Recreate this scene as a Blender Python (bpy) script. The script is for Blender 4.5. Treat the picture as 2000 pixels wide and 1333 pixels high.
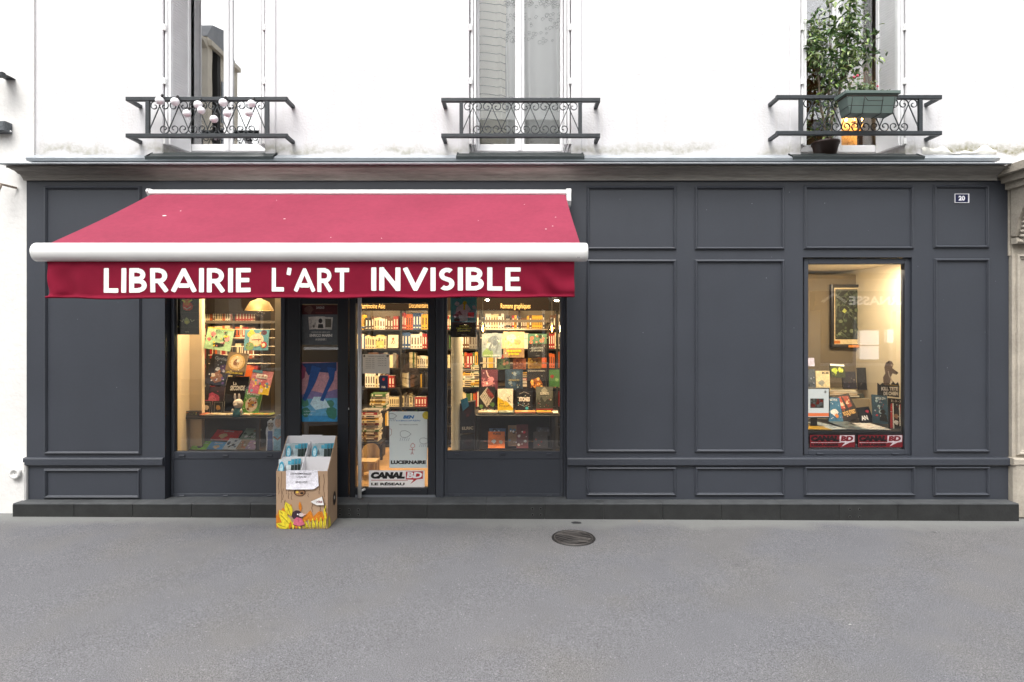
import bpy, math, random
from mathutils import Vector, Matrix
from math import radians as R, sin, cos, pi

for _o in list(bpy.data.objects): bpy.data.objects.remove(_o)
SC = bpy.context.scene
COL = SC.collection

# ------------------------------------------------------------------ camera
CAM_D = 5.6          # metres from the painted shopfront to the lens
CAM_Z = 1.825
HOR = 640.0          # row of the eye level in the 2000 px photograph
cd = bpy.data.cameras.new('camera'); cam = bpy.data.objects.new('camera', cd); COL.objects.link(cam)
cam.location = (0, -CAM_D, CAM_Z); cam.rotation_euler = (R(90), 0, 0)
cd.sensor_fit = 'HORIZONTAL'; cd.sensor_width = 36.0; cd.lens = 36.0 * CAM_D / 10.0
cd.shift_y = -(666.5 - HOR) / 2000.0
cd.clip_start = 0.05; cd.clip_end = 600
SC.camera = cam

# ------------------------------------------------------------------ sky, sun, exposure
w = bpy.data.worlds.new('World'); SC.world = w; w.use_nodes = True
nt = w.node_tree; nt.nodes.clear()
wo = nt.nodes.new('ShaderNodeOutputWorld'); bg = nt.nodes.new('ShaderNodeBackground')
sky = nt.nodes.new('ShaderNodeTexSky'); sky.sky_type = 'NISHITA'; sky.sun_disc = False
sky.sun_elevation = R(58); sky.sun_rotation = R(200); sky.air_density = 1.6; sky.dust_density = 4.0; sky.ozone_density = 1.0
hs = nt.nodes.new('ShaderNodeHueSaturation'); hs.inputs['Saturation'].default_value = 0.16
nt.links.new(sky.outputs[0], hs.inputs['Color']); nt.links.new(hs.outputs[0], bg.inputs['Color'])
bg.inputs['Strength'].default_value = 0.15
nt.links.new(bg.outputs[0], wo.inputs['Surface'])
sd = bpy.data.lights.new('sun', 'SUN'); sd.energy = 0.7; sd.angle = R(30); sd.color = (1.0, 0.97, 0.93)
sun = bpy.data.objects.new('sun', sd); COL.objects.link(sun)
sun.location = (-3, -8, 14); sun.rotation_euler = (R(32), 0, R(-20))
SC.view_settings.view_transform = 'Standard'; SC.view_settings.look = 'None'
SC.view_settings.gamma = 1; SC.view_settings.use_curve_mapping = False
SC.view_settings.exposure = 1.3
SC.render.engine = 'CYCLES'
SC.cycles.max_bounces = 8; SC.cycles.diffuse_bounces = 4; SC.cycles.glossy_bounces = 4
SC.cycles.transparent_max_bounces = 16; SC.cycles.caustics_reflective = False; SC.cycles.caustics_refractive = False
SC.cycles.use_denoising = True

# ------------------------------------------------------------------ helpers
def W(px, py, Y=0.0):
    s = (CAM_D + Y) / CAM_D
    return Vector(((px - 1000) * .005 * s, Y, CAM_Z + (HOR - py) * .005 * s))
def X_(px, Y=0.0): return (px - 1000) * .005 * (CAM_D + Y) / CAM_D
def Z_(py, Y=0.0): return CAM_Z + (HOR - py) * .005 * (CAM_D + Y) / CAM_D
def gz(x): return -0.0045 * x                    # the pavement falls gently to the right

def lin(c):
    if isinstance(c, str):
        c = c.lstrip('#'); c = [int(c[i:i+2], 16) / 255 for i in (0, 2, 4)]
        c = [v / 12.92 if v <= .04045 else ((v + .055) / 1.055) ** 2.4 for v in c]
    return (c[0], c[1], c[2], 1)
_M = {}
def mat(name, col=(.5, .5, .5), rough=.6, metal=0, var=0, vscale=8, bump=0, bscale=60, spec=.5, emit=None, estr=0, var2=0, v2scale=120, col2=None, sheen=0, stretch=None):
    if name in _M: return _M[name]
    m = bpy.data.materials.new(name); m.use_nodes = True; _M[name] = m
    n = m.node_tree.nodes; l = m.node_tree.links; b = n['Principled BSDF']
    c = lin(col); b.inputs['Base Color'].default_value = c
    b.inputs['Roughness'].default_value = rough; b.inputs['Metallic'].default_value = metal
    b.inputs['Specular IOR Level'].default_value = spec
    if sheen: b.inputs['Sheen Weight'].default_value = sheen
    if emit is not None:
        b.inputs['Emission Color'].default_value = lin(emit); b.inputs['Emission Strength'].default_value = estr
    if var or bump or var2:
        tc = n.new('ShaderNodeTexCoord'); src = tc.outputs['Object']
        if stretch:
            mp = n.new('ShaderNodeMapping'); mp.inputs['Scale'].default_value = stretch; l.new(src, mp.inputs[0]); src = mp.outputs[0]
        cur = None
        for (vv, sc) in ((var, vscale), (var2, v2scale)):
            if not vv: continue
            t = n.new('ShaderNodeTexNoise'); t.inputs['Scale'].default_value = sc; t.inputs['Detail'].default_value = 5; t.inputs['Roughness'].default_value = .6
            l.new(src, t.inputs['Vector'])
            mr = n.new('ShaderNodeMapRange'); mr.inputs['From Min'].default_value = .3; mr.inputs['From Max'].default_value = .7
            mr.inputs['To Min'].default_value = 1 - vv; mr.inputs['To Max'].default_value = 1 + vv * .7
            l.new(t.outputs['Fac'], mr.inputs['Value'])
            mx = n.new('ShaderNodeMix'); mx.data_type = 'RGBA'; mx.blend_type = 'MULTIPLY'; mx.inputs[0].default_value = 1
            if cur is None:
                if col2 is not None:
                    m2 = n.new('ShaderNodeMix'); m2.data_type = 'RGBA'; m2.inputs[6].default_value = c; m2.inputs[7].default_value = lin(col2)
                    t2 = n.new('ShaderNodeTexNoise'); t2.inputs['Scale'].default_value = sc * .5; t2.inputs['Detail'].default_value = 6; l.new(src, t2.inputs['Vector'])
                    r2 = n.new('ShaderNodeMapRange'); r2.inputs['From Min'].default_value = .45; r2.inputs['From Max'].default_value = .65; l.new(t2.outputs['Fac'], r2.inputs['Value'])
                    l.new(r2.outputs[0], m2.inputs[0]); l.new(m2.outputs[2], mx.inputs[6])
                else: mx.inputs[6].default_value = c
            else: l.new(cur, mx.inputs[6])
            l.new(mr.outputs[0], mx.inputs[7]); cur = mx.outputs[2]
        if cur is not None: l.new(cur, b.inputs['Base Color'])
        if bump:
            t = n.new('ShaderNodeTexNoise'); t.inputs['Scale'].default_value = bscale; t.inputs['Detail'].default_value = 4
            l.new(src, t.inputs['Vector']); bp = n.new('ShaderNodeBump'); bp.inputs['Strength'].default_value = bump; bp.inputs['Distance'].default_value = .01
            l.new(t.outputs['Fac'], bp.inputs['Height']); l.new(bp.outputs[0], b.inputs['Normal'])
    return m
def ink(col, rough=.45):
    return mat('ink_' + (col if isinstance(col, str) else '%.2f_%.2f_%.2f' % tuple(col)), col, rough, var=.22, vscale=28, var2=.2, v2scale=90)
def glass(name, add=.02, mul=1.6, tint=(1, 1, 1), rough=0.0, wav=0):
    if name in _M: return _M[name]
    m = bpy.data.materials.new(name); m.use_nodes = True; _M[name] = m
    n = m.node_tree.nodes; l = m.node_tree.links; n.clear()
    o = n.new('ShaderNodeOutputMaterial'); mx = n.new('ShaderNodeMixShader'); t = n.new('ShaderNodeBsdfTransparent'); g = n.new('ShaderNodeBsdfGlossy')
    t.inputs[0].default_value = (*tint, 1); g.inputs['Roughness'].default_value = rough
    f = n.new('ShaderNodeFresnel'); f.inputs['IOR'].default_value = 1.5
    ma = n.new('ShaderNodeMath'); ma.operation = 'MULTIPLY_ADD'; ma.inputs[1].default_value = mul; ma.inputs[2].default_value = add; ma.use_clamp = True
    l.new(f.outputs[0], ma.inputs[0]); l.new(ma.outputs[0], mx.inputs[0]); l.new(t.outputs[0], mx.inputs[1]); l.new(g.outputs[0], mx.inputs[2]); l.new(mx.outputs[0], o.inputs[0])
    if wav:
        tc = n.new('ShaderNodeTexCoord'); nz = n.new('ShaderNodeTexNoise'); nz.inputs['Scale'].default_value = 1.7; nz.inputs['Detail'].default_value = 1
        l.new(tc.outputs['Object'], nz.inputs['Vector']); bp = n.new('ShaderNodeBump'); bp.inputs['Strength'].default_value = wav; bp.inputs['Distance'].default_value = .01
        l.new(nz.outputs['Fac'], bp.inputs['Height']); l.new(bp.outputs[0], g.inputs['Normal'])
    return m

def org(p):
    v = Vector((0, 0, 0))
    while p is not None: v = v + Vector(p.location); p = p.parent
    return v
def thing(name, label, cat, loc=(0, 0, 0), group=None, rot=(0, 0, 0)):
    o = bpy.data.objects.new(name, None); COL.objects.link(o); o.location = loc; o.rotation_euler = rot
    o.empty_display_size = .1
    o['label'] = label; o['category'] = cat
    if group: o['group'] = group
    return o
class MB:
    def __init__(s): s.v = []; s.f = []; s.mi = []; s.m = []; s.sm = []
    def k(s, m):
        if m not in s.m: s.m.append(m)
        return s.m.index(m)
    def add(s, vs, fs, m, smooth=False):
        b = len(s.v); s.v += [tuple(v) for v in vs]; k = s.k(m)
        for f in fs: s.f.append(tuple(b + i for i in f)); s.mi.append(k); s.sm.append(smooth)
        return s
    def box(s, a, b, m, bev=0):
        x0, x1 = sorted((a[0], b[0])); y0, y1 = sorted((a[1], b[1])); z0, z1 = sorted((a[2], b[2]))
        if bev and bev * 2.2 < min(x1 - x0, y1 - y0, z1 - z0):
            e = bev; vs = []; 
            for (dx, dz, y) in ((0, 1, 0), (0, 0, 1), (1, 0, 1), ):
                pass
            # bevelled on the front (street) side and all long edges seen from the street
            ring = lambda i, y: [(x0 + i, y, z0 + i), (x1 - i, y, z0 + i), (x1 - i, y, z1 - i), (x0 + i, y, z1 - i)]
            vs = ring(e, y0) + ring(0, y0 + e) + ring(0, y1)
            fs = [(0, 1, 2, 3), (11, 10, 9, 8)]
            for r in (0, 4):
                for i in range(4):
                    j = (i + 1) % 4; fs.append((r + i, r + 4 + i, r + 4 + j, r + j))
            return s.add(vs, fs, m)
        vs = [(x0, y0, z0), (x1, y0, z0), (x1, y1, z0), (x0, y1, z0), (x0, y0, z1), (x1, y0, z1), (x1, y1, z1), (x0, y1, z1)]
        return s.add(vs, [(0, 3, 2, 1), (4, 5, 6, 7), (0, 1, 5, 4), (2, 3, 7, 6), (1, 2, 6, 5), (3, 0, 4, 7)], m)
    def quad(s, a, b, c, d, m): return s.add([a, b, c, d], [(0, 1, 2, 3)], m)
    def bar(s, a, b, r, m, n=8, r2=None, smooth=True, cap=True):
        return s.tube([a, b], r, m, n, smooth=smooth, radii=[r, r if r2 is None else r2], cap=cap)
    def tube(s, pts, r, m, n=6, smooth=True, radii=None, cap=True):
        pts = [Vector(p) for p in pts]; N = len(pts); vs = []; fs = []
        up = Vector((0.13, 0.21, 1)).normalized()
        for i, p in enumerate(pts):
            d = (pts[min(i + 1, N - 1)] - pts[max(i - 1, 0)]).normalized()
            a = d.cross(up)
            if a.length < .1: a = d.cross(Vector((1, 0.1, 0)))
            a.normalize(); b = d.cross(a).normalized(); q = radii[i] if radii else r
            for k in range(n):
                t = 2 * pi * k / n; vs.append(p + a * cos(t) * q + b * sin(t) * q)
        for i in range(N - 1):
            for k in range(n):
                k2 = (k + 1) % n; fs.append((i * n + k, i * n + k2, (i + 1) * n + k2, (i + 1) * n + k))
        if cap: fs.append(tuple(range(n))[::-1]); fs.append(tuple((N - 1) * n + k for k in range(n)))
        return s.add(vs, fs, m, smooth)
    def flatbar(s, pts, wd, th, m):
        # ribbon of square iron in the XZ plane, pts at constant Y
        pts = [Vector(p) for p in pts]; N = len(pts); vs = []; fs = []
        for i, p in enumerate(pts):
            d = (pts[min(i + 1, N - 1)] - pts[max(i - 1, 0)]).normalized(); a = Vector((-d.z, 0, d.x)) * wd / 2
            for q in (p + a, p - a):
                vs.append(q + Vector((0, -th / 2, 0))); vs.append(q + Vector((0, th / 2, 0)))
        for i in range(N - 1):
            b = i * 4; c = b + 4
            fs += [(b, b + 2, c + 2, c), (b + 1, c + 1, c + 3, b + 3), (b, c, c + 1, b + 1), (b + 2, b + 3, c + 3, c + 2)]
        fs += [(0, 1, 3, 2), ((N - 1) * 4, (N - 1) * 4 + 2, (N - 1) * 4 + 3, (N - 1) * 4 + 1)]
        return s.add(vs, fs, m)
    def ball(s, c, r, m, n=12, k=8, sc=(1, 1, 1)):
        vs = []; fs = []
        for i in range(k + 1):
            a = pi * i / k
            for j in range(n):
                t = 2 * pi * j / n; vs.append((c[0] + r * sc[0] * sin(a) * cos(t), c[1] + r * sc[1] * sin(a) * sin(t), c[2] + r * sc[2] * cos(a)))
        for i in range(k):
            for j in range(n):
                j2 = (j + 1) % n; fs.append((i * n + j, (i + 1) * n + j, (i + 1) * n + j2, i * n + j2))
        return s.add(vs, fs, m, True)
    def lathe(s, c, prof, m, n=20, smooth=True, axis='z'):
        vs = []; fs = []
        for (r, h) in prof:
            for j in range(n):
                t = 2 * pi * j / n
                if axis == 'z': vs.append((c[0] + r * cos(t), c[1] + r * sin(t), c[2] + h))
                else: vs.append((c[0] + r * cos(t), c[1] + h, c[2] + r * sin(t)))
        for i in range(len(prof) - 1):
            for j in range(n):
                j2 = (j + 1) % n; fs.append((i * n + j, i * n + j2, (i + 1) * n + j2, (i + 1) * n + j))
        return s.add(vs, fs, m, smooth)
    def extx(s, x0, x1, prof, m, cap=True):
        # profile of (y, z) swept along X
        n = len(prof); vs = [(x0, y, z) for y, z in prof] + [(x1, y, z) for y, z in prof]
        fs = [(i, (i + 1) % n, n + (i + 1) % n, n + i) for i in range(n)]
        if cap: fs += [tuple(range(n))[::-1], tuple(range(n, 2 * n))]
        return s.add(vs, fs, m)
    def ring(s, x0, x1, z0, z1, Y, prof, m):
        # mitred picture-frame moulding; profile (inset, towards the street)
        vs = []; fs = []; n = len(prof)
        for (t, h) in prof:
            vs += [(x0 + t, Y - h, z0 + t), (x1 - t, Y - h, z0 + t), (x1 - t, Y - h, z1 - t), (x0 + t, Y - h, z1 - t)]
        for i in range(n - 1):
            for k in range(4):
                k2 = (k + 1) % 4; fs.append((i * 4 + k, i * 4 + k2, i * 4 + 4 + k2, i * 4 + 4 + k))
        return s.add(vs, fs, m)
    def sheet(s, fn, nu, nv, m, smooth=True):
        vs = [fn(i / nu, j / nv) for j in range(nv + 1) for i in range(nu + 1)]
        fs = [(j * (nu + 1) + i, j * (nu + 1) + i + 1, (j + 1) * (nu + 1) + i + 1, (j + 1) * (nu + 1) + i) for j in range(nv) for i in range(nu)]
        return s.add(vs, fs, m, smooth)
    def wall(s, x0, x1, z0, z1, Y, th, holes, m, mr=None):
        # wall slab with rectangular openings: front, back, reveals
        xs = sorted({x0, x1} | {h[0] for h in holes} | {h[1] for h in holes}); zs = sorted({z0, z1} | {h[2] for h in holes} | {h[3] for h in holes})
        for i in range(len(xs) - 1):
            for j in range(len(zs) - 1):
                a, b, c, d = xs[i], xs[i + 1], zs[j], zs[j + 1]; mx_, mz_ = (a + b) / 2, (c + d) / 2
                if mx_ < x0 or mx_ > x1 or mz_ < z0 or mz_ > z1: continue
                if any(h[0] < mx_ < h[1] and h[2] < mz_ < h[3] for h in holes): continue
                s.quad((a, Y, c), (b, Y, c), (b, Y, d), (a, Y, d), m)
                s.quad((b, Y + th, c), (a, Y + th, c), (a, Y + th, d), (b, Y + th, d), m)
        for (a, b, c, d) in list(holes) + [(x1, x0, z1, z0)]:
            q = mr or m
            s.quad((a, Y, c), (a, Y, d), (a, Y + th, d), (a, Y + th, c), q); s.quad((b, Y, d), (b, Y, c), (b, Y + th, c), (b, Y + th, d), q)
            s.quad((b, Y, c), (a, Y, c), (a, Y + th, c), (b, Y + th, c), q); s.quad((a, Y, d), (b, Y, d), (b, Y + th, d), (a, Y + th, d), q)
        return s
    def mesh(s, name, off=Vector((0, 0, 0))):
        me = bpy.data.meshes.new(name); me.from_pydata([(v[0] - off.x, v[1] - off.y, v[2] - off.z) for v in s.v], [], s.f)
        for m in s.m: me.materials.append(m)
        me.polygons.foreach_set('material_index', s.mi); me.polygons.foreach_set('use_smooth', s.sm); me.update()
        return me
    def build(s, name, parent=None, local=False, kind=None, label=None):
        o = bpy.data.objects.new(name, s.mesh(name, Vector((0, 0, 0)) if local else org(parent))); COL.objects.link(o)
        if parent is not None: o.parent = parent
        if kind: o['kind'] = kind
        if label: o['label'] = label
        return o
    def solo(s, name, label, cat, group=None, kind=None):
        # a thing that is one mesh: origin at the bottom centre of its box
        xs = [v[0] for v in s.v]; ys = [v[1] for v in s.v]; zs = [v[2] for v in s.v]
        c = Vector(((min(xs) + max(xs)) / 2, (min(ys) + max(ys)) / 2, min(zs)))
        o = bpy.data.objects.new(name, s.mesh(name, c)); COL.objects.link(o); o.location = c
        o['label'] = label; o['category'] = cat
        if group: o['group'] = group
        if kind: o['kind'] = kind
        return o
def shape(name, meshdata, parent, loc):
    o = bpy.data.objects.new(name, meshdata); COL.objects.link(o); o.parent = parent; o.location = loc; return o

# ---- lettering and flat print -------------------------------------------------
_T = {}
def textmesh(s, bold=.0, shear=0.0, space=1.0):
    key = (s, bold, shear, space)
    if key in _T: return _T[key]
    cu = bpy.data.curves.new('t', 'FONT'); cu.body = s; cu.offset = bold; cu.shear = shear; cu.space_character = space
    cu.resolution_u = 4; cu.fill_mode = 'FRONT'
    o = bpy.data.objects.new('t', cu); COL.objects.link(o); bpy.context.view_layer.update()
    dg = bpy.context.evaluated_depsgraph_get(); me = bpy.data.meshes.new_from_object(o.evaluated_get(dg), depsgraph=dg)
    vs = [(v.co.x, v.co.y) for v in me.vertices]; fs = [tuple(p.vertices) for p in me.polygons]
    bpy.data.objects.remove(o); bpy.data.curves.remove(cu); bpy.data.meshes.remove(me)
    if vs:
        x0 = min(v[0] for v in vs); x1 = max(v[0] for v in vs); y0 = min(v[1] for v in vs); y1 = max(v[1] for v in vs)
        vs = [((v[0] - x0) / (x1 - x0 or 1), (v[1] - y0) / (y1 - y0 or 1)) for v in vs]
        f2 = []
        for f in fs:
            a = sum(vs[f[i]][0] * vs[f[(i + 1) % len(f)]][1] - vs[f[(i + 1) % len(f)]][0] * vs[f[i]][1] for i in range(len(f)))
            f2.append(f if a > 0 else f[::-1])
        fs = f2
    _T[key] = (vs, fs); return _T[key]
class Print:
    """flat print laid on a surface: o bottom-left corner, u right edge, v up edge; every mark lies a hair above the one before"""
    def __init__(s, o, u, v, eps=.00025, start=.0004):
        s.o, s.u, s.v = Vector(o), Vector(u), Vector(v); s.n = s.u.cross(s.v).normalized(); s.eps = eps; s.h = start; s.mb = MB(); s.asp = s.u.length / s.v.length
    def pt(s, a, b): return s.o + s.u * a + s.v * b + s.n * s.h
    def poly(s, pts, c):
        a = sum(pts[i][0] * pts[(i + 1) % len(pts)][1] - pts[(i + 1) % len(pts)][0] * pts[i][1] for i in range(len(pts)))
        if a < 0: pts = pts[::-1]
        m = ink(c) if isinstance(c, (str, tuple)) else c
        s.mb.add([s.pt(*p) for p in pts], [tuple(range(len(pts)))], m); s.h += s.eps; return s
    def rect(s, x0, y0, x1, y1, c): return s.poly([(x0, y0), (x1, y0), (x1, y1), (x0, y1)], c)
    def oval(s, cx, cy, rx, ry, c, n=14): return s.poly([(cx + rx * cos(2 * pi * i / n), cy + ry * sin(2 * pi * i / n)) for i in range(n)], c)
    def blob(s, cx, cy, r, c, seed=0, n=11, j=.35):
        g = random.Random(seed); pts = []
        for i in range(n):
            q = r * (1 - j * g.random()); t = 2 * pi * i / n
            pts.append((min(.98, max(.02, cx + q * cos(t))), min(.98, max(.02, cy + q * s.asp * sin(t)))))
        ctr = (cx, cy); m = ink(c) if isinstance(c, (str, tuple)) else c
        cx_, cy_ = min(.97, max(.03, cx)), min(.97, max(.03, cy))
        s.mb.add([s.pt(cx_, cy_)] + [s.pt(*p) for p in pts], [(0, i + 1, (i + 1) % n + 1) for i in range(n)], m); s.h += s.eps; return s
    def scatter(s, cnt, seed, cols, x0, y0, x1, y1, r0, r1):
        g = random.Random(seed)
        for i in range(cnt): s.blob(g.uniform(x0, x1), g.uniform(y0, y1), g.uniform(r0, r1), g.choice(cols), g.random(), 7)
        return s
    def stroke(s, pts, wd, c):
        # wd in units of u
        P = [Vector((p[0] * s.u.length, p[1] * s.v.length)) for p in pts]; N = len(P); wd *= s.u.length; vs = []
        for i in range(N):
            d = (P[min(i + 1, N - 1)] - P[max(i - 1, 0)]); d.normalize() if d.length else None
            a = Vector((-d.y, d.x)) * wd / 2
            for q in (P[i] + a, P[i] - a): vs.append(s.pt(q.x / s.u.length, q.y / s.v.length))
        s.mb.add(vs, [(2 * i, 2 * i + 1, 2 * i + 3, 2 * i + 2) for i in range(N - 1)], ink(c) if isinstance(c, (str, tuple)) else c); s.h += s.eps; return s
    def text(s, t, x0, y0, x1, y1, c, bold=.02, shear=0):
        vs, fs = textmesh(t, bold, shear)
        s.mb.add([s.pt(x0 + (x1 - x0) * a, y0 + (y1 - y0) * b) for a, b in vs], fs, ink(c) if isinstance(c, (str, tuple)) else c); s.h += s.eps; return s
    def ops(s, L):
        for o in L:
            k = o[0]
            {'r': s.rect, 'o': s.oval, 'p': s.poly, 't': s.text, 's': s.stroke, 'b': s.blob, 'n': s.scatter}[k](*o[1:])
        return s
    def build(s, name, parent, local=False, label=None): return s.mb.build(name, parent, local, label=label)

# ------------------------------------------------------------------ materials
PAINT = mat('charcoal_blue_paint', (.041, .046, .058), .40, var=.08, vscale=1.6, bump=.07, bscale=160, var2=.05, v2scale=45)
def specks(m, sc, col, thr, amt, nsc=5):
    # small pale scuffs and splashes scattered over a painted surface
    n = m.node_tree.nodes; l = m.node_tree.links; b = n['Principled BSDF']; tc = n.new('ShaderNodeTexCoord')
    v = n.new('ShaderNodeTexVoronoi'); v.inputs['Scale'].default_value = sc; l.new(tc.outputs['Object'], v.inputs['Vector'])
    r = n.new('ShaderNodeMapRange'); r.inputs[1].default_value = thr * .6; r.inputs[2].default_value = thr; r.inputs[3].default_value = amt; r.inputs[4].default_value = 0; l.new(v.outputs['Distance'], r.inputs[0])
    t = n.new('ShaderNodeTexNoise'); t.inputs['Scale'].default_value = nsc; l.new(tc.outputs['Object'], t.inputs['Vector'])
    r2 = n.new('ShaderNodeMapRange'); r2.inputs[1].default_value = .52; r2.inputs[2].default_value = .58; l.new(t.outputs['Fac'], r2.inputs[0])
    mm = n.new('ShaderNodeMath'); mm.operation = 'MULTIPLY'; l.new(r.outputs[0], mm.inputs[0]); l.new(r2.outputs[0], mm.inputs[1])
    x = n.new('ShaderNodeMix'); x.data_type = 'RGBA'; l.new(mm.outputs[0], x.inputs[0]); x.inputs[7].default_value = lin(col)
    if b.inputs['Base Color'].links: l.new(b.inputs['Base Color'].links[0].from_socket, x.inputs[6])
    else: x.inputs[6].default_value = b.inputs['Base Color'].default_value
    l.new(x.outputs[2], b.inputs['Base Color'])
    # faint vertical run marks, also in the gloss
    mp = n.new('ShaderNodeMapping'); mp.inputs['Scale'].default_value = (9, 9, .5); l.new(tc.outputs['Object'], mp.inputs[0]); t3 = n.new('ShaderNodeTexNoise'); t3.inputs['Scale'].default_value = 1.5; t3.inputs['Detail'].default_value = 4; l.new(mp.outputs[0], t3.inputs['Vector'])
    r3 = n.new('ShaderNodeMapRange'); r3.inputs[1].default_value = .3; r3.inputs[2].default_value = .7; r3.inputs[3].default_value = .40; r3.inputs[4].default_value = .46; l.new(t3.outputs['Fac'], r3.inputs[0]); l.new(r3.outputs[0], b.inputs['Roughness'])
specks(PAINT, 9, (.30, .32, .34), .045, .8)
PAINT_D = mat('dark_aluminium', (.016, .018, .023), .38, bump=.03, bscale=200)
PLASTER = mat('white_render', (.80, .79, .79), .9, var=.02, vscale=1.2, bump=.35, bscale=55)
STONE = mat('cornice_stone', (.31, .295, .27), .85, var=.4, vscale=5, bump=.9, bscale=26, col2=(.17, .155, .14), var2=.2, v2scale=30, stretch=(.22, 1, 2.2))
ZINC = mat('zinc_sheet', (.37, .395, .42), .6, metal=.15, var=.14, vscale=6, bump=.1, bscale=14)
IRON = mat('painted_iron', (.022, .028, .033), .5, bump=.25, bscale=90, var=.25, vscale=20)
WHITE = mat('white_joinery', (.80, .80, .81), .45, var=.05, vscale=6)
WHITEMETAL = mat('white_lacquered_metal', (.84, .84, .83), .28, var=.03, vscale=3)
TILE = mat('black_plinth_tile', (.018, .019, .019), .62, var=.35, vscale=9, bump=.15, bscale=70, var2=.12, v2scale=60)
TILETOP = mat('grey_plinth_tile', (.07, .074, .077), .6, var=.28, vscale=9, bump=.15, bscale=70)
GROUT = mat('grout', (.09, .09, .088), .9)
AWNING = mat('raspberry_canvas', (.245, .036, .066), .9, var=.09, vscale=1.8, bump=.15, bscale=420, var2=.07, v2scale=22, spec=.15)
VALANCE = mat('shaded_canvas', (.185, .008, .026), .9, var=.14, vscale=5, bump=.15, bscale=420, spec=.12)  # same canvas as above, its lesser sky light put into a darker colour
STEEL = mat('brushed_steel', (.86, .86, .85), .42, metal=.15)
GLASS = glass('shop_window_glass', .015, 1.2)
GLASS_UPS = [glass('house_window_glass_left', .42, 2.4, wav=.05), glass('house_window_glass_middle', .02, 1.0, wav=.03), glass('house_window_glass_right', .10, 1.6, wav=.05)]
BLACKM = mat('black_furniture', (.016, .015, .014), .45, var=.15, vscale=10)
BEIGE = mat('cream_wall_paint', (.66, .55, .38), .8, var=.04, vscale=2)
WOOD = mat('oak_floor', (.36, .22, .10), .45, var=.2, vscale=3, var2=.1, v2scale=40)
WOODL = mat('light_wood', (.50, .35, .18), .5, var=.15, vscale=6)
PAPER = mat('page_block', (.68, .63, .52), .85)
CARD = mat('brown_cardboard', (.40, .265, .165), .8, var=.05, vscale=6, bump=.05, bscale=120)
CARDW = mat('white_cardboard', (.78, .77, .79), .7)
# ================================================================== GROUND
def asphalt(name, base, warm, speck=.5, sc=170):
    m = bpy.data.materials.new(name); m.use_nodes = True; n = m.node_tree.nodes; l = m.node_tree.links; b = n['Principled BSDF']
    b.inputs['Roughness'].default_value = .85; b.inputs['Specular IOR Level'].default_value = .3
    tc = n.new('ShaderNodeTexCoord'); src = tc.outputs['Object']
    def noise(s, d=3, r=.6):
        t = n.new('ShaderNodeTexNoise'); t.inputs['Scale'].default_value = s; t.inputs['Detail'].default_value = d; t.inputs['Roughness'].default_value = r; l.new(src, t.inputs['Vector']); return t.outputs['Fac']
    def rng(v, a, b_, c, d):
        t = n.new('ShaderNodeMapRange'); t.inputs[1].default_value = a; t.inputs[2].default_value = b_; t.inputs[3].default_value = c; t.inputs[4].default_value = d; l.new(v, t.inputs[0]); return t.outputs[0]
    def mix(f, a, b_, mode='MIX'):
        t = n.new('ShaderNodeMix'); t.data_type = 'RGBA'; t.blend_type = mode
        if isinstance(f, float): t.inputs[0].default_value = f
        else: l.new(f, t.inputs[0])
        for i, q in ((6, a), (7, b_)):
            if isinstance(q, tuple): t.inputs[i].default_value = (*q, 1)
            else: l.new(q, t.inputs[i])
        return t.outputs[2]
    c = mix(rng(noise(.75, 4), .46, .60, 0, 1), base, warm)
    c = mix(1.0, c, rng(noise(2.6, 5, .65), .3, .7, .95, 1.05), 'MULTIPLY')
    c = mix(1.0, c, rng(noise(sc, 2, .7), .32, .68, 1 - speck, 1 + speck), 'MULTIPLY')
    # pale grit
    v = n.new('ShaderNodeTexVoronoi'); v.inputs['Scale'].default_value = 34; l.new(src, v.inputs['Vector'])
    g = rng(v.outputs['Distance'], .09, .17, .9, 0)
    gm = n.new('ShaderNodeMath'); gm.operation = 'MULTIPLY'; l.new(g, gm.inputs[0]); l.new(rng(noise(9, 2), .50, .58, 0, 1), gm.inputs[1])
    c = mix(gm.outputs[0], c, tuple(min(1, x * 2.1) for x in base))
    v2 = n.new('ShaderNodeTexVoronoi'); v2.inputs['Scale'].default_value = 1.7; l.new(src, v2.inputs['Vector'])
    c = mix(rng(v2.outputs['Distance'], .022, .04, .6, 0), c, tuple(x * .4 for x in base))
    # pale cement fillet at the foot of the plinth and damp streaks
    sx = n.new('ShaderNodeSeparateXYZ'); l.new(src, sx.inputs[0])
    ad = n.new('ShaderNodeMath'); ad.operation = 'ADD'; l.new(sx.outputs[1], ad.inputs[0]); l.new(rng(noise(1.6, 5), .3, .7, -.11, .11), ad.inputs[1])
    c = mix(rng(ad.outputs[0], -.38, -.22, 0, .72), c, (.20, .205, .195))
    c = mix(rng(noise(3.2, 6, .7), .64, .70, 0, .35), c, tuple(x * .6 for x in base))
    l.new(c, b.inputs['Base Color'])
    bp = n.new('ShaderNodeBump'); bp.inputs['Strength'].default_value = .5; bp.inputs['Distance'].default_value = .006; l.new(noise(sc * .8, 3), bp.inputs['Height']); l.new(bp.outputs[0], b.inputs['Normal'])
    return m
ASPH = asphalt('pavement_asphalt', (.136, .136, .145), (.142, .139, .140), .5, 165)
ROADM = mat('road_asphalt', (.05, .05, .052), .85, var=.2, vscale=2, bump=.3, bscale=90)
KERB = mat('granite_kerb', (.24, .235, .23), .8, var=.15, vscale=8, bump=.3, bscale=50)

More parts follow.
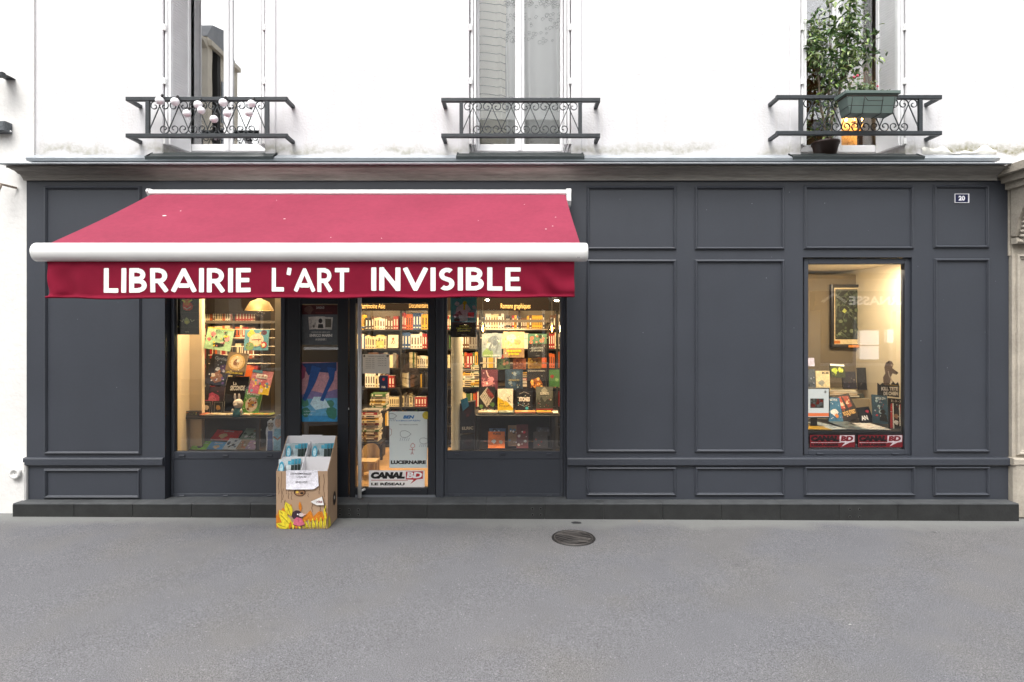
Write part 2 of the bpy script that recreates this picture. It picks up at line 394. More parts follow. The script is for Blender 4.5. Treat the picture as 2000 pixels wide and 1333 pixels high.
b = MB()
def gsheet(mb, x0, x1, y0, y1, dz, m, nx=40, ny=8):
    mb.sheet(lambda u, v: (x0 + (x1 - x0) * u, y0 + (y1 - y0) * v, gz(x0 + (x1 - x0) * u) + dz - .006 * (-(y0 + (y1 - y0) * v)) * (1 if y1 <= 0 and y0 > -4 else 0)), nx, ny, m, False)
g = MB(); gsheet(g, -60, 60, -3.4, -.02, 0, ASPH); o = g.build('pavement', kind='structure')
g = MB(); gsheet(g, -200, 200, -10.6, -3.52, -.15, ROADM); g.build('road', kind='structure')
g = MB(); gsheet(g, -60, 60, -14.0, -10.75, -.02, ASPH); g.build('opposite_pavement', kind='structure')
g = MB(); gsheet(g, -200, 200, -120, 60, -.5, ROADM, 20, 10); g.build('ground', kind='structure')
for (ya, yb, nm) in ((-3.53, -3.4, 'kerb'), (-10.75, -10.6, 'opposite_kerb')):
    g = MB(); g.add([(x, y, gz(x) + z) for x in (-60, 60) for (y, z) in ((ya, -.3), (ya, -.022), (yb, -.022), (yb, -.3))], [(0, 1, 5, 4), (1, 2, 6, 5), (2, 3, 7, 6), (0, 3, 2, 1), (4, 5, 6, 7)], KERB); g.build(nm, kind='structure')

# manhole cover
mh = W(1120, 1050, 0); sM = 410 / (CAM_Z / .005); yM = CAM_D * (CAM_Z / .005) / 410 - CAM_D
cx, cy = (120 * .005) * (CAM_D + yM) / CAM_D, yM; cz = gz(cx) + .006 * yM
CAST = mat('cast_iron', (.030, .027, .026), .6, metal=.3, var=.3, vscale=30, bump=.2, bscale=80)
CASTL = mat('worn_cast_iron', (.085, .077, .072), .55, metal=.3, var=.3, vscale=30)
t = thing('manhole_cover', 'round cast iron manhole cover with wavy ribs set in the grey pavement', 'manhole cover', (cx, cy, cz))
MR = .176
b = MB(); b.lathe((cx, cy, cz), [(MR + .014, .001), (MR + .012, .007), (MR + .002, .007), (MR, .001)], CAST, 36); b.build('rim', t)
b = MB(); b.lathe((cx, cy, cz), [(MR, .003), (.0001, .004)], CAST, 36); b.build('plate', t)
b = MB()
for k in range(15):
    off = -.155 + k * .0222
    pts = []
    for i in range(25):
        x = -.17 + .34 * i / 24; y = off + .040 * sin(x * 17 + k * .35) + .018 * cos(x * 9 + k)
        if x * x + y * y < (MR - .014) ** 2: pts.append((cx + x, cy + y, cz + .007))
    if len(pts) > 3: b.tube(pts, .0032, CASTL, 4, False)
b.lathe((cx, cy, cz), [(MR - .016, .004), (MR - .014, .009), (MR - .008, .009), (MR - .006, .004)], CASTL, 36)
b.build('rib', t, kind='stuff')
# little dark oil stain beside it, raised nothing: a thin patch of tar
g = MB(); rg = random.Random(4); sx_, sy_ = X_(1124, -.18), -.235
g.add([(sx_, sy_, gz(sx_) + .0035)] + [(sx_ + .055 * cos(2 * pi * i / 12) * rg.uniform(.8, 1.1), sy_ + .028 * sin(2 * pi * i / 12) * rg.uniform(.8, 1.1), gz(sx_) + .003) for i in range(12)], [(0, i + 1, (i + 1) % 12 + 1) for i in range(12)], mat('tar', (.03, .03, .032), .8))
g.build('tar_patch', kind='structure')
# litter: fallen leaves and paper scraps on the pavement
LEAF_Y = mat('dry_leaf', (.34, .22, .06), .8)
for i, (px, py, lab, col) in enumerate([(1249, 1018, 'tiny curled yellow leaf on the pavement at the foot of the plinth', LEAF_Y), (1661, 1215, 'small white paper scrap lying on the open pavement', mat('scrap', (.32, .32, .31), .8))]):
    yy = CAM_D * (CAM_Z / .005) / (py - HOR) - CAM_D; xx = X_(px, yy); z = gz(xx) + .006 * yy + .002
    g = MB(); g.sheet(lambda u, v: (xx + (u - .5) * .022, yy + (v - .5) * .014 * (1.1 - abs(u - .5)), z + .006 * abs(sin(u * 3.1))), 4, 2, col)
    g.solo('fallen_leaf' if i == 0 else 'paper_scrap', lab, 'leaf' if i == 0 else 'litter')

# ================================================================== APARTMENT BUILDING (upper wall)
UY = .05
ZL = Z_(303, UY)           # top of zinc flashing at the wall
bld = thing('apartment_building', 'white rendered apartment wall with three tall windows above the charcoal shopfront', 'building', (0, UY, ZL))
WINS = [(-2.93, 1.0), (.08, 1.0), (3.355, 1.03)]
ZT = 5.75
holes = [(c - w_ / 2, c + w_ / 2, Z_(307, UY), ZT) for c, w_ in WINS] + [(c - w_ / 2, c + w_ / 2, 7.2, 9.2) for c, w_ in WINS]
XL = X_(66, UY)
def wall_mat():
    m = bpy.data.materials.new('stained_white_render'); m.use_nodes = True; n = m.node_tree.nodes; l = m.node_tree.links; b = n['Principled BSDF']
    b.inputs['Roughness'].default_value = .92; b.inputs['Specular IOR Level'].default_value = .2
    tc = n.new('ShaderNodeTexCoord'); src = tc.outputs['Object']; sx = n.new('ShaderNodeSeparateXYZ'); l.new(src, sx.inputs[0])
    def noise(s, d=4, st=None):
        t = n.new('ShaderNodeTexNoise'); t.inputs['Scale'].default_value = s; t.inputs['Detail'].default_value = d
        if st:
            mp = n.new('ShaderNodeMapping'); mp.inputs['Scale'].default_value = st; l.new(src, mp.inputs[0]); l.new(mp.outputs[0], t.inputs['Vector'])
        else: l.new(src, t.inputs['Vector'])
        return t.outputs['Fac']
    def rng(v, a, b_, c, d):
        t = n.new('ShaderNodeMapRange'); t.inputs[1].default_value = a; t.inputs[2].default_value = b_; t.inputs[3].default_value = c; t.inputs[4].default_value = d; l.new(v, t.inputs[0]); return t.outputs[0]
    def mth(op, a, b_):
        t = n.new('ShaderNodeMath'); t.operation = op
        for i, q in ((0, a), (1, b_)):
            if isinstance(q, (int, float)): t.inputs[i].default_value = q
            else: l.new(q, t.inputs[i])
        return t.outputs[0]
    # crust of moss just above the flashing (object z = 0 there), thicker to the right
    h = mth('ADD', sx.outputs[2], rng(noise(3.5, 6), .3, .7, -.05, .05))
    lo = rng(h, .045, .13, 1, 0); lo2 = rng(h, .0, .03, 0, 1)
    patch = rng(noise(1.1, 3), .40, .52, 0, .6)
    rt = rng(sx.outputs[0], 3.9, 4.3, 0, 1)
    f = mth('MULTIPLY', mth('MULTIPLY', lo, lo2), mth('MAXIMUM', patch, rt))
    f = mth('MULTIPLY', f, rng(noise(26, 4), .35, .6, .45, 1))
    mx = n.new('ShaderNodeMix'); mx.data_type = 'RGBA'; mx.inputs[6].default_value = (.655, .65, .665, 1); mx.inputs[7].default_value = (.26, .25, .17, 1); l.new(f, mx.inputs[0])
    streak = mth('MULTIPLY', rng(noise(3, 4, (5, 1, .35)), .52, .74, 0, .30), rng(sx.outputs[2], .1, 1.4, 1, 0))
    m2 = n.new('ShaderNodeMix'); m2.data_type = 'RGBA'; l.new(streak, m2.inputs[0]); l.new(mx.outputs[2], m2.inputs[6]); m2.inputs[7].default_value = (.5, .47, .42, 1)
    l.new(m2.outputs[2], b.inputs['Base Color'])
    bp = n.new('ShaderNodeBump'); bp.inputs['Strength'].default_value = .4; bp.inputs['Distance'].default_value = .01; l.new(mth('ADD', noise(48), mth('MULTIPLY', f, .8)), bp.inputs['Height']); l.new(bp.outputs[0], b.inputs['Normal'])
    return m
WALLM = wall_mat()
b = MB(); b.wall(XL, 6.4, 3.2, 13, UY, .35, holes, WALLM); b.build('wall', bld)
# raised render bands round the windows
for c, w_ in WINS:
    b = MB()
    for sgn in (-1, 1):
        x0 = c + sgn * w_ / 2; b.box((x0, UY - .014, Z_(305, UY)), (x0 + sgn * .105, UY - .0003, ZT + .4), WALLM, .006)
    b.build('window_surround', bld)
# exposed cream patch where the render fell off, lower right
b = MB(); rg = random.Random(8)
# irregular lower edge crust
def crust(u, v):
    x = X_(1800, UY) + (X_(1945, UY) - X_(1800, UY)) * u
    z0 = ZL + .005; top = ZL + .05 + .03 * sin(u * 9) + .02 * sin(u * 23 + 1)
    return (x, UY - .012 * sin(pi * v) - .001, z0 + (top - z0) * v)
b.sheet(crust, 30, 3, mat('fresh_mortar', (.74, .73, .68), .95, bump=.8, bscale=25, var=.12, vscale=14))
b.build('mortar_patch', bld)

# neighbouring building on the left
nb = thing('neighbour_building', 'narrow strip of off-white neighbouring building at the left edge', 'building', (-5.4, .05, 0))
NBM = mat('neighbour_render', (.72, .71, .69), .92, var=.05, vscale=1.5, bump=.4, bscale=30, var2=.03, v2scale=12)
b = MB(); b.box((-9, .030, gz(-7)), (X_(66, .03), 1.5, 13), NBM); b.build('wall', nb)
b = MB(); b.box((-9, -.035, gz(-7) - .05), (X_(50, -.03), .03, Z_(900, 0)), NBM, .012); b.build('plinth', nb)
b = MB(); c = W(34, 924, -.03); b.lathe(c, [(.052, 0), (.056, -.03), (.05, -.042), (.032, -.045), (.026, -.03), (.0001, -.03)], NBM, 24, True, 'y'); b.lathe(c, [(.005, -.03), (.0001, -.036)], IRON, 8, True, 'y'); b.build('pipe_cap', nb)
t = thing('wall_bracket', 'dark iron bracket arm with bolt plate on the far left wall', 'bracket', tuple(W(8, 150, .02)))
b = MB(); a = W(-14, 142, -.2); b.box(W(-40, 140, -.16), W(11, 153, -.12), IRON, .004); b.build('rail', t)
b = MB(); b.box(W(4, 143, -.12), W(11, 155, .03), IRON); b.build('stub', t)
t = thing('iron_plate_fixture', 'weathered grey iron plate fixture half cut by the left picture edge', 'wall fixture', tuple(W(8, 262, .02)))
b = MB(); b.box(W(-30, 236, -.06), W(24, 262, .03), mat('rust_iron', (.09, .10, .11), .7, var=.4, vscale=30, bump=.4), .008); b.build('plate', t)
b = MB(); b.bar(W(21, 257, -.065), W(21, 257, -.05), .008, STEEL); b.build('bolt', t)
t = thing('rusty_bracket', 'thin rusty bracket with white rod on the left wall below the cornice', 'bracket', tuple(W(10, 370, .02)))
b = MB(); b.bar(W(-30, 352, -.15), W(33, 368, .02), .011, mat('rusty_white', (.32, .26, .21), .8, var=.5, vscale=30)); b.bar(W(2, 361, -.1), W(-8, 385, -.1), .012, mat('rusty_white', (.3, .2, .15))); b.build('rod', t)

# ---------------- windows, shutters, railings
ROOM = {0: mat('dark_room', (.05, .05, .055), .8), 1: mat('pale_room', (.7, .7, .68), .8), 2: mat('brown_room', (.10, .06, .035), .8)}
WY = .33; sill_z = Z_(303, WY)
for wi, (c, w_) in enumerate(WINS):
    x0, x1 = c - w_ / 2, c + w_ / 2; zb = Z_(303, WY) if wi != 2 else Z_(305, WY)
    win = MB()
    fr = .035
    win.box((x0, WY, zb), (x0 + fr, WY + .06, ZT), WHITE); win.box((x1 - fr, WY, zb), (x1, WY + .06, ZT), WHITE)
    win.box((x0 + fr, WY, zb), (x1 - fr, WY + .06, zb + .03), WHITE); win.box((x0 + fr, WY, ZT - .04), (x1 - fr, WY + .06, ZT), WHITE)
    wo_ = win.build('window', bld)
    for s in (0, 1):
        a = x0 + fr + .003 if s == 0 else c + .002; e = c - .002 if s == 0 else x1 - fr - .003
        ang = {0: (.035, -.03), 1: (.0, .0), 2: (.0, .0)}[wi][s]
        GLASS_UP = GLASS_UPS[wi]; st = .046; cz0 = zb + .034; cz1 = ZT - .044
        f = MB(); y = WY - .012
        f.box((a, y, cz0), (a + st, y + .04, cz1), WHITE, .006); f.box((e - st, y, cz0), (e, y + .04, cz1), WHITE, .006)
        f.box((a + st, y, cz0), (e - st, y + .04, cz0 + .075), WHITE, .006); f.box((a + st, y, cz1 - .05), (e - st, y + .04, cz1), WHITE, .006)
        cf = f.build('casement', wo_)
        p = MB(); p.box((a + st + .0005, y + .016, cz0 + .0755), (e - st - .0005, y + .022, cz1 - .0505), GLASS_UP); p.build('pane', wo_)
        if s == 0:
            k = MB(); k.box((c - .016, y - .022, cz0), (c + .018, y - .001, cz1), WHITE, .008); k.build('meeting_stile', wo_)
    # zinc sill
    s = MB(); s.extx(x0 - .12, x1 + .12, [(UY - .10, Z_(312, -.05)), (UY - .115, Z_(306, -.06)), (UY - .10, Z_(304.5, -.06)), (UY - .001, Z_(303, UY) - .003), (UY - .001, zb - .06)], mat('dark_zinc_sill', (.05, .06, .06), .5, metal=.3, var=.2, vscale=10)); s.build('window_sill', bld)
    # folded shutters along the reveals, the two outermost skewed to catch more light
    for sd_ in (-1, 1):
        if wi == 2 and sd_ == -1: xs = x0 + .012
        xs = x0 + .012 if sd_ == -1 else x1 - .012
        sh = MB(); nleaf = 2
        for q in range(nleaf):
            xa = xs - sd_ * q * .030 if sd_ == 1 else xs + q * .030
            xb = xa - sd_ * .022
            z0_ = zb + .02
            ya, yb = UY + .0 + q * .004, WY - .02 - q * .006
            sh.box((xa, ya, z0_), (xb, ya + .03, ZT - .02), WHITE); sh.box((xa, yb - .03, z0_), (xb, yb, ZT - .02), WHITE)
            sh.box((xa, ya + .03, z0_), (xb, yb - .03, z0_ + .32), WHITE); sh.box(((xa + xb) / 2 - .002, ya + .03, z0_ + .3205), ((xa + xb) / 2 + .002, yb - .03, ZT - .0805), WHITE); sh.box((xa, ya + .03, ZT - .08), (xb, yb - .03, ZT - .02), WHITE)
        so = sh.build('shutter', bld); kx = .24 if (wi, sd_) == (0, -1) else -.24 if (wi, sd_) == (2, 1) else 0
        sl = MB(); xa = xs + (.052 if sd_ == -1 else -.052); z = zb + .36; k = 0
        while z < ZT - .1:
            for q in range(2):
                xq = xs + (1 if sd_ == -1 else -1) * (.011 + .03 * q)
                sl.box((xq - .007, UY + .035, z), (xq + .007, WY - .06, z + .006), WHITE)
            z += .026
        slo = sl.build('slat', so, kind='stuff')
        for ob_ in (so, slo):
            for v_ in ob_.data.vertices: v_.co.x += kx * v_.co.y
        for zz in (Z_(55, UY), Z_(160, UY), Z_(277, UY)):
            hg = MB(); xq = xs + (0.0 if sd_ == -1 else -.0)
            hg.box((xq - .012, UY - .022, zz - .03), (xq + .016, UY - .002, zz + .03), WHITEMETAL, .003); hg.build('hinge', so)
    # room behind
    rm = MB(); m = ROOM[wi]; ry0, ry1 = .395, 2.6; rx0, rx1 = x0 - .5, x1 + .5; rz0, rz1 = zb - .25, ZT + .3
    rm.quad((rx0, ry1, rz0), (rx1, ry1, rz0), (rx1, ry1, rz1), (rx0, ry1, rz1), m)
    rm.quad((rx0, ry0, rz0), (rx0, ry1, rz0), (rx0, ry1, rz1), (rx0, ry0, rz1), m); rm.quad((rx1, ry0, rz0), (rx1, ry1, rz0), (rx1, ry1, rz1), (rx1, ry0, rz1), m)
    rm.quad((rx0, ry0, rz0), (rx1, ry0, rz0), (rx1, ry1, rz0), (rx0, ry1, rz0), WOOD); rm.quad((rx0, ry0, rz1), (rx1, ry0, rz1), (rx1, ry1, rz1), (rx0, ry1, rz1), m)
    rm.build('room', bld)

# curtains
def curtain_mat(name, col, tr, tl_share=.12):
    m = bpy.data.materials.new(name); m.use_nodes = True; n = m.node_tree.nodes; l = m.node_tree.links; n.clear()
    o = n.new('ShaderNodeOutputMaterial'); d = n.new('ShaderNodeBsdfDiffuse'); d.inputs[0].default_value = (*col, 1); tl = n.new('ShaderNodeBsdfTranslucent'); tl.inputs[0].default_value = (*col, 1)
    tp = n.new('ShaderNodeBsdfTransparent'); a = n.new('ShaderNodeMixShader'); a.inputs[0].default_value = tl_share; b2 = n.new('ShaderNodeMixShader'); b2.inputs[0].default_value = tr
    l.new(d.outputs[0], a.inputs[1]); l.new(tl.outputs[0], a.inputs[2]); l.new(a.outputs[0], b2.inputs[1]); l.new(tp.outputs[0], b2.inputs[2]); l.new(b2.outputs[0], o.inputs[0]); return m
NET = curtain_mat('net_curtain', (.93, .95, .92), .03); NETC = curtain_mat('cream_curtain', (.90, .89, .78), .0); GREY_C = curtain_mat('grey_curtain', (.34, .37, .42), .0)
LACE = ink('#c2c8c0', .9)
def curtain(x0, x1, z0, z1, Y, folds, amp, m, top_gather=0.0, label='', group=None, lace=False, stripes=False):
    b = MB()
    def fn(u, v):
        wv = sin(u * folds * 2 * pi + 1.3 * sin(u * 7)) + .35 * sin(u * folds * 5.1 + v * 3)
        return (x0 + (x1 - x0) * (u + top_gather * (1 - v) * (u - .5)) + .01 * sin(v * 5 + u * 9), Y + amp * wv * (1.15 - .3 * v), z0 + (z1 - z0) * v)
    b.sheet(fn, 60, 10, m)
    tt = thing('curtain', label, 'curtain', ((x0 + x1) / 2, Y, z0), group); b.build('fabric', tt)
    if lace:
        for (zz, hh) in ((z0 + .55, .06), (z0 + 1.35, .16), (z0 + 1.62, .05)):
            k = MB(); rg = random.Random(int(zz * 100))
            for i in range(46):
                u = rg.random(); r = .012 + .016 * rg.random(); q = (zz + rg.uniform(-hh, hh) - z0) / (z1 - z0); p0 = fn(u, q)
                pts = [(p0[0] + r * cos(t * .7) * (1 - t / 14), p0[1] - .012, p0[2] + r * sin(t * .7) * (1 - t / 14)) for t in range(10)]
                k.tube(pts, .0022, mat('lace_thread', (.22, .25, .22), .9), 3, False, cap=False)
            k.build('lace_band', tt, kind='stuff')
    if stripes:
        for q in range(26):
            k = MB(); v = q / 26 + .02; pts = []
            for i in range(13):
                p0 = fn(i / 12, v + .006 * sin(i / 12 * 4)); pts.append((p0[0], p0[1] - .006, p0[2]))
            k.tube(pts, .0035, mat('curtain_cord', (.14, .14, .10), .9), 3, False, cap=False); k.build('tape', tt)
    return tt
c, w_ = WINS[1]
zb = Z_(303, WY)
curtain(c - .48, c - .14, zb, ZT + .1, .412, 2.2, .010, NETC, label='cream curtain with thin dark cords behind the left pane of the middle window', stripes=True)
curtain(c - .15, c + .02, zb, ZT + .1, .425, 1.6, .014, NET, label='narrow pale green lace curtain at the centre of the middle window', lace=True)
curtain(c + .02, c + .50, zb, ZT + .1, .425, 3.1, .016, NET, label='wide pale green lace curtain behind the right pane of the middle window', lace=True)
c, w_ = WINS[2]
curtain(c + .40, c + .52, zb - .1, ZT + .1, .52, 2.6, .03, GREY_C, label='dark grey curtain behind the right pane of the plant window')
curtain(c - .02, c + .40, zb + .62, ZT + .1, .50, 1.4, .015, curtain_mat('brown_blind', (.30, .23, .17), .1), label='light brown blind at the middle of the plant window')
# candle lamp glowing in the right window
t = thing('candle_lamp', 'lit golden candle lamp inside the right upstairs window', 'lamp', tuple(W(1668, 262, .8)))
c0 = W(1668, 262, .8)
GOLD = mat('gold_metal', (.7, .45, .15), .35, metal=.9)
b = MB(); b.lathe(c0, [(.05, 0), (.05, .01), (.01, .03), (.008, .12), (.03, .13), (.03, .14), (.001, .14)], GOLD, 12); b.build('candlestick', t)
FL = mat('flame', (1, .6, .2), .5, emit=(1, .62, .22), estr=9)
for dx in (-.09, 0, .10):
    b = MB(); b.ball((c0.x + dx, c0.y, c0.z + .20 - abs(dx) * .3), .017, FL, 8, 6, (1, 1, 2.2)); b.build('flame', t)
    b = MB(); b.tube([(c0.x, c0.y, c0.z + .06), (c0.x + dx * .6, c0.y, c0.z + .03), (c0.x + dx, c0.y, c0.z + .14 - abs(dx) * .3)], .006, GOLD, 6); b.build('arm', t)
ld = bpy.data.lights.new('candle_light', 'POINT'); ld.energy = 9; ld.color = (1, .6, .25); ld.shadow_soft_size = .04
lo = bpy.data.objects.new('candle_light', ld); COL.objects.link(lo); lo.location = (c0.x, c0.y - .06, c0.z + .25)
b = MB(); b.box((c0.x - .12, c0.y + .16, c0.z - .15), (c0.x + .13, c0.y + .2, c0.z + .32), mat('amber_panel', (.62, .42, .18), .7)); b.solo('amber_screen', 'amber panel standing behind the lit candle lamp in the plant window', 'screen')

# railings
RY = -.13
def railing(xa, xb, pxl, pxr, zt, zbm, skew=0):
    # xa, xb px ends of the long rails; pxl, pxr posts
    r = MB(); h = .026
    Xa, Xb = X_(xa, RY), X_(xb, RY)
    for zz in (zt, zbm):
        z = Z_(zz, RY)
        r.box((Xa, RY - .018, z - .037), (Xb, RY + .018, z), IRON, .004)
        for xx in (Xa + .018, Xb - .018):
            r.box((xx - .016, RY + .0185, z - .037), (xx + .018, UY + .002, z - .008), IRON)
    for p in (pxl, pxr):
        x = X_(p, RY); r.box((x - .017, RY - .014, Z_(zbm, RY) + .0005), (x + .017, RY + .014, Z_(zt, RY) - .0375), IRON)
    ro = r.build('railing', bld)
    zT = Z_(zt, RY) - .038; zB = Z_(zbm, RY) + .002; L, Rr = X_(pxl, RY) + .02, X_(pxr, RY) - .02
    n = 6; per = (Rr - L) / n; rad = per * .25
    def strand(xb_, xt_, sg):
        # S scroll from bottom node xb_ to top node xt_; sg=+1 leaning right
        pts = []
        def curl(cx_, cz_, a0, da, r0):
            q = []
            for i in range(0, 23):
                f = i / 22; a = a0 + da * f * 2.5 * pi
                rr = r0 * (1 - .84 * max(0, (f - .22) / .78))
                q.append((cx_ + rr * cos(a), RY, cz_ + rr * sin(a)))
            return q
        top = curl(xt_ + sg * rad, zT - rad, pi if sg > 0 else 0, -sg, rad)
        bot = curl(xb_ - sg * rad, zB + rad, 0 if sg > 0 else pi, -sg, rad)
        pts = bot[::-1] + top
        pts = [p for p in pts if L - .005 < p[0] < Rr + .005]
        m_ = MB(); m_.flatbar(pts, .0075, .009, IRON); m_.build('scroll', ro)
    for i in range(n + 1):
        xb_ = L + per * i
        if i < n: strand(xb_, xb_ + per / 2, 1)
        if i > 0: strand(xb_, xb_ - per / 2, -1)
    return ro
railing(247, 562, 289, 522, 190.5, 262)
railing(862, 1172, 901, 1133, 192.5, 262)
railing(1516, 1838, 1564, 1797, 187, 257)

# string of round lamps on the left railing
t = thing('string_lights', 'string of round white lamps wound along the left window railing', 'string lights', tuple(W(400, 200, RY)))
BW = mat('opal_lamp', (.9, .9, .92), .35)
bl = [(312, 197, 9), (342, 199, 9), (387, 205, 9), (393, 216, 8), (365, 222, 8.5), (418, 233, 8.5), (436, 201, 9), (444, 222, 8.5), (491, 203, 8.5), (486, 221, 8.5)]
for (px, py, r) in bl:
    p = W(px, py, RY - .05); m_ = MB(); m_.ball(p, r * .005 * .86, BW, 14, 10, (1.05, 1, .95)); lm = m_.build('lamp', t)
    m_ = MB(); m_.bar((p.x + .012, p.y + .01, p.z + r * .0046), (p.x + .018, p.y + .015, p.z + r * .0046 + .022), .011, BLACKM); m_.build('socket', t)
m_ = MB(); cpts = []
srt = sorted(bl)
for i, (px, py, r) in enumerate(srt):
    p = W(px + 3, py - 11, RY - .03); cpts.append(p)
    if i < len(srt) - 1: q = W((px + srt[i + 1][0]) / 2, 200 + (i % 2) * 9, RY - .02 + .03 * (i % 2)); cpts.append(q)
m_.tube(cpts, .003, BLACKM, 5); m_.build('cable', t)

# planter box hooked on the right railing
PG = mat('green_plastic_planter', (.105, .145, .13), .4, var=.05)
zt_, zb_ = 4.004, 3.805; ya, yb = -.335, -.155
t = thing('planter_box', 'grey-green plastic planter box in a wire cradle on the right railing', 'planter', (3.315, -.245, zb_))
b = MB(); X0, X1 = 3.06, 3.57
def frus(mb, x0, x1, y0, y1, z0, X0_, X1_, Y0, Y1, z1, m, top=False):
    vs = [(x0, y0, z0), (x1, y0, z0), (x1, y1, z0), (x0, y1, z0), (X0_, Y0, z1), (X1_, Y0, z1), (X1_, Y1, z1), (X0_, Y1, z1)]
    mb.add(vs, [(0, 3, 2, 1), (0, 1, 5, 4), (1, 2, 6, 5), (2, 3, 7, 6), (3, 0, 4, 7)] + ([(4, 5, 6, 7)] if top else []), m)
frus(b, X0 + .055, X1 - .055, ya + .03, yb - .02, zb_, X0 + .02, X1 - .02, ya + .012, yb - .01, zt_ - .03, PG); b.build('tub', t)
b = MB(); b.box((X0, ya - .003, zt_ - .03), (X1, ya + .0115, zt_), PG, .004); b.box((X0, yb - .0095, zt_ - .03), (X1, yb + .003, zt_), PG, .004)
b.box((X0, ya + .012, zt_ - .03), (X0 + .0195, yb - .01, zt_), PG, .004); b.box((X1 - .0195, ya + .012, zt_ - .03), (X1, yb - .01, zt_), PG, .004); b.build('rim', t)
b = MB(); b.box((X0 + .021, ya + .013, zt_ - .05), (X1 - .021, yb - .011, zt_ - .02), mat('soil', (.04, .028, .02), .95, bump=.6)); b.build('soil', t)
b = MB()
for xx in (X0 + .06, X0 + .17, X1 - .17, X1 - .06):
    b.tube([(xx, yb + .02, zt_ + .01), (xx, yb + .006, zt_ + .006), (xx, yb + .006, zb_ + .05), (xx, yb - .02, zb_ - .006), (xx, ya + .02, zb_ - .006), (xx - .0, ya - .008, zb_ + .11), (xx, ya - .010, zt_ - .06)], .003, BLACKM, 5)
for zz in (zt_ - .06, zb_ + .055):
    b.tube([(X0 + .03, yb, zz), (X0 + .03, ya - .010, zz), (X1 - .03, ya - .010, zz), (X1 - .03, yb, zz)], .003, BLACKM, 5)
b.tube([(X0 + .17, ya - .012, zt_ - .06), (X0 + .2, ya - .012, zt_ - .1), (X1 - .17, ya - .012, zt_ - .1), (X1 - .17, ya - .012, zt_ - .06)], .003, BLACKM, 5)
b.build('wire_cradle', t)
LG = [mat('geranium_leaf', (.045, .085, .028), .5, var=.35, vscale=15), mat('geranium_leaf_light', (.09, .14, .04), .5)]
t = thing('geranium', 'low dark green geranium with a few pink blooms growing in the planter box', 'plant', (3.28, -.245, zt_ - .02))
b = MB(); rg = random.Random(3)
for i in range(230):
    x = rg.gauss(3.29, .095); y = rg.uniform(ya + .02, yb - .02); z = zt_ + abs(rg.gauss(0, .05)) * math.exp(-((x - 3.26) / .14) ** 2) * 1.5
    x = min(X1 - .06, max(X0 + .05, x)); r = rg.uniform(.010, .019); n_ = Vector((rg.gauss(0, .5), -abs(rg.gauss(.6, .4)), rg.uniform(.3, 1))).normalized(); a = n_.orthogonal().normalized(); q = n_.cross(a)
    vs = [Vector((x, y, z))] + [Vector((x, y, z)) + a * cos(k * pi / 3) * r + q * sin(k * pi / 3) * r + n_ * .004 for k in range(6)]
    b.add(vs, [(0, k + 1, (k + 1) % 6 + 1) for k in range(6)], LG[i % 2])
b.build('foliage', t, kind='stuff')
PK = mat('pink_petals', (.62, .10, .16), .6)
for (px, py, r) in ((1668, 151, 1.2), (1675, 148, 1.3), (1714, 169, 1.0)):
    p = W(px, py, -.26); b = MB()
    for k in range(6): b.ball((p.x + .006 * cos(k), p.y + .004 * sin(k * 2), p.z + .005 * sin(k)), .006 * r, PK, 6, 4)
    b.bar((p.x, p.y, p.z), (p.x + .01, p.y + .02, zt_), .0015, LG[0], 4); b.build('bloom', t)

# potted ficus standing on the sill, and its pot
pc = W(1612, 303, .13); POTZ = Z_(304, .10)
t = thing('plant_pot', 'dark brown plastic pot of the tall leafy ficus on the window sill', 'plant pot', (pc.x, .13, POTZ))
b = MB(); b.lathe((pc.x, .13, POTZ), [(.0001, 0), (.095, 0), (.122, .115), (.130, .116), (.132, .138), (.122, .138), (.118, .12), (.0001, .118)], mat('dark_brown_pot', (.045, .025, .02), .45), 28); b.build('pot', t)
b = MB(); b.lathe((pc.x, .13, POTZ), [(.117, .122), (.0001, .127)], mat('soil', (.04, .028, .02)), 20, False); b.build('soil', t)
t = thing('ficus', 'tall variegated ficus with twisted grey stems filling the right upstairs window', 'potted plant', (pc.x, .13, POTZ + .12))
BARK = mat('ficus_bark', (.24, .19, .14), .85, var=.3, vscale=40)
rg = random.Random(12); stems = []
base = Vector((pc.x, .13, POTZ + .12))
def branch(p0, p1, wob, n=9):
    pts = []
    for i in range(n + 1):
        f = i / n; q = Vector(p0).lerp(Vector(p1), f); q += Vector((sin(f * 9 + wob) * .015, cos(f * 8 + wob) * .012, 0)) * sin(pi * min(1, f + .1)); pts.append(q)
    return pts
tips = [(1584, 88, .02), (1600, 30, .05), (1640, 60, .0), (1655, 30, -.02), (1690, 62, -.04), (1668, 100, -.05), (1620, 5, .05), (1672, 5, 0), (1630, 120, -.03), (1700, 105, -.05)]
main = [branch(base, W(1596, 130, .10), 0), branch(base + Vector((.03, 0, 0)), W(1648, 130, .06), 2), branch(base + Vector((0, .02, 0)), W(1622, 150, .12), 4)]
allp = []
for i, pts in enumerate(main):
    b = MB(); b.tube(pts, .012, BARK, 7, radii=[.016 - .007 * k / 9 for k in range(10)]); b.build('stem', t); allp += [(p, .10) for p in pts[1:]]
for i, (px, py, Y) in enumerate(tips):
    src_ = main[0] if px < 1612 else (main[1] if px > 1635 else main[2]); st = src_[-1 - (i % 3)]
    pts = branch(st, W(px, py, Y), i, 7); b = MB(); b.tube(pts, .006, BARK, 5, radii=[.008 - .006 * k / 7 for k in range(8)]); b.build('branch', t); allp += [(p, .12) for p in pts]; allp += [(p, .13) for p in pts[4:]] * 2
    if i in (0, 3, 5, 7, 8):
        e = W(px + rg.uniform(-25, 25), py - rg.uniform(20, 60), Y); pts = branch(pts[4], e, i * 2, 5); b = MB(); b.tube(pts, .004, BARK, 5, radii=[.005 - .003 * k / 5 for k in range(6)]); b.build('branch', t); allp += [(p, .11) for p in pts] * 2
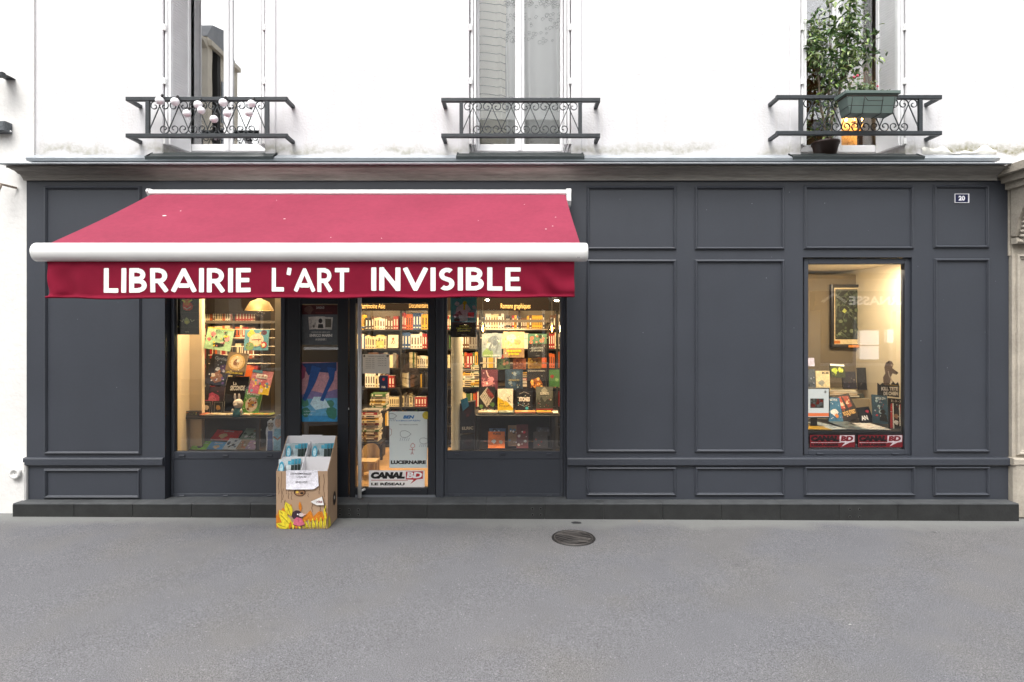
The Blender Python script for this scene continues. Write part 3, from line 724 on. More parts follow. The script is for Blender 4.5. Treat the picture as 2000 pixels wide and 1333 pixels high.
for _ in range(9): allp += [(W(rg.uniform(1580, 1632), rg.uniform(190, 262), .1), .08)]
LFM = [mat('ficus_leaf', (.085, .155, .055), .32, var=.3, vscale=30), mat('ficus_leaf_light', (.26, .36, .10), .4), mat('ficus_leaf_pale', (.45, .52, .32), .4), mat('ficus_leaf_dark', (.03, .06, .03), .4)]
def leafmesh(m1, m2, nm):
    k = MB(); L = .078; wd = .0145
    c_ = [(0, 0, 0), (.25 * L, 0, .002), (.55 * L, 0, .0), (.8 * L, 0, -.006), (L, 0, -.014)]
    e1 = [(.2 * L, wd * .75, .006), (.5 * L, wd, .006), (.78 * L, wd * .6, 0)]; e2 = [(x, -y, z) for x, y, z in e1]
    k.add(c_ + e1, [(0, 1, 5), (1, 2, 6, 5), (2, 3, 7, 6), (3, 4, 7)], m1); k.add(c_ + e2, [(0, 5, 1), (1, 5, 6, 2), (2, 6, 7, 3), (3, 7, 4)], m2)
    return k.mesh(nm), k
vari = [leafmesh(LFM[0], LFM[1], 'leaf_a'), leafmesh(LFM[0], LFM[0], 'leaf_b'), leafmesh(LFM[1], LFM[2], 'leaf_c'), leafmesh(LFM[3], LFM[0], 'leaf_d'), leafmesh(LFM[2], LFM[0], 'leaf_e')]
rest = MB(); cnt = 0
tl = Vector(t.location)
for i in range(1180):
    p, sp = rg.choice(allp); q = p + Vector((rg.gauss(0, sp * .5), rg.gauss(-.01, sp * .4), rg.gauss(0, sp * .5)))
    if q.x < 2.90 + .02: q.x = 2.92 + rg.random() * .05
    if q.y > .24: q.y = rg.uniform(0, .22)
    if q.y < -.09 and q.z < 4.06: q.y = rg.uniform(-.07, .1)
    if abs(q.y - RY) < .05: q.y = RY + .07
    dx = math.cos(rg.uniform(0, 2 * pi)); M_ = Matrix.Translation(q) @ Matrix.Rotation(rg.uniform(0, 2 * pi), 4, 'Z') @ Matrix.Rotation(rg.uniform(-.5, 1.1), 4, 'Y') @ Matrix.Rotation(rg.uniform(-.9, .9), 4, 'X') @ Matrix.Diagonal((*(Vector((1, 1, 1)) * rg.uniform(.65, 1.15)), 1))
    me, k = vari[rg.choice((0, 0, 1, 1, 2, 2, 3, 4))]
    if cnt < 290 and q.z > 4.0 or (cnt < 290 and i % 5 == 0):
        lf = bpy.data.objects.new('leaf', me); COL.objects.link(lf); lf.parent = t; lf.matrix_local = Matrix.Translation(-tl) @ M_; cnt += 1
    else:
        base_ = len(rest.v); vv = [M_ @ Vector(v) for v in k.v]
        for mi, m in enumerate(k.m):
            rest.k(m)
        rest.v += [tuple(v) for v in vv]
        for f, mi in zip(k.f, k.mi): rest.f.append(tuple(base_ + j for j in f)); rest.mi.append(rest.k(k.m[mi])); rest.sm.append(False)
rest.build('foliage', t, kind='stuff')

# ---------------- cornice and flashing (parts of the building)
b = MB()
prof = [(.05, Z_(352, -.0) + 0), (-.022, Z_(353, -.02)), (-.030, Z_(348, -.03)), (-.046, Z_(342, -.04)), (-.050, Z_(340.5, -.05)), (-.060, Z_(340, -.06)), (-.085, Z_(334, -.085)), (-.12, Z_(329, -.12)), (-.135, Z_(328.5, -.13)), (-.140, Z_(328, -.14)), (-.140, Z_(323.5, -.14)), (.05, Z_(322, -.15) + .01)]
XR = X_(1946, -.02); XA = X_(52, 0)
# swept with a return on the left: a few stepped copies give the mitre
n = len(prof); vs = []; 
for (y, z) in prof: vs.append((XA + min(0, y) * .55, y, z))
for (y, z) in prof: vs.append((XR, y, z))
fs = [(i, (i + 1) % n, n + (i + 1) % n, n + i) for i in range(n)] + [tuple(range(n))[::-1]]
b.add(vs, fs, STONE); b.build('cornice', bld)
b = MB(); b.extx(XA - .12, XR, [(-.185, Z_(321, -.18)), (-.195, Z_(319.4, -.19)), (-.185, Z_(317.6, -.19)), (.04, Z_(317.2, -.16) + .03), (.04, Z_(321.2, -.15) + .02)], ZINC); b.build('drip_edge', bld)
b = MB(); b.extx(X_(57, 0), XR + .02, [(-.03, Z_(314.5, -.03)), (-.045, Z_(309, -.04)), (-.02, Z_(306, -.02)), (.046, ZL - .002), (.046, ZL - .08), (-.02, Z_(316, 0))], ZINC); b.build('flashing', bld)

# ================================================================== STONE PORTAL AT THE RIGHT
PST = mat('portal_stone', (.40, .36, .30), .85, var=.18, vscale=5, bump=.5, bscale=45, var2=.1, v2scale=50)
t = thing('stone_portal', 'carved limestone pilaster and console of the doorway at the right edge', 'pilaster', (5.1, .0, 0))
PX0 = X_(1969, .0)
b = MB(); b.box((PX0 + .012, -.03, Z_(900, 0)), (6.4, .3, Z_(480, 0)), PST); b.build('shaft', t)
b = MB(); b.ring(X_(1978, 0), 6.2, Z_(888, 0), Z_(498, 0), -.03, [(0, .0), (.004, .02), (.02, .028), (.035, .012), (.045, .012), (.05, -.0)], PST); b.build('panel_moulding', t)
b = MB(); b.box((PX0 + .002, -.07, gz(5)), (6.4, .3, Z_(900, 0) + .0), PST, .02); b.box((PX0 - .01, -.08, Z_(906, 0)), (6.4, .02, Z_(893, 0)), PST, .008); b.build('pedestal', t)
b = MB(); b.box((PX0 - .004, -.012, Z_(500, 0)), (6.4, .3, Z_(322, 0)), PST); b.build('backing', t)
b = MB(); x0 = X_(1966, -.15)
# scrolled console in profile (y,z), swept
pr = [(-.03, Z_(462, 0)), (-.08, Z_(462, -.08)), (-.10, Z_(448, -.1)), (-.11, Z_(430, -.1)), (-.16, Z_(408, -.15)), (-.24, Z_(392, -.24)), (-.30, Z_(382, -.3)), (-.31, Z_(366, -.3)), (-.30, Z_(356, -.3)), (-.03, Z_(356, -.3))]
b.extx(PX0 + .0, 6.4, pr, PST); b.build('console', t)
b = MB()
for k in range(8):
    z = Z_(400 + k * 8.5, -.15); y = -.19 + k * .011
    b.ball((PX0 + .035 + .004 * (k % 2), y - .0, z), .022, PST, 8, 6, (1.3, .9, .75))
for k in range(12):
    a = k * .5; b.ball((PX0 + .12 + .05 * sin(a), -.16 - .05 + k * .006, Z_(400 + k * 5, -.15)), .026, PST, 8, 5, (.7, .6, 1.3))
b.build('carved_leaf', t, kind='stuff')
b = MB(); b.box((PX0 - .0, -.10, Z_(476, -.1)), (6.4, -.031, Z_(464, -.1)), PST, .006); b.build('necking', t)
b = MB()
for k in range(6): b.ball((PX0 + .03 + k * .07, -.105, Z_(472, -.1)), .022, PST, 8, 5, (1.2, .6, .8))
b.build('bead', t, kind='stuff')
for (za, zc, y, xo, nm) in ((355, 340, -.33, -.03, 'abacus'), (339.5, 322, -.37, -.07, 'entablature'), (321.5, 305, -.43, -.13, 'crown_moulding')):
    b = MB(); b.extx(PX0 + xo, 6.4, [(0.03, Z_(za, y)), (y + .05, Z_(za, y)), (y + .02, Z_((za * .6 + zc * .4), y)), (y, Z_((za * .3 + zc * .7), y)), (y, Z_(zc, y)), (.03, Z_(zc, y))], PST); b.build(nm, t)
# ================================================================== SHOPFRONT
sf = thing('shopfront', 'charcoal blue panelled wooden bookshop front with belt rail and raised mouldings', 'shopfront', (0, 0, .14))
FX0, FX1 = X_(52), X_(1970); FZ0, FZ1 = Z_(979), Z_(353.5)
RX0, RX1 = X_(322), X_(1107); RZ1 = Z_(556)
WX0, WX1, WZ0, WZ1 = X_(1568), X_(1781), Z_(891), Z_(503)
b = MB(); b.wall(FX0, FX1, FZ0, FZ1, 0, .09, [(RX0, RX1, FZ0, RZ1), (WX0, WX1, WZ0, WZ1)], PAINT); b.build('board', sf)
MOULD = [(-.004, 0), (-.004, .006), (.002, .010), (.005, .019), (.012, .023), (.019, .019), (.022, .010), (.026, .006), (.026, 0)]
for (a, c, d, e) in [(88, 276, 365, 488), (88, 276, 508, 887), (1146, 1320, 365, 488), (1357, 1531, 365, 488), (1570, 1783, 364, 487), (1823, 1930, 363, 485),
                     (1146, 1320, 508, 883), (1357, 1531, 508, 883), (1824, 1931, 506, 883), (88, 275, 916, 973), (1145, 1320, 912, 968), (1357, 1531, 912, 968), (1570, 1786, 911, 968), (1822, 1931, 911, 968)]:
    b = MB(); b.ring(X_(a), X_(c), Z_(e), Z_(d), 0, MOULD, PAINT); b.build('panel_moulding', sf)
BELT = [(0, Z_(911)), (-.012, Z_(910)), (-.016, Z_(908.5)), (-.030, Z_(908)), (-.033, Z_(907)), (-.033, Z_(896)), (-.028, Z_(894)), (0, Z_(893))]
for (a, c) in ((50, 321), (1108, 1972)):
    b = MB(); b.extx(X_(a), X_(c), BELT, PAINT); b.build('belt_rail', sf)
# recessed frames
RYY = .09
def XR_(p): return X_(p, RYY)
def ZR_(p): return Z_(p, RYY)
def frame(mb, a, c, d, e, l, r, t_, bt, y0, y1, m, bev=.004):
    # a,c left/right, d,e top/bottom px; l,r,t_,bt bar widths in px
    X0, X1, Z1, Z0 = XR_(a), XR_(c), ZR_(d), ZR_(e); k = .005 * (CAM_D + RYY) / CAM_D
    mb.box((X0, y0, Z0), (X0 + l * k, y1, Z1), m, bev); mb.box((X1 - r * k, y0, Z0), (X1, y1, Z1), m, bev)
    mb.box((X0 + l * k, y0 + .0015, Z1 - t_ * k), (X1 - r * k, y1, Z1), m, bev); mb.box((X0 + l * k, y0 + .0015, Z0), (X1 - r * k, y1, Z0 + bt * k), m, bev)
def pane(parent, a, c, d, e, y=.128, th=.008, g=None):
    p = MB(); p.box((XR_(a) - .004, y, ZR_(e) - .004), (XR_(c) + .004, y + th, ZR_(d) + .004), g or GLASS); return p.build('pane', parent)
def vents(parent, pts, Y=.088):
    for (px, py) in pts:
        v = MB(); p = W(px, py, Y); v.box((p.x - .026, Y - .010, p.z - .009), (p.x + .026, Y, p.z + .006), PAINT, .003); v.build('drain_cap', parent)
dark = MB(); dark.box((RX0 + .0005, RYY + .001, FZ0), (XR_(333), .16, RZ1 + .05), PAINT_D); dark.box((XR_(1100.5), RYY + .001, FZ0), (RX1 - .0005, .16, RZ1 + .05), PAINT); dark.build('jamb_post', sf)
b = MB(); frame(b, 333.5, 556, 560, 886 + 11, 6.5, 8, 6, 14, .09, .15, PAINT); wf = b.build('display_window', sf, label='left display window frame'); pane(wf, 340, 548, 566, 883); vents(wf, [(356, 890), (441, 890), (527, 890)])
b = MB(); frame(b, 868, 1100, 560, 897, 5, 6, 6, 15, .09, .15, PAINT); wf = b.build('display_window', sf, label='display window frame beside the door'); pane(wf, 873, 1094, 566, 882); vents(wf, [(893, 887), (982, 887), (1073, 887)])
for (a, c, vx) in ((333.5, 556, (356, 441, 527)), (868, 1100, (893, 983, 1073))):
    b = MB(); X0, X1, Z0, Z1 = XR_(a), XR_(c), ZR_(975), ZR_(897.2)
    b.box((X0, .098, Z0), (X1, .15, Z1), PAINT); k = .0051
    b.box((X0, .09, Z0), (X0 + 5 * k, .0975, Z1), PAINT, .002); b.box((X1 - 5 * k, .09, Z0), (X1, .0975, Z1), PAINT, .002); b.box((X0 + 5 * k, .0905, Z0), (X1 - 5 * k, .0975, Z0 + 10 * k), PAINT, .002)
    o = b.build('stall_riser', sf); vents(o, [(q, 968.5) for q in vx], .0895)
# sidelight beside the door
b = MB(); frame(b, 563, 681, 560, 974, 24, 21, 34, 100, .078, .15, PAINT_D, .005); sl = b.build('sidelight', sf); pane(sl, 587, 660, 594, 874)
b = MB(); b.box((XR_(556.2), .10, ZR_(974)), (XR_(562.8), .15, ZR_(556)), PAINT_D); b.build('mullion', sf)
b = MB(); b.box((XR_(851.5), .07, ZR_(976)), (XR_(867.8), .15, ZR_(556)), PAINT, .006); b.build('door_post', sf); b = MB(); b.box((XR_(860), .06, ZR_(976)), (XR_(866), .0695, ZR_(556)), PAINT, .002); b.build('door_stop', sf)
# door leaf
b = MB(); frame(b, 683, 851, 560, 972, 12, 15, 33, 19, .074, .14, PAINT_D, .006); dr = b.build('door', sf)
pane(dr, 695, 836, 593, 953, .105)
b = MB(); b.box((XR_(695), .068, ZR_(972.5)), (XR_(851), .0735, ZR_(966)), mat('satin_aluminium', (.32, .34, .38), .35, metal=.8)); b.build('threshold_strip', dr)
b = MB(); hx = X_(702.5, -.0); b.bar((hx, .0, Z_(973, 0)), (hx, .0, Z_(560, 0)), .0185, STEEL, 16)
for zz in (960, 640): b.bar((hx, .0, Z_(zz, 0)), (hx + .03, .074, Z_(zz, 0)), .012, STEEL, 10)
b.build('pull_handle', dr)
b = MB(); p = W(681.5, 798, .07); b.lathe((p.x, .0725, p.z), [(.014, 0), (.013, -.006), (.0001, -.008)], BLACKM, 14, True, 'y'); b.box((p.x - .003, .060, p.z - .012), (p.x + .003, .0640, p.z + .008), STEEL); b.build('lock', dr)
b = MB(); p = W(813, 959, .073); b.box((p.x - .04, .069, p.z - .005), (p.x + .04, .0735, p.z + .004), PAINT_D, .002); b.build('drain_cap', dr)
# right display window (set in the boards)
b = MB(); k = .005
def fr4(mb, X0, X1, Z0, Z1, l, r, t_, bt, y0, y1, m, bev=.004):
    mb.box((X0, y0, Z0), (X0 + l, y1, Z1), m, bev); mb.box((X1 - r, y0, Z0), (X1, y1, Z1), m, bev); mb.box((X0 + l, y0 + .0015, Z1 - t_), (X1 - r, y1, Z1), m, bev); mb.box((X0 + l, y0 + .0015, Z0), (X1 - r, y1, Z0 + bt), m, bev)
fr4(b, X_(1570, .03), X_(1779, .03), Z_(889, .03), Z_(505, .03), 8.5 * k, 12 * k, 11 * k, 10 * k, .025, .09, PAINT)
wf = b.build('display_window', sf, label='tall display window frame at the right')
b = MB(); b.box((X_(1577, .03), .050, Z_(881, .03)), (X_(1769, .03), .058, Z_(515, .03)), GLASS); b.build('pane', wf)
for q in (1601, 1748): v = MB(); p = W(q, 886.5, .024); v.box((p.x - .03, .014, p.z - .008), (p.x + .03, .0245, p.z + .006), PAINT, .003); v.build('drain_cap', wf)
# house number plate
t = thing('house_number_plate', 'small navy enamel house number plate reading 20 on the far right panel', 'sign', tuple(W(1878, 396, -.003)))
b = MB(); b.box(W(1865, 396.5, -.008), W(1892, 379, -.0), mat('white_enamel', (.75, .75, .78), .2)); b.build('border', t)
pr = Print(W(1866.2, 395.4, -.0085), (.122, 0, 0), (0, 0, .077)); pr.rect(0, 0, 1, 1, '#0c1440'); pr.text('20', .24, .2, .76, .82, '#f2f2f8', .045); pr.build('numeral_face', t)

# plinth of black tiles
pl = thing('plinth', 'low step plinth faced with black tiles running under the whole shopfront', 'plinth', (0, -.07, 0))
PX0_, PX1_ = X_(25, 0) / 1.0245, X_(1990, 0) / 1.0245; PT = .146; PF = -.134
b = MB(); b.box((PX0_ + .006, PF + .008, -.15), (PX1_ - .006, .2, PT - .008), GROUT); b.build('core', pl)
jx = [PX0_] + [X_(q) / 1.0245 for q in (144 - 0, 259, 374, 489, 604, 719, 834, 949, 1064, 1179, 1294, 1409, 1524, 1639, 1754, 1873)] + [PX1_]
rg = random.Random(2)
for i in range(len(jx) - 1):
    a, c = jx[i] + .0015, jx[i + 1] - .0015; dy = rg.uniform(0, .0015)
    b = MB(); b.box((a, PF + dy, -.12), (c, PF + .009, PT - .0135), TILE, .002); b.build('tile', pl)
    b = MB(); b.box((a, PF - .003 + dy, PT - .012), (c, .0 if not (a < RX1 and c > RX0) else .14, PT + dy * .5), TILETOP, .002); b.build('tile', pl)
b = MB(); b.box((PX0_ - .003, PF + .002, -.1), (PX0_ + .004, 0, PT - .013), TILE); b.box((PX1_ - .004, PF + .002, -.12), (PX1_ + .003, 0, PT - .013), TILE); b.build('tile', pl)
HOLE = mat('hole_black', (.003, .003, .003), .9)
for grp in (((664, 682, 700), (996, 1005.5)), ((1040, 1056), (994, 1006)), ((1660, 1679), (995, 1010))):
    for px in grp[0]:
        for py in grp[1]:
            p = W(px, py, PF); b = MB(); b.lathe((p.x, PF, p.z), [(.0125, -.0005), (.011, -.002), (.0095, -.001)], mat('hole_rim', (.09, .09, .09), .6), 14, True, 'y'); b.lathe((p.x, PF, p.z), [(.0098, -.0012), (.0001, -.0012)], HOLE, 14, False, 'y'); b.build('vent_hole', pl)

# ================================================================== AWNING
aw = thing('retractable_awning', 'extended raspberry red retractable awning with white cassette and lettered valance', 'awning', (-1.45, -.7, 2.5))
AX0, AX1 = -3.455, .545; CY = -.15
zc1, zc0 = Z_(369.5, CY), Z_(382, CY)
b = MB(); b.extx(AX0 + .012, AX1 - .03, [(0.001, zc1 - .012), (-.12, zc1 + .0), (-.165, zc1 - .012), (-.172, zc0 + .022), (-.165, zc0 + .006), (-.13, zc0 + .004), (-.10, Z_(400, -.1)), (.001, Z_(402, 0))], WHITEMETAL); b.build('cassette', aw)
b = MB(); b.extx(AX0 + .02, AX1 - .035, [(-.1735, zc0 + .018), (-.1765, zc0 + .015), (-.1735, zc0 + .012)], STEEL); b.build('cassette_lip', aw)
for (xa, xb, zl) in ((AX0 - .006, AX0 + .0115, zc0 - .012), (AX1 - .0295, AX1 + .014, Z_(402, CY))):
    b = MB(); b.extx(xa, xb, [(-.0, zc1 + .004), (-.14, zc1 + .006), (-.175, zc1 - .005), (-.186, zc1 - .03), (-.182, zl + .04), (-.15, zl), (-.0, zl)], WHITEMETAL); b.build('end_cap', aw)
# fabric
FYf = -1.346; fz0 = Z_(474, -1.374) - .0005; fz1 = zc0 + .004
def fab(u, v):
    x = (AX0 + .03) + (AX1 - .02 - AX0 - .05) * u; y = -.165 + (FYf + .165) * v; sag = .018 * sin(pi * v)
    x += (-.01 if u < .5 else .01) * 0
    return (x, y, fz1 + (fz0 - fz1) * v - sag * (1 - .3 * cos(u * 12)) + .0015 * sin(u * 40 + v * 3))
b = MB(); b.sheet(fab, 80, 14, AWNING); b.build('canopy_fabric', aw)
for u in (.245, .488, .735):                # welded seams
    b = MB(); pts = [Vector(fab(u, v / 14)) + Vector((0, -.0, .0015)) for v in range(15)]
    vs = []; 
    for p in pts: vs += [p + Vector((-.004, 0, -.0008)), p + Vector((.004, 0, -.0008))]
    b.add(vs, [(2 * i, 2 * i + 1, 2 * i + 3, 2 * i + 2) for i in range(14)], AWNING); b.build('seam', aw)
# bird droppings: small white spots on the canvas
rg = random.Random(6)
for (u, v, r) in [(.117, .46, .014), (.135, .36, .006), (.385, .52, .007), (.94, .74, .006), (.965, .5, .005), (.955, .68, .005), (.62, .92, .004), (.90, .22, .004), (.32, .13, .004), (.80, .55, .004), (.52, .9, .004)]:
    p = Vector(fab(u, v)); b = MB(); nrm = Vector((0, -.52, 1)).normalized(); t1 = Vector((1, 0, 0)); t2 = nrm.cross(t1)
    b.add([p + nrm * .0035] + [p + nrm * .0032 + t1 * cos(k * pi / 4) * r * rg.uniform(.8, 1.7) + t2 * sin(k * pi / 4) * r * rg.uniform(.5, 1.3) for k in range(8)], [(0, k + 1, (k + 1) % 8 + 1) for k in range(8)], mat('bird_lime', (.75, .75, .72), .9)); b.build('stain_spot', aw)
# front bar
BX0, BX1 = (70 - 1000) * .005 / 1.325, (1143 - 1000) * .005 / 1.325; BY = -1.374
z1, z0 = Z_(474, BY), Z_(511, BY)
prof = [(BY + .055, z1 - .006), (BY + .03, z1)] + [(BY + .02 - .062 * sin(pi * i / 12) * (1 if i < 7 else .96), (z1 + z0) / 2 + (z1 - z0) / 2 * cos(pi * i / 12)) for i in range(1, 12)] + [(BY + .018, z0), (BY + .055, z0 + .006)]
n = len(prof)
b = MB(); b.add([(BX0, y, z) for y, z in prof] + [(BX1, y, z) for y, z in prof], [(i, (i + 1) % n, n + (i + 1) % n, n + i) for i in range(n)], WHITEMETAL, True); b.build('front_bar', aw)
for (xa, sg) in ((BX0 - .0005, -1), (BX1 + .0005, 1)):
    b = MB(); ctr = (BY + .0, (z0 + z1) / 2); P2 = [(y, z) for y, z in prof]
    r1 = [(xa, y, z) for y, z in P2]; r2 = [(xa + sg * .012, ctr[0] + (y - ctr[0]) * .98, ctr[1] + (z - ctr[1]) * .97) for y, z in P2]; r3 = [(xa + sg * .018, ctr[0] + (y - ctr[0]) * .8, ctr[1] + (z - ctr[1]) * .82) for y, z in P2]
    b.add(r1 + r2 + r3, [(q * n + i, q * n + (i + 1) % n, (q + 1) * n + (i + 1) % n, (q + 1) * n + i) for q in (0, 1) for i in range(n)] + [tuple(range(2 * n, 3 * n))], WHITEMETAL, True); b.build('end_cap', aw)
p = W(1130, 503, BY - .045); b = MB(); b.box((p.x - .012, BY - .0445, p.z - .003), (p.x + .012, BY - .038, p.z + .003), mat('grey_badge', (.25, .25, .25), .4)); b.build('badge', aw)
# valance
VX0, VX1 = (91 - 1000) * .005 / 1.322, (1122 - 1000) * .005 / 1.322; VY = -1.362
vz1, vz0 = Z_(510, VY), Z_(582, VY)
def val(u, v):
    # v = 0 top, 1 bottom
    x = VX0 + (VX1 - VX0) * u
    el = max(0, 1 - u / .10); er = max(0, 1 - (1 - u) / .12)
    x += .030 * v * el
    y = VY - .004 * sin(u * 21) * v - .003 * sin(u * 47 + 1) * v * v
    y += el * .034 * sin(u * 110 + v * 6 + 2 * sin(v * 5)) * v + er * .034 * sin(u * 80 - v * 7 + 1.5 * sin(u * 60)) * v
    y += .02 * er * v
    z = vz1 + (vz0 - vz1) * v + .0025 * sin(u * 33) * v + .014 * (u - .25) * v + .006 * el * sin(v * 8)
    if v > .93: y -= .012 * (v - .93) / .07
    return Vector((x, y, z))
b = MB(); vl = [0, .12, .25, .38, .5, .62, .72, .8, .86, .9, .93, .96, .985, 1]
vs = [val(i / 150, v) for v in vl for i in range(151)]
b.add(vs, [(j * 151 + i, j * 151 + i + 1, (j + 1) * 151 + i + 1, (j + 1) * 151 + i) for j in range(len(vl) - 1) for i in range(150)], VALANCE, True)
vo = b.build('valance', aw)
# rolled hem
b = MB(); pts = [val(i / 120, 1.0) + Vector((0, -.003 + .002 * sin(i * .9), .004 * sin(i * .35) * .5)) for i in range(121)]
b.tube(pts, .0085, VALANCE, 7); b.build('hem', vo)
LETW = mat('white_lettering', (.86, .86, .84), .6)
def onval(px0, px1, py0, py1, s, bold):
    vs, fs = textmesh(s, bold); out = []
    for a, q in vs:
        px = px0 + (px1 - px0) * a; py = py1 + (py0 - py1) * q
        X = (px - 1000) * .005 / 1.322; Z = Z_(py, VY); u = (X - VX0) / (VX1 - VX0); v = (vz1 - Z) / (vz1 - vz0)
        p = val(u, v); out.append(p + Vector((0, -.0025, 0)))
    m_ = MB(); m_.add(out, fs, LETW); m_.build('lettering', vo)
# rounded geometric capitals drawn as strokes: each glyph is one outline-free ribbon set, widths in units of the cap height
def ribbon(pts, w, closed=False):
    P = [Vector((p[0], p[1])) for p in pts]; N = len(P); L = []; Rr = []
    for i in range(N):
        if closed: a, c = P[i - 1], P[(i + 1) % N]
        else: a, c = P[max(i - 1, 0)], P[min(i + 1, N - 1)]
        if not closed and 0 < i < N - 1 or closed:
            d1 = (P[i] - a).normalized(); d2 = (c - P[i]).normalized(); d = (d1 + d2).normalized() if (d1 + d2).length > .05 else d1
            sc_ = 1 / max(.5, d.dot(d1))
        else: d = (c - a).normalized(); sc_ = 1
        n_ = Vector((-d.y, d.x)) * w / 2 * sc_; L.append(P[i] + n_); Rr.append(P[i] - n_)
    return L, Rr
T_ = .183
def glyph(ch):
    h = T_ / 2; arc = lambda cx, cy, rx, ry, a0, a1, n=10: [(cx + rx * cos(R(a0 + (a1 - a0) * i / n)), cy + ry * sin(R(a0 + (a1 - a0) * i / n))) for i in range(n + 1)]
    if ch == 'L': return .54, [[(h, 1), (h, 0)], [(h, h), (.54, h)]]
    if ch == 'I': return T_, [[(h, 0), (h, 1)]]
    if ch == 'B': return .66, [[(h, 0), (h, 1)], [(h, 1 - h), (.32, 1 - h)] + arc(.33, .725, .17, .1675, 88, -88) + [(.32, .5575), (h, .5575)], [(h, .47), (.35, .47)] + arc(.36, .289, .19, .181, 88, -88) + [(.35, h), (h, h)]]
    if ch == 'R': return .68, [[(h, 0), (h, 1)], [(h, 1 - h), (.33, 1 - h)] + arc(.34, .68, .20, .2125, 88, -88) + [(.33, .4675), (h, .4675)], [(.34, .44), (.575, h * .8)]]
    if ch == 'A': return .92, [[(h * .85, h * .8), (.46, 1 - h)], [(.46, 1 - h), (.92 - h * .85, h * .8)], [(.26, .27), (.66, .27)]]
    if ch == 'E': return .55, [[(h, 0), (h, 1)], [(h, 1 - h), (.55, 1 - h)], [(h, h), (.55, h)], [(h, .5), (.50, .5)]]
    if ch == "'": return .24, [[(.15, 1), (.09, .70)]]
    if ch == 'T': return .64, [[(0, 1 - h), (.64, 1 - h)], [(.32, 1 - h), (.32, 0)]]
    if ch == 'N': return .76, [[(h, 0), (h, 1)], [(h, 1 - h * .8), (.76 - h, h * .8)], [(.76 - h, 0), (.76 - h, 1)]]
    if ch == 'V': return .86, [[(h * .85, 1 - h * .8), (.43, h)], [(.43, h), (.86 - h * .85, 1 - h * .8)]]
    if ch == 'S': return .58, [arc(.30, .700, .19, .1925, 40, 262, 12) + arc(.28, .30, .195, .1925, 84, -140, 12)]
    return .34, []
def word(s, gap=.105):
    x = 0; out = []
    for ch in s:
        w_, st = glyph(ch); out.append((ch, x, st)); x += w_ + gap
    return x - gap, out
def letters_on_valance(s, px0, px1, py0, py1):
    tw, G = word(s)
    def put(x, y, lift):
        px = px0 + (px1 - px0) * x / tw; py = py1 + (py0 - py1) * y
        X = (px - 1000) * .005 / 1.322; Z = Z_(py, VY); u = (X - VX0) / (VX1 - VX0); v = (vz1 - Z) / (vz1 - vz0)
        return val(u, v) + Vector((0, -.0022 - lift, 0))
    for (ch, x0, st) in G:
        m_ = MB(); h_ = 0
        for S in st:
            P = [Vector(p) for p in S]; diag = ch in 'AVNR' and abs(P[0].x - P[-1].x) > .05 and abs(P[0].y - P[-1].y) > .1 and len(P) == 2
            if len(P) == 2:
                # straight bar: ends square with softly rounded corners (or full round where bars meet at an angle)
                d = (P[1] - P[0]).normalized(); n_ = Vector((-d.y, d.x)); K = 5; r = T_ * (.30 if diag else .18); hw = T_ / 2; vs = []
                for q in range(5):
                    a = pi / 2 * q / 4; vs.append((r - r * sin(a), hw - r + r * cos(a)))
                ends = []
                A0 = P[0] - (d * hw * .72 if diag else d * 0); A1 = P[1] + (d * hw * .72 if diag else d * 0)
                L = (A1 - A0).length
                st_ = [(r * (1 - sin(pi / 2 * q / 5)), hw - r + r * cos(pi / 2 * (1 - q / 5.0)) if False else hw - r + r * sin(pi / 2 * q / 5) * 0 + r * math.sqrt(max(0, 1 - (1 - sin(pi / 2 * q / 5)) ** 2)) * 1) for q in range(6)]
                prof = [(r * (1 - cos(pi / 2 * q / 5)), hw - r + r * sin(pi / 2 * q / 5)) for q in range(6)]
                xs = prof + [(L * k / 6, hw) for k in range(1, 6)] + [(L - a, c) for a, c in prof[::-1]]
                W_ = []
                for (a, c) in xs:
                    W_ += [A0 + d * a + n_ * c, A0 + d * a - n_ * c]
            else:
                L_, R_ = ribbon(S, T_); W_ = []
                for p, q in zip(L_, R_): W_ += [p, q]
            vv = [put(x0 + p.x, p.y, h_) for p in W_]; n2 = len(vv) // 2
            m_.add(vv, [(2 * i, 2 * i + 1, 2 * i + 3, 2 * i + 2) for i in range(n2 - 1)], LETW); h_ += .0003
        m_.build('letter', vo)
letters_on_valance('LIBRAIRIE', 203, 490, 524, 571.5)
letters_on_valance("L'ART", 531, 682, 524, 571)
letters_on_valance('INVISIBLE', 725, 1017, 523, 570)
# folding arms under the canvas
for (xa, sg) in ((-3.2, 1), (.30, -1)):
    b = MB(); sh_ = (xa, -.13, Z_(398, -.1)); el_ = (xa + sg * .62, -.72, (fz0 + fz1) / 2 - .09); en = (xa + sg * .05, BY + .06, z0 + .05)
    b.tube([sh_, el_], .022, WHITEMETAL, 8); b.tube([el_, en], .018, WHITEMETAL, 8); b.ball(el_, .032, WHITEMETAL, 8, 6); b.build('folding_arm', aw)
# concealed wire running into the cassette
b = MB(); b.tube([(AX0 + .02, -.02, zc1 + .012), (-1.5, -.012, zc1 + .02), (AX1 - .3, -.012, zc1 + .018)], .004, PAINT, 5); b.build('cable', aw)

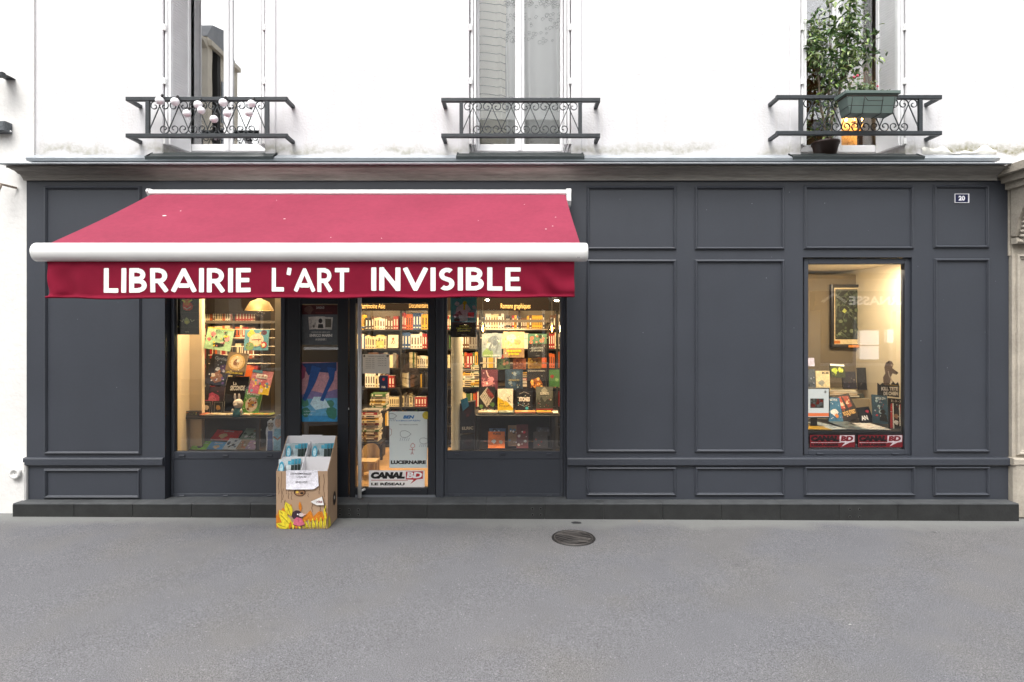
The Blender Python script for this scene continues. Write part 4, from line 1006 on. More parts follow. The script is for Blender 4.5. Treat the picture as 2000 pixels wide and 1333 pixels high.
# ================================================================== OPPOSITE SIDE OF THE STREET (seen mirrored in the panes)
OST = mat('opposite_stone', (.68, .62, .52), .9, var=.12, vscale=1.5, bump=.3, bscale=15)
OSL = mat('slate_roof', (.24, .25, .27), .6, var=.2, vscale=5)
OGL = glass('opposite_glass', .25, 1.5); 
def opposite(x0, x1, z1, name, label, dark_ground=False, step=2.6, seed=0, depth=9, ch=True):
    t = thing(name, label, 'building', ((x0 + x1) / 2, -14.5, 0)); Y = -14.0
    wins = []; x = x0 + 1.2
    while x < x1 - 1.6:
        z = 4.4
        while z < z1 - 2.2: wins.append((x, x + 1.05, z, z + 2.0)); z += 3.05
        x += step
    m_ = MB()
    gx = []; x = x0 + 1.0
    while x < x1 - 3: gx.append((x, x + 2.6, .5, 3.0)); x += 3.6
    # slab facing the shop (front face is at Y, looking towards +Y)
    m_.wall(x0, x1, gz(0) - .1, z1, Y - .3, .3, wins + gx, OST); m_.box((x0, Y - depth, 0), (x1, Y - .9, z1 - .1), OST); m_.box((x0 + .02, Y - .9, 0), (x1 - .02, Y - .7, z1 - .2), mat('opposite_dark_rooms', (.04, .04, .04), .9)); m_.build('wall', t)
    for i, (a, c, d, e) in enumerate(wins + gx):
        f = MB(); f.box((a, Y - .25, d), (a + .08, Y - .18, e), WHITE); f.box((c - .08, Y - .25, d), (c, Y - .18, e), WHITE); f.box((a + .08, Y - .25, d), (c - .08, Y - .18, d + .08), WHITE); f.box((a + .08, Y - .25, e - .08), (c - .08, Y - .18, e), WHITE); f.box(((a + c) / 2 - .05, Y - .25, d + .08), ((a + c) / 2 + .05, Y - .18, e - .08), WHITE)
        fo = f.build('window', t); p = MB(); p.box((a + .08, Y - .24, d + .08), (c - .08, Y - .235, e - .08), OGL); p.build('pane', fo)
        if d > 4:
            r = MB(); r.box((a - .05, Y + .02, d + .75), (c + .05, Y + .06, d + .8), IRON)
            for k in range(8): r.box((a - .04 + k * .155, Y + .03, d), (a - .02 + k * .155, Y + .05, d + .75), IRON)
            r.build('railing', fo)
    for zz in (3.5, 7.1, z1 - .4):
        c = MB(); c.box((x0 - .15, Y - depth, zz + .1), (x0 - .0, Y, zz + .28), OST); c.box((x1 + .0, Y - depth, zz + .1), (x1 + .15, Y, zz + .28), OST); c.extx(x0, x1, [(Y, zz), (Y + .12, zz + .05), (Y + .22, zz + .12), (Y + .35, zz + .16), (Y + .35, zz + .26), (Y, zz + .3)], OST); c.build('cornice', t)
    r = MB(); r.extx(x0, x1, [(Y + .05, z1), (Y - .35, z1 + .6), (Y - depth * .5, z1 + .8), (Y - depth + .1, z1)], OSL); r.build('roof', t)
    for k in range(int((x1 - x0) / 6) + 1 if ch else 0):
        r = MB(); xx = x0 + 1 + k * 6; r.box((xx, Y - 4.4, z1 + .9), (xx + 1.4, Y - 3.8, z1 + 2.2), OST); r.build('chimney', t)
    return t
ob = opposite(-4.8, 33, 8.7, 'opposite_building', 'long beige stone building across the street with agency sign, mirrored in the panes', seed=1)
opposite(-31, -10.75, 12.1, 'opposite_building', 'beige stone corner building across the street, mirrored in the left upstairs window', seed=2, depth=2.2, ch=False)
opposite(-9.8, -4.9, 5.4, 'opposite_building', 'low two-storey stone house across the street between two taller buildings', seed=3, depth=5, ch=False)
sg = thing('agency_sign', 'dark fascia sign reading MONTPARNASSE on the building across the street', 'sign', (13.2, -13.9, 2.5))
b = MB(); b.box((10.2, -13.93, 2.40), (16.6, -13.62, 3.05), mat('sign_band', (.05, .05, .055), .5)); b.build('fascia', sg)
pr = Print((15.1, -13.617, 2.58), (-3.75, 0, 0), (0, 0, .30), .001, .003); pr.text('MONTPARNASSE', 0, 0, 1, 1, mat('sign_white', (.85, .85, .85), .5, emit=(1, 1, 1), estr=.5), .03); pr.build('lettering', sg)
pr = Print((11.3, -13.617, 2.5), (-.9, 0, 0), (0, 0, .5), .001, .003); pr.poly([(0, .4), (.5, 1), (1, .4), (.9, .3), (.5, .8), (.1, .3)], '#e8e8e8'); pr.build('roof_emblem', sg)
LIT = mat('lit_notice', (.8, .8, .8), .5, emit=(1, 1, 1), estr=1.2)
for i, (xa, xb, za, zb2) in enumerate(((12.05, 12.7, 1.22, 1.72), (12.05, 12.7, .72, 1.18), (13.0, 13.5, 1.3, 1.75), (10.0, 10.5, 1.15, 1.6))):
    b = MB(); b.box((xa, -14.16, za), (xb, -14.14, zb2), LIT); b.solo('lit_notice', ['upper bright property notice in the agency window across the street', 'lower bright property notice in the agency window across the street', 'separate right hand property notice in the agency window across the street', 'far left property notice in the agency window across the street'][i], 'notice', 'property notices in the agency window')

# side windows of the corner building
for t_ in [o for o in bpy.data.objects if o.name.startswith('opposite_building') and 'corner' in o.get('label', '')]:
    for zz in (4.6, 7.7, 9.4):
        f = MB(); f.box((-10.745, -15.7, zz), (-10.70, -14.9, zz + 1.5), mat('grey_window', (.30, .33, .36), .3)); f.build('side_window', t_)
# parked car on the far side of the street, seen only as a reflection
car = thing('parked_car', 'dark grey parked car across the street, mirrored in the door and sidelight glass', 'car', (-5.2, -9.5, gz(-5) - .15))
CP = mat('car_paint_grey', (.045, .05, .058), .18, metal=.5); CG = mat('car_glass', (.02, .025, .03), .05); RUB = mat('rubber', (.015, .015, .015), .8)
ox, oy, oz = -5.2, -9.5, gz(-5) - .15
bp_ = [(-2.1, .28), (-2.12, .62), (-1.95, .80), (-1.2, .92), (1.35, .95), (1.95, .9), (2.1, .7), (2.1, .3), (1.75, .22), (-1.75, .22)]
cp_ = [(-1.15, .93), (-.55, 1.36), (-.2, 1.44), (.75, 1.44), (1.25, 1.32), (1.75, .95)]
def prism(pf, ya, yb, m, inset=0, nm='body', zb=None):
    q = MB(); n = len(pf); cxm = sum(p[0] for p in pf) / n
    rings = [(ya, 0), (ya - .12 if inset else ya, 1)]
    vs = []
    for (yy, k) in ((yb, inset), (yb + .1, 0), (ya - .1, 0), (ya, inset)):
        for (x, z) in pf: vs.append((ox + x * (1 - .02 * (k > 0)), oy + yy, oz + z - (.06 * (k > 0) * (z > .9))))
    fs = [tuple(range(n)), tuple(range(3 * n, 4 * n))[::-1]] + [(r * n + i, r * n + (i + 1) % n, (r + 1) * n + (i + 1) % n, (r + 1) * n + i) for r in range(3) for i in range(n)]
    q.add(vs, fs, m); return q.build(nm, car)
prism(bp_, .86, -.86, CP, 1, 'body'); prism(cp_, .68, -.68, CP, 1, 'cabin')
for sy in (.685,):
    for (xa, xb, pts) in ((0, 0, [(-.98, .96), (-.5, 1.30), (-.02, 1.37), (-.02, .96)]), (0, 0, [(.06, .96), (.06, 1.37), (.72, 1.37), (1.1, 1.28), (1.45, .98)])):
        q = MB(); q.add([(ox + x, oy + sy + .004 - (z - .96) * .0, oz + z) for x, z in pts], [tuple(range(len(pts)))], CG); q.build('side_window', car)
for wx in (-1.35, 1.35):
    for wy in (.80, -.80):
        q = MB(); q.lathe((ox + wx, oy + wy, oz + .32), [(.0001, -.1), (.31, -.1), (.32, -.06), (.32, .06), (.31, .09), (.2, .09)], RUB, 24, True, 'y'); wh = q.build('wheel', car)
        q = MB(); q.lathe((ox + wx, oy + wy, oz + .32), [(.20, .085), (.18, .10), (.05, .095), (.0001, .1)], STEEL, 16, True, 'y'); q.build('hub_cap', wh)
for xx in (-2.05, 2.03):
    q = MB(); q.box((ox + xx - .05, oy + .55, oz + .62), (ox + xx + .05, oy + .80, oz + .76), mat('lamp_lens', (.6, .6, .6), .1)); q.build('headlight' if xx < 0 else 'tail_light', car)
# ================================================================== BOOKSHOP INTERIOR
FLZ = .15; CEZ = 3.15
shell = MB(); rx0, rx1, ry0, ry1 = -5.4, 1.7, .17, 4.6
WALLI = mat('warm_interior_wall', (.16, .12, .08), .85, var=.05, vscale=2)
shell.quad((rx0, ry1, FLZ), (rx1, ry1, FLZ), (rx1, ry1, CEZ), (rx0, ry1, CEZ), WALLI)
shell.quad((rx0, ry0, FLZ), (rx0, ry1, FLZ), (rx0, ry1, CEZ), (rx0, ry0, CEZ), WALLI); shell.quad((rx1, ry0, FLZ), (rx1, ry1, FLZ), (rx1, ry1, CEZ), (rx1, ry0, CEZ), WALLI)
shell.build('shop_walls', kind='structure')
shell = MB(); shell.quad((rx0, ry0, CEZ), (rx1, ry0, CEZ), (rx1, ry1, CEZ), (rx0, ry1, CEZ), mat('ceiling_paint', (.6, .55, .48), .9)); shell.build('shop_ceiling', kind='structure')
fl = MB()
fl.quad((rx0, .145, FLZ - .012), (rx1, .145, FLZ - .012), (rx1, ry1, FLZ - .012), (rx0, ry1, FLZ - .012), BLACKM)
fo = fl.build('shop_floor', kind='structure')
rg = random.Random(5); y = .16
while y < 3.2:                                    # oak boards near the door
    b = MB(); b.box((-2.6, y, FLZ - .011), (-.2, y + .117, FLZ + rg.uniform(0, .001)), WOOD); b.build('floor_board', fo); y += .12
bk = MB(); bk.quad((rx0, .165, FLZ), (XR_(334), .165, FLZ), (XR_(334), .165, CEZ), (rx0, .165, CEZ), WALLI); bk.quad((XR_(1100), .165, FLZ), (rx1, .165, FLZ), (rx1, .165, CEZ), (XR_(1100), .165, CEZ), WALLI)
bk.quad((rx0, .165, RZ1), (rx1, .165, RZ1), (rx1, .165, CEZ), (rx0, .165, CEZ), WALLI); bk.build('shop_front_wall', kind='structure')

def area(name, loc, sx_, sy_, e, col=(1, .78, .50), rot=(0, 0, 0)):
    l = bpy.data.lights.new(name, 'AREA'); l.shape = 'RECTANGLE'; l.size = sx_; l.size_y = sy_; l.energy = e; l.color = col
    o = bpy.data.objects.new(name, l); COL.objects.link(o); o.location = loc; o.rotation_euler = rot; return o
WARM = (1, .74, .43)
area('ceiling_lamp_light', (-.4, 1.3, 3.0), 2.2, 1.2, 50, WARM); area('ceiling_lamp_light', (-3.2, 1.3, 3.0), 1.6, 1.0, 42, WARM); area('ceiling_lamp_light', (-1.6, 3.2, 3.0), 2.5, 1.0, 34, WARM)
area('display_fill_light', (-2.75, .30, 2.9), .9, .15, 36, WARM, (R(24), 0, 0)); area('display_fill_light', (-.1, .30, 2.9), 1.0, .15, 40, WARM, (R(24), 0, 0))  # area lights without fixtures, added to brighten the displayed covers

# palette of spines
SPN = {'white': '#d8d2c4', 'cream': '#cfbf97', 'black': '#181616', 'red': '#8f1f1c', 'yellow': '#c79a24', 'orange': '#b8561f', 'blue': '#2c4a72', 'green': '#3f5e33', 'brown': '#5a3a22', 'grey': '#77736c', 'pink': '#b06a6c', 'teal': '#2d6664'}
_ub = {}
def unitbook(c):
    if c in _ub: return _ub[c]
    m = MB(); mc = mat('spine_' + c, SPN[c], .5); pg = PAPER
    m.add([(-.5, -.5, 0), (.5, -.5, 0), (.5, .5, 0), (-.5, .5, 0), (-.5, -.5, 1), (.5, -.5, 1), (.5, .5, 1), (-.5, .5, 1)], [(0, 3, 2, 1), (0, 1, 5, 4), (1, 2, 6, 5), (3, 0, 4, 7)], mc)
    m.add([(.5, .5, 0), (-.5, .5, 0), (-.5, .5, 1), (.5, .5, 1), (-.42, -.46, 1), (.42, -.46, 1), (.42, .5, 1), (-.42, .5, 1)], [(0, 1, 2, 3), (4, 5, 6, 7)], pg)
    m.add([(-.5, -.5, 1), (.5, -.5, 1), (.42, -.46, .985), (-.42, -.46, .985)], [(0, 1, 2, 3)], mc)
    band = mat('spine_title_' + ('l' if c in ('black', 'red', 'blue', 'green', 'brown', 'teal') else 'd'), '#cfc9b8' if c in ('black', 'red', 'blue', 'green', 'brown', 'teal') else '#40342c', .5)
    m.add([(-.22, -.506, .3), (.22, -.506, .3), (.22, -.506, .78), (-.22, -.506, .78), (-.3, -.506, .08), (.3, -.506, .08), (.3, -.506, .16), (-.3, -.506, .16)], [(0, 1, 2, 3), (4, 5, 6, 7)], band)
    _ub[c] = m.mesh('book'); return _ub[c]
ORD = 'first second third fourth fifth sixth seventh eighth ninth tenth eleventh twelfth thirteenth fourteenth fifteenth sixteenth seventeenth eighteenth nineteenth twentieth'.split() + ['twenty-' + q for q in 'first second third fourth fifth sixth seventh eighth ninth'.split()]
BN = [0]
def uniq(lab):
    n = lab; return n
def shelfbook(x, y, z, w_, d, h, c, label, group, lean=0, flat=False):
    o = bpy.data.objects.new('book', unitbook(c)); COL.objects.link(o); o['label'] = label; o['category'] = 'book'; o['group'] = group
    if flat: o.location = (x, y, z); o.rotation_euler = (0, R(90), 0); o.scale = (h, d, w_)
    else: o.location = (x, y, z); o.rotation_euler = (0, lean, 0); o.scale = (w_, d, h)
    BN[0] += 1; return o
def row(px0, px1, pyshelf, Y, hmin, hmax, where, seed, cols=None, wmin=.028, wmax=.046, gap=.12):
    """upright books standing side by side on the shelf board whose top is at row pyshelf"""
    g = random.Random(seed); x = X_(px0, Y); xe = X_(px1, Y); z = Z_(pyshelf, Y); L = []
    while x < xe - wmin:
        w_ = min(g.uniform(wmin, wmax), xe - x); c = g.choice(cols or list(SPN))
        if L and g.random() < .45: c = L[-1][2]; w_ = L[-1][1] if xe - x > L[-1][1] else w_
        if g.random() < gap * .25 and len(L) > 3: x += g.uniform(.03, .09)
        h = (L[-1][3] if L and L[-1][2] == c and g.random() < .7 else g.uniform(hmin, hmax)); L.append((x + w_ / 2, w_ - .002, c, h)); x += w_
    for i, (x, w_, c, h) in enumerate(L):
        n_ = len(L); pos = f'{ORD[i]} from left' if i <= n_ // 2 else f'{ORD[n_ - 1 - i]} from right'
        shelfbook(x, Y, z, w_, .17, h, c, f'{"thick" if w_ > .036 else "thin"} {c} spine, {pos}, {where}', 'books on the bookshop shelves')
def bookcase(label, px0, px1, Y, shelves, ups, top_py, header=None):
    t = thing('bookcase', label, 'bookcase', (X_((px0 + px1) / 2, Y), Y + .1, FLZ))
    yf, yb = Y - .11, Y + .16; th = .022
    for p in ups:
        m = MB(); x = X_(p, yf); m.box((x - .014, yf, FLZ), (x + .014, yb, Z_(top_py, Y)), BLACKM); m.build('upright', t)
    for p in shelves:
        m = MB(); z = Z_(p, Y); m.box((X_(px0, yf) + .0, yf + .004, z - th), (X_(px1, yf), yb, z - .0005), BLACKM); m.build('shelf', t)
    m = MB(); m.box((X_(px0, Y) - .02, yb + .001, FLZ), (X_(px1, Y) + .02, yb + .015, Z_(top_py, Y)), mat('bookcase_back', (.13, .095, .055), .7)); m.build('back_panel', t)
    m = MB(); zt = Z_(top_py, Y); m.box((X_(px0, yf) - .02, yf - .05, zt - .13), (X_(px1, yf) + .02, yf - .01, zt + .30), mat('header_board', (.010, .007, .005), .8, spec=.2)); ho = m.build('header_board', t)
    for (s, a, c, py0, py1) in header or []:
        yy = yf - .052; pr = Print(W(a, py1, yy), (X_(c, yy) - X_(a, yy), 0, 0), (0, 0, Z_(py0, yy) - Z_(py1, yy)), .0004, .002); pr.text(s, 0, 0, 1, 1, mat('gold_letters', (.75, .52, .22), .4, metal=.4), .01); pr.build('header_lettering', ho)
    return t
BY_ = 2.5
SH = [644, 681, 718, 756, 793, 830, 868]
bookcase('wide black wall bookcase with gold-lettered header boards seen through door and right display window', 690, 1150, BY_, SH, (692, 783, 866, 940, 1014, 1088, 1148), 590,
         [('Patrimoine Asie', 704, 752, 593, 603), ('Documentaire', 799, 836, 592, 602), ('Romans graphiques', 978, 1036, 593, 606)])
area('shelf_strip_light', (X_(900, 2.45), 2.42, Z_(590, 2.5) - .04), 3.0, .03, 9, (1, .82, .55), (R(10), 0, 0))
fic = ['white', 'cream', 'cream', 'black', 'red', 'grey', 'brown', 'white', 'orange']
row(706, 716, 644, BY_, .19, .22, 'top shelf behind the door handle', 1, ['yellow', 'black', 'green'])
row(716, 781, 644, BY_, .15, .19, 'top left shelf seen through the door', 2, ['black', 'white', 'cream', 'brown', 'red'])
row(787, 838, 644, BY_, .20, .235, 'top right shelf seen through the door', 3, ['white', 'black', 'blue', 'yellow', 'red', 'orange'])
row(716, 758, 681, BY_, .16, .20, 'second left shelf seen through the door', 4, ['cream', 'white', 'black', 'orange', 'yellow'])
row(787, 838, 681, BY_, .20, .235, 'second right shelf seen through the door', 5, ['cream', 'red', 'yellow', 'white', 'orange', 'blue'])
row(716, 776, 756, BY_, .15, .2, 'shelf behind the white notice', 36, fic, .03, .05)
row(816, 838, 718, BY_, .15, .2, 'third right shelf seen through the door', 6, fic)
row(750, 838, 793, BY_, .13, .19, 'shelf just above the framed poster on the door', 7, fic)
row(870, 938, 644, BY_, .17, .22, 'top shelf above the grey column', 8, None)
row(938, 1066, 644, BY_, .16, .225, 'top shelf behind the display rack', 9, ['white', 'cream', 'red', 'brown', 'grey', 'blue', 'yellow', 'white', 'black'])
row(1074, 1100, 644, BY_, .2, .235, 'top shelf right of the hanging bulb', 10, ['cream', 'white', 'yellow', 'brown'])
row(903, 936, 681, BY_, .19, .225, 'second shelf beside the grey column', 11, ['red', 'orange', 'white', 'blue', 'brown', 'grey'])
row(903, 936, 718, BY_, .20, .235, 'third shelf beside the grey column', 12, ['yellow', 'red', 'orange', 'white', 'green'])
row(1070, 1100, 681, BY_, .20, .235, 'second shelf right of the display rack', 13, ['cream', 'red', 'brown', 'white'])
row(1070, 1084, 718, BY_, .18, .22, 'third shelf right of the display rack', 14, ['cream', 'red', 'orange'])
row(940, 1066, 868, BY_, .18, .21, 'low shelf seen under the rack table', 16, ['cream', 'yellow', 'red', 'orange', 'white'], .05, .07)
def pile(px, pytop, pybot, Y, where, seed, w_=.26, cols=None, bz=None):
    g = random.Random(seed); z = Z_(pybot, Y) if bz is None else bz; zt = Z_(pytop, Y); L = []
    while z < zt:
        th = g.uniform(.022, .038); L.append((z, th, g.choice(cols or ['cream', 'white', 'cream', 'grey', 'brown', 'red', 'green', 'yellow']))); z += th
    for i, (z, th, c) in enumerate(L):
        o = shelfbook(X_(px, Y) - w_ / 2 + g.uniform(-.01, .01), Y + g.uniform(-.01, .01), z + th / 2, w_ * g.uniform(.93, 1), .2, th - .001, c, f'{c} book, {ORD[i]} from bottom of the pile {where}', 'piled books inside the bookshop', flat=True)
pile(915, 722, 755, BY_ - .02, 'left of the display rack', 20, .20); pile(931, 716, 755, BY_ - .02, 'close behind the left rack post', 21, .15)
pile(958, 735, 755, BY_, 'behind the left plum album', 22, .2); pile(1022, 730, 755, BY_, 'behind the blue framed album', 23, .2); 
pile(726, 800, 860, 1.5, 'on the floor behind the door', 25, .22); pile(742, 770, 800, 1.9, 'on the low table behind the door', 26, .2)
# the many further books deeper on the shelves, joined
fm = MB(); g = random.Random(77)
def filler(px0, px1, pys, Y, hmin, hmax, cols, wmin=.014, wmax=.03, flat=False):
    x = X_(px0, Y); xe = X_(px1, Y); z = Z_(pys, Y); c = 'cream'; h = .2
    while x < xe:
        w_ = g.uniform(wmin, wmax)
        if g.random() < .5: c = g.choice(cols); h = g.uniform(hmin, hmax)
        if g.random() < .93: fm.box((x + .0006, Y - .085 + g.uniform(0, .012), z), (min(x + w_ - .0006, xe), Y + .085, z + h), mat('spine_' + c, SPN[c], .5))
        x += w_
ALLC = ['cream', 'white', 'grey', 'brown', 'red', 'black', 'orange', 'blue', 'green', 'yellow', 'black', 'brown']
for (a, c, p, hm, hx_, cl) in ((940, 1068, 681, .17, .225, ALLC), (938, 990, 718, .18, .23, ALLC), (1045, 1068, 718, .18, .23, ALLC), (1086, 1100, 718, .2, .23, ALLC), (1070, 1100, 756, .18, .22, ALLC), (1070, 1100, 793, .18, .22, ALLC), (905, 936, 793, .17, .21, ALLC), (905, 936, 830, .17, .21, ALLC),
                            (787, 815, 718, .18, .225, ALLC), (787, 838, 756, .17, .22, ALLC), (716, 780, 718, .16, .22, ['brown', 'black', 'red', 'grey', 'cream']), (758, 838, 830, .17, .22, ALLC), (716, 780, 830, .16, .21, ALLC), (700, 716, 681, .18, .22, ALLC), (868, 880, 644, .18, .22, ALLC), (868, 880, 681, .18, .22, ALLC), (868, 880, 718, .18, .22, ALLC)):
    filler(a, c, p, BY_, hm, hx_, cl)
for (a, c, p) in ((394, 455, 700), (394, 455, 740), (458, 508, 740), (394, 455, 780), (458, 508, 780), (395, 405, 662)): filler(a, c, p, BY_, .16, .21, ['brown', 'orange', 'cream', 'red', 'grey', 'black'])
fm.solo('shelved_books', 'dense rows of further books deep on the shelves behind the displays', 'books', kind='stuff')
# low dark table for the piles near the door
t = thing('low_table', 'small dark table with book piles behind the shop door', 'table', (X_(733, 1.7), 1.7, FLZ)); m = MB(); m.box((X_(712, 1.5) - .1, 1.35, Z_(862, 1.5) - .03), (X_(748, 1.5), 1.68, Z_(862, 1.5) - .001), BLACKM); m.build('table_top', t)
for (dx, dy) in ((0, 0), (1, 0), (0, 1), (1, 1)):
    m = MB(); xx = X_(712, 1.5) - .08 + dx * .24; yy = 1.37 + dy * .27; m.box((xx, yy, FLZ), (xx + .03, yy + .03, Z_(862, 1.5) - .031), BLACKM); m.build('leg', t)
t = thing('side_table', 'taller narrow dark stand carrying books deeper inside behind the door', 'table', (X_(742, 1.9), 1.9, FLZ)); m = MB(); zt_ = Z_(800, 1.9); m.box((X_(728, 1.9) - .02, 1.76, zt_ - .03), (X_(755, 1.9), 2.04, zt_ - .001), BLACKM); m.build('table_top', t); m = MB(); m.box((X_(735, 1.9), 1.82, FLZ), (X_(750, 1.9), 1.98, zt_ - .031), BLACKM); m.build('leg', t)
t = thing('chair', 'rounded light wooden chair standing behind the door glass', 'chair', (X_(722, .9), .9, FLZ))
m = MB(); cx_ = X_(724, .9); m.sheet(lambda u, v: (cx_ - .1 + .2 * u, .9 + .05 * sin(pi * u), FLZ + .03 + (.32 - .06 * (2 * u - 1) ** 4) * v), 12, 4, WOODL); m.build('backrest', t); m = MB(); m.box((cx_ - .1, .7, FLZ + .18), (cx_ + .1, .88, FLZ + .2), WOODL); m.build('seat', t)
for dx in (-.09, .07):
    for dy in (.71, .85): m = MB(); m.box((cx_ + dx, dy, FLZ), (cx_ + dx + .02, dy + .02, FLZ + .179), WOODL); m.build('leg', t)

bookcase('narrow warm wood-backed bookcase behind the left display window', 388, 512, BY_, [630, 662, 700, 740, 780, 820], (388, 456, 511), 596)
row(394, 455, 630, BY_, .15, .20, 'top shelf behind the left display window', 30, ['white', 'cream', 'yellow', 'red', 'orange', 'brown'])
row(458, 506, 630, BY_, .15, .20, 'top shelf behind the gold lampshade', 31, ['red', 'pink', 'cream', 'brown', 'yellow', 'black'])
row(405, 455, 662, BY_, .15, .2, 'second shelf behind the swan book', 32, ['cream', 'red', 'grey', 'orange']); row(458, 506, 662, BY_, .15, .2, 'second shelf behind the round-portrait book', 33, ['brown', 'orange', 'cream', 'red'])
row(458, 506, 700, BY_, .17, .21, 'third shelf behind the left rack', 34, ['brown', 'orange', 'cream', 'yellow'], .03, .05)
area('shelf_strip_light', (X_(450, 2.45), 2.42, Z_(596, 2.5) - .04), .8, .03, 3, (1, .82, .55), (R(10), 0, 0))

# cream wing wall and pillar of the left window, round column of the right one
m = MB(); m.box((-3.9, .50, FLZ), (X_(394, .5), .56, CEZ), BEIGE); m.box((-3.46, .17, FLZ), (-3.43, .499, CEZ), BEIGE); m.build('wing_wall', kind='structure')
m = MB(); m.box((X_(537, .35), .35, FLZ), (X_(556, .35), .45, CEZ), mat('putty_pillar', (.42, .37, .28), .8, var=.06, vscale=3)); m.solo('pillar', 'slim putty coloured pillar between left display window and sidelight', 'pillar')
m = MB(); cxx = X_(892.5, .42); m.lathe((cxx, .42, FLZ), [(.066, 0), (.066, .04), (.061, .05), (.061, CEZ - FLZ)], mat('grey_column', (.40, .38, .31), .75, var=.06, vscale=4), 24); m.solo('column', 'round pale grey column standing at the left of the right display window', 'column')

# ---- display books ------------------------------------------------------------
def slab(t, w_, h, th, bg, ops, soft=False, rot=None):
    m = MB(); cm = bg if not isinstance(bg, str) else mat('cover_' + bg, bg, .35, var=.28, vscale=14, var2=.22, v2scale=50)
    m.box((-w_ / 2, -th, 0), (w_ / 2, -th + .002, h), cm); m.box((-w_ / 2, -.002, 0), (w_ / 2, 0, h), cm); m.box((-w_ / 2, -th + .0021, 0), (-w_ / 2 + .002, -.0021, h), cm); m.build('cover', t, True)
    m = MB(); m.box((-w_ / 2 + .0025, -th + .0022, .003), (w_ / 2 - .003, -.0022, h - .003), PAPER); m.build('pages', t, True)
    if ops:
        pr = Print((-w_ / 2, -th, 0), (w_, 0, 0), (0, 0, h), .00022, .0004); pr.ops(ops); pr.build('cover_art', t, True)
def enrich(bg, ops, seed):
    if not ops or len(ops) < 3 or not isinstance(bg, str): return ops
    pal = [q for o in ops for q in o if isinstance(q, str) and q.startswith('#')] + [gainhex(bg, .5), gainhex(bg, 1.7)]
    tx = [o for o in ops if o[0] == 't']; rest = [o for o in ops if o[0] != 't']
    return rest + [('n', 26, seed, pal, .1, .14, .9, .84, .012, .045)] + tx
def book(px0, py0, px1, py1, Y, label, bg, ops, tilt=14, yaw=0, roll=0, th=.016, cat='book', name='book', group=None):
    s = .005 * (CAM_D + Y) / CAM_D; p = W((px0 + px1) / 2, py1, Y); ops = enrich(bg, ops, int(px0 * 7 + py0))
    t = thing(name, label, cat, p, group, (R(-tilt), R(roll), R(yaw)))
    slab(t, (px1 - px0) * s, (py1 - py0) * s / cos(R(tilt)), th, bg, ops); return t
def lying(px0, px1, Y0, Y1, z, th, label, bg, ops, yaw=0, group=None):
    x0, x1 = X_(px0, Y0), X_(px1, Y0); t = thing('book', label, 'book', ((x0 + x1) / 2, Y0, z + th), group, (R(-90), 0, R(yaw)))
    # cover faces up: local -Y becomes +Z
    slab(t, x1 - x0, Y1 - Y0, th, bg, ops); return t
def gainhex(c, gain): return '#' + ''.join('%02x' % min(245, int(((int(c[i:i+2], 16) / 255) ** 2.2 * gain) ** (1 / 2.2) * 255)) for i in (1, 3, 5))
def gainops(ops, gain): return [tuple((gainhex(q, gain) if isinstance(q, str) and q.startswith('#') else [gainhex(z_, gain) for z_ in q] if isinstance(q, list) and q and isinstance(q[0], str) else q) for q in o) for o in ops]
def art(seed, cols, n=14, r0=.05, r1=.16, y0=.1, y1=.8): return [('n', n, seed, cols, .1, y0, .9, y1, r0, r1)]
# LEFT WINDOW rack: posts, bars, table
def rack(label, pxl, pxr, pyt, tabl, tabr, pytab, Y, bars, legs, pyleg, pylow):
    t = thing('display_rack', label, 'display rack', (X_((pxl + pxr) / 2, Y), Y, FLZ)); zt = Z_(pytab, Y - .12)
    for p in (pxl, pxr):
        m = MB(); x = X_(p, Y + .12); m.box((x - .014, Y + .21, zt + .001), (x + .014, Y + .24, Z_(pyt, Y + .12)), BLACKM); m.build('post', t)
    m = MB(); z = Z_(pyt, Y + .1); m.box((X_(pxl, Y + .1) - .02, Y + .20, z + .0005), (X_(pxr, Y + .1) + .02, Y + .25, z + .03), mat('rack_grey', (.10, .085, .07), .5)); m.build('top_bar', t)
    for q in bars:
        m = MB(); z = Z_(q, Y + .08); m.bar((X_(pxl, Y + .08), Y + .20, z), (X_(pxr, Y + .08), Y + .20, z), .006, mat('pale_rod', (.62, .55, .42), .35, metal=.3), 6); m.build('rod', t)
    m = MB(); m.box((X_(tabl, Y - .12), Y - .12, zt - .022), (X_(tabr, Y - .12), Y + .34, zt), BLACKM, .003); m.build('table_top', t)
    for p in legs:
        for yy in (Y - .10, Y + .28):
            m = MB(); x = X_(p, Y - .1); m.box((x - .02, yy, FLZ), (x + .02, yy + .03, zt - .0225), BLACKM); m.build('leg', t)
    m = MB(); zl = Z_(pylow, Y - .1); m.box((X_(legs[0], Y - .1) + .021, Y - .09, zl - .02), (X_(legs[1], Y - .1) - .021, Y + .30, zl), BLACKM); m.build('lower_shelf', t)
    m = MB(); m.box((X_(legs[0], Y - .1) + .021, Y + .31, zl + .001), (X_(legs[1], Y - .1) - .021, Y + .32, zt - .03), BLACKM); m.build('back_board', t)
    return zt, zl
LY = .55
zt1, zl1 = rack('black display rack and table crowded with picture books in the left window', 396, 532, 632, 343, 541, 815, LY, (644, 661, 678, 695, 712), (351, 503), 880, 880)
lb = 'left display window'
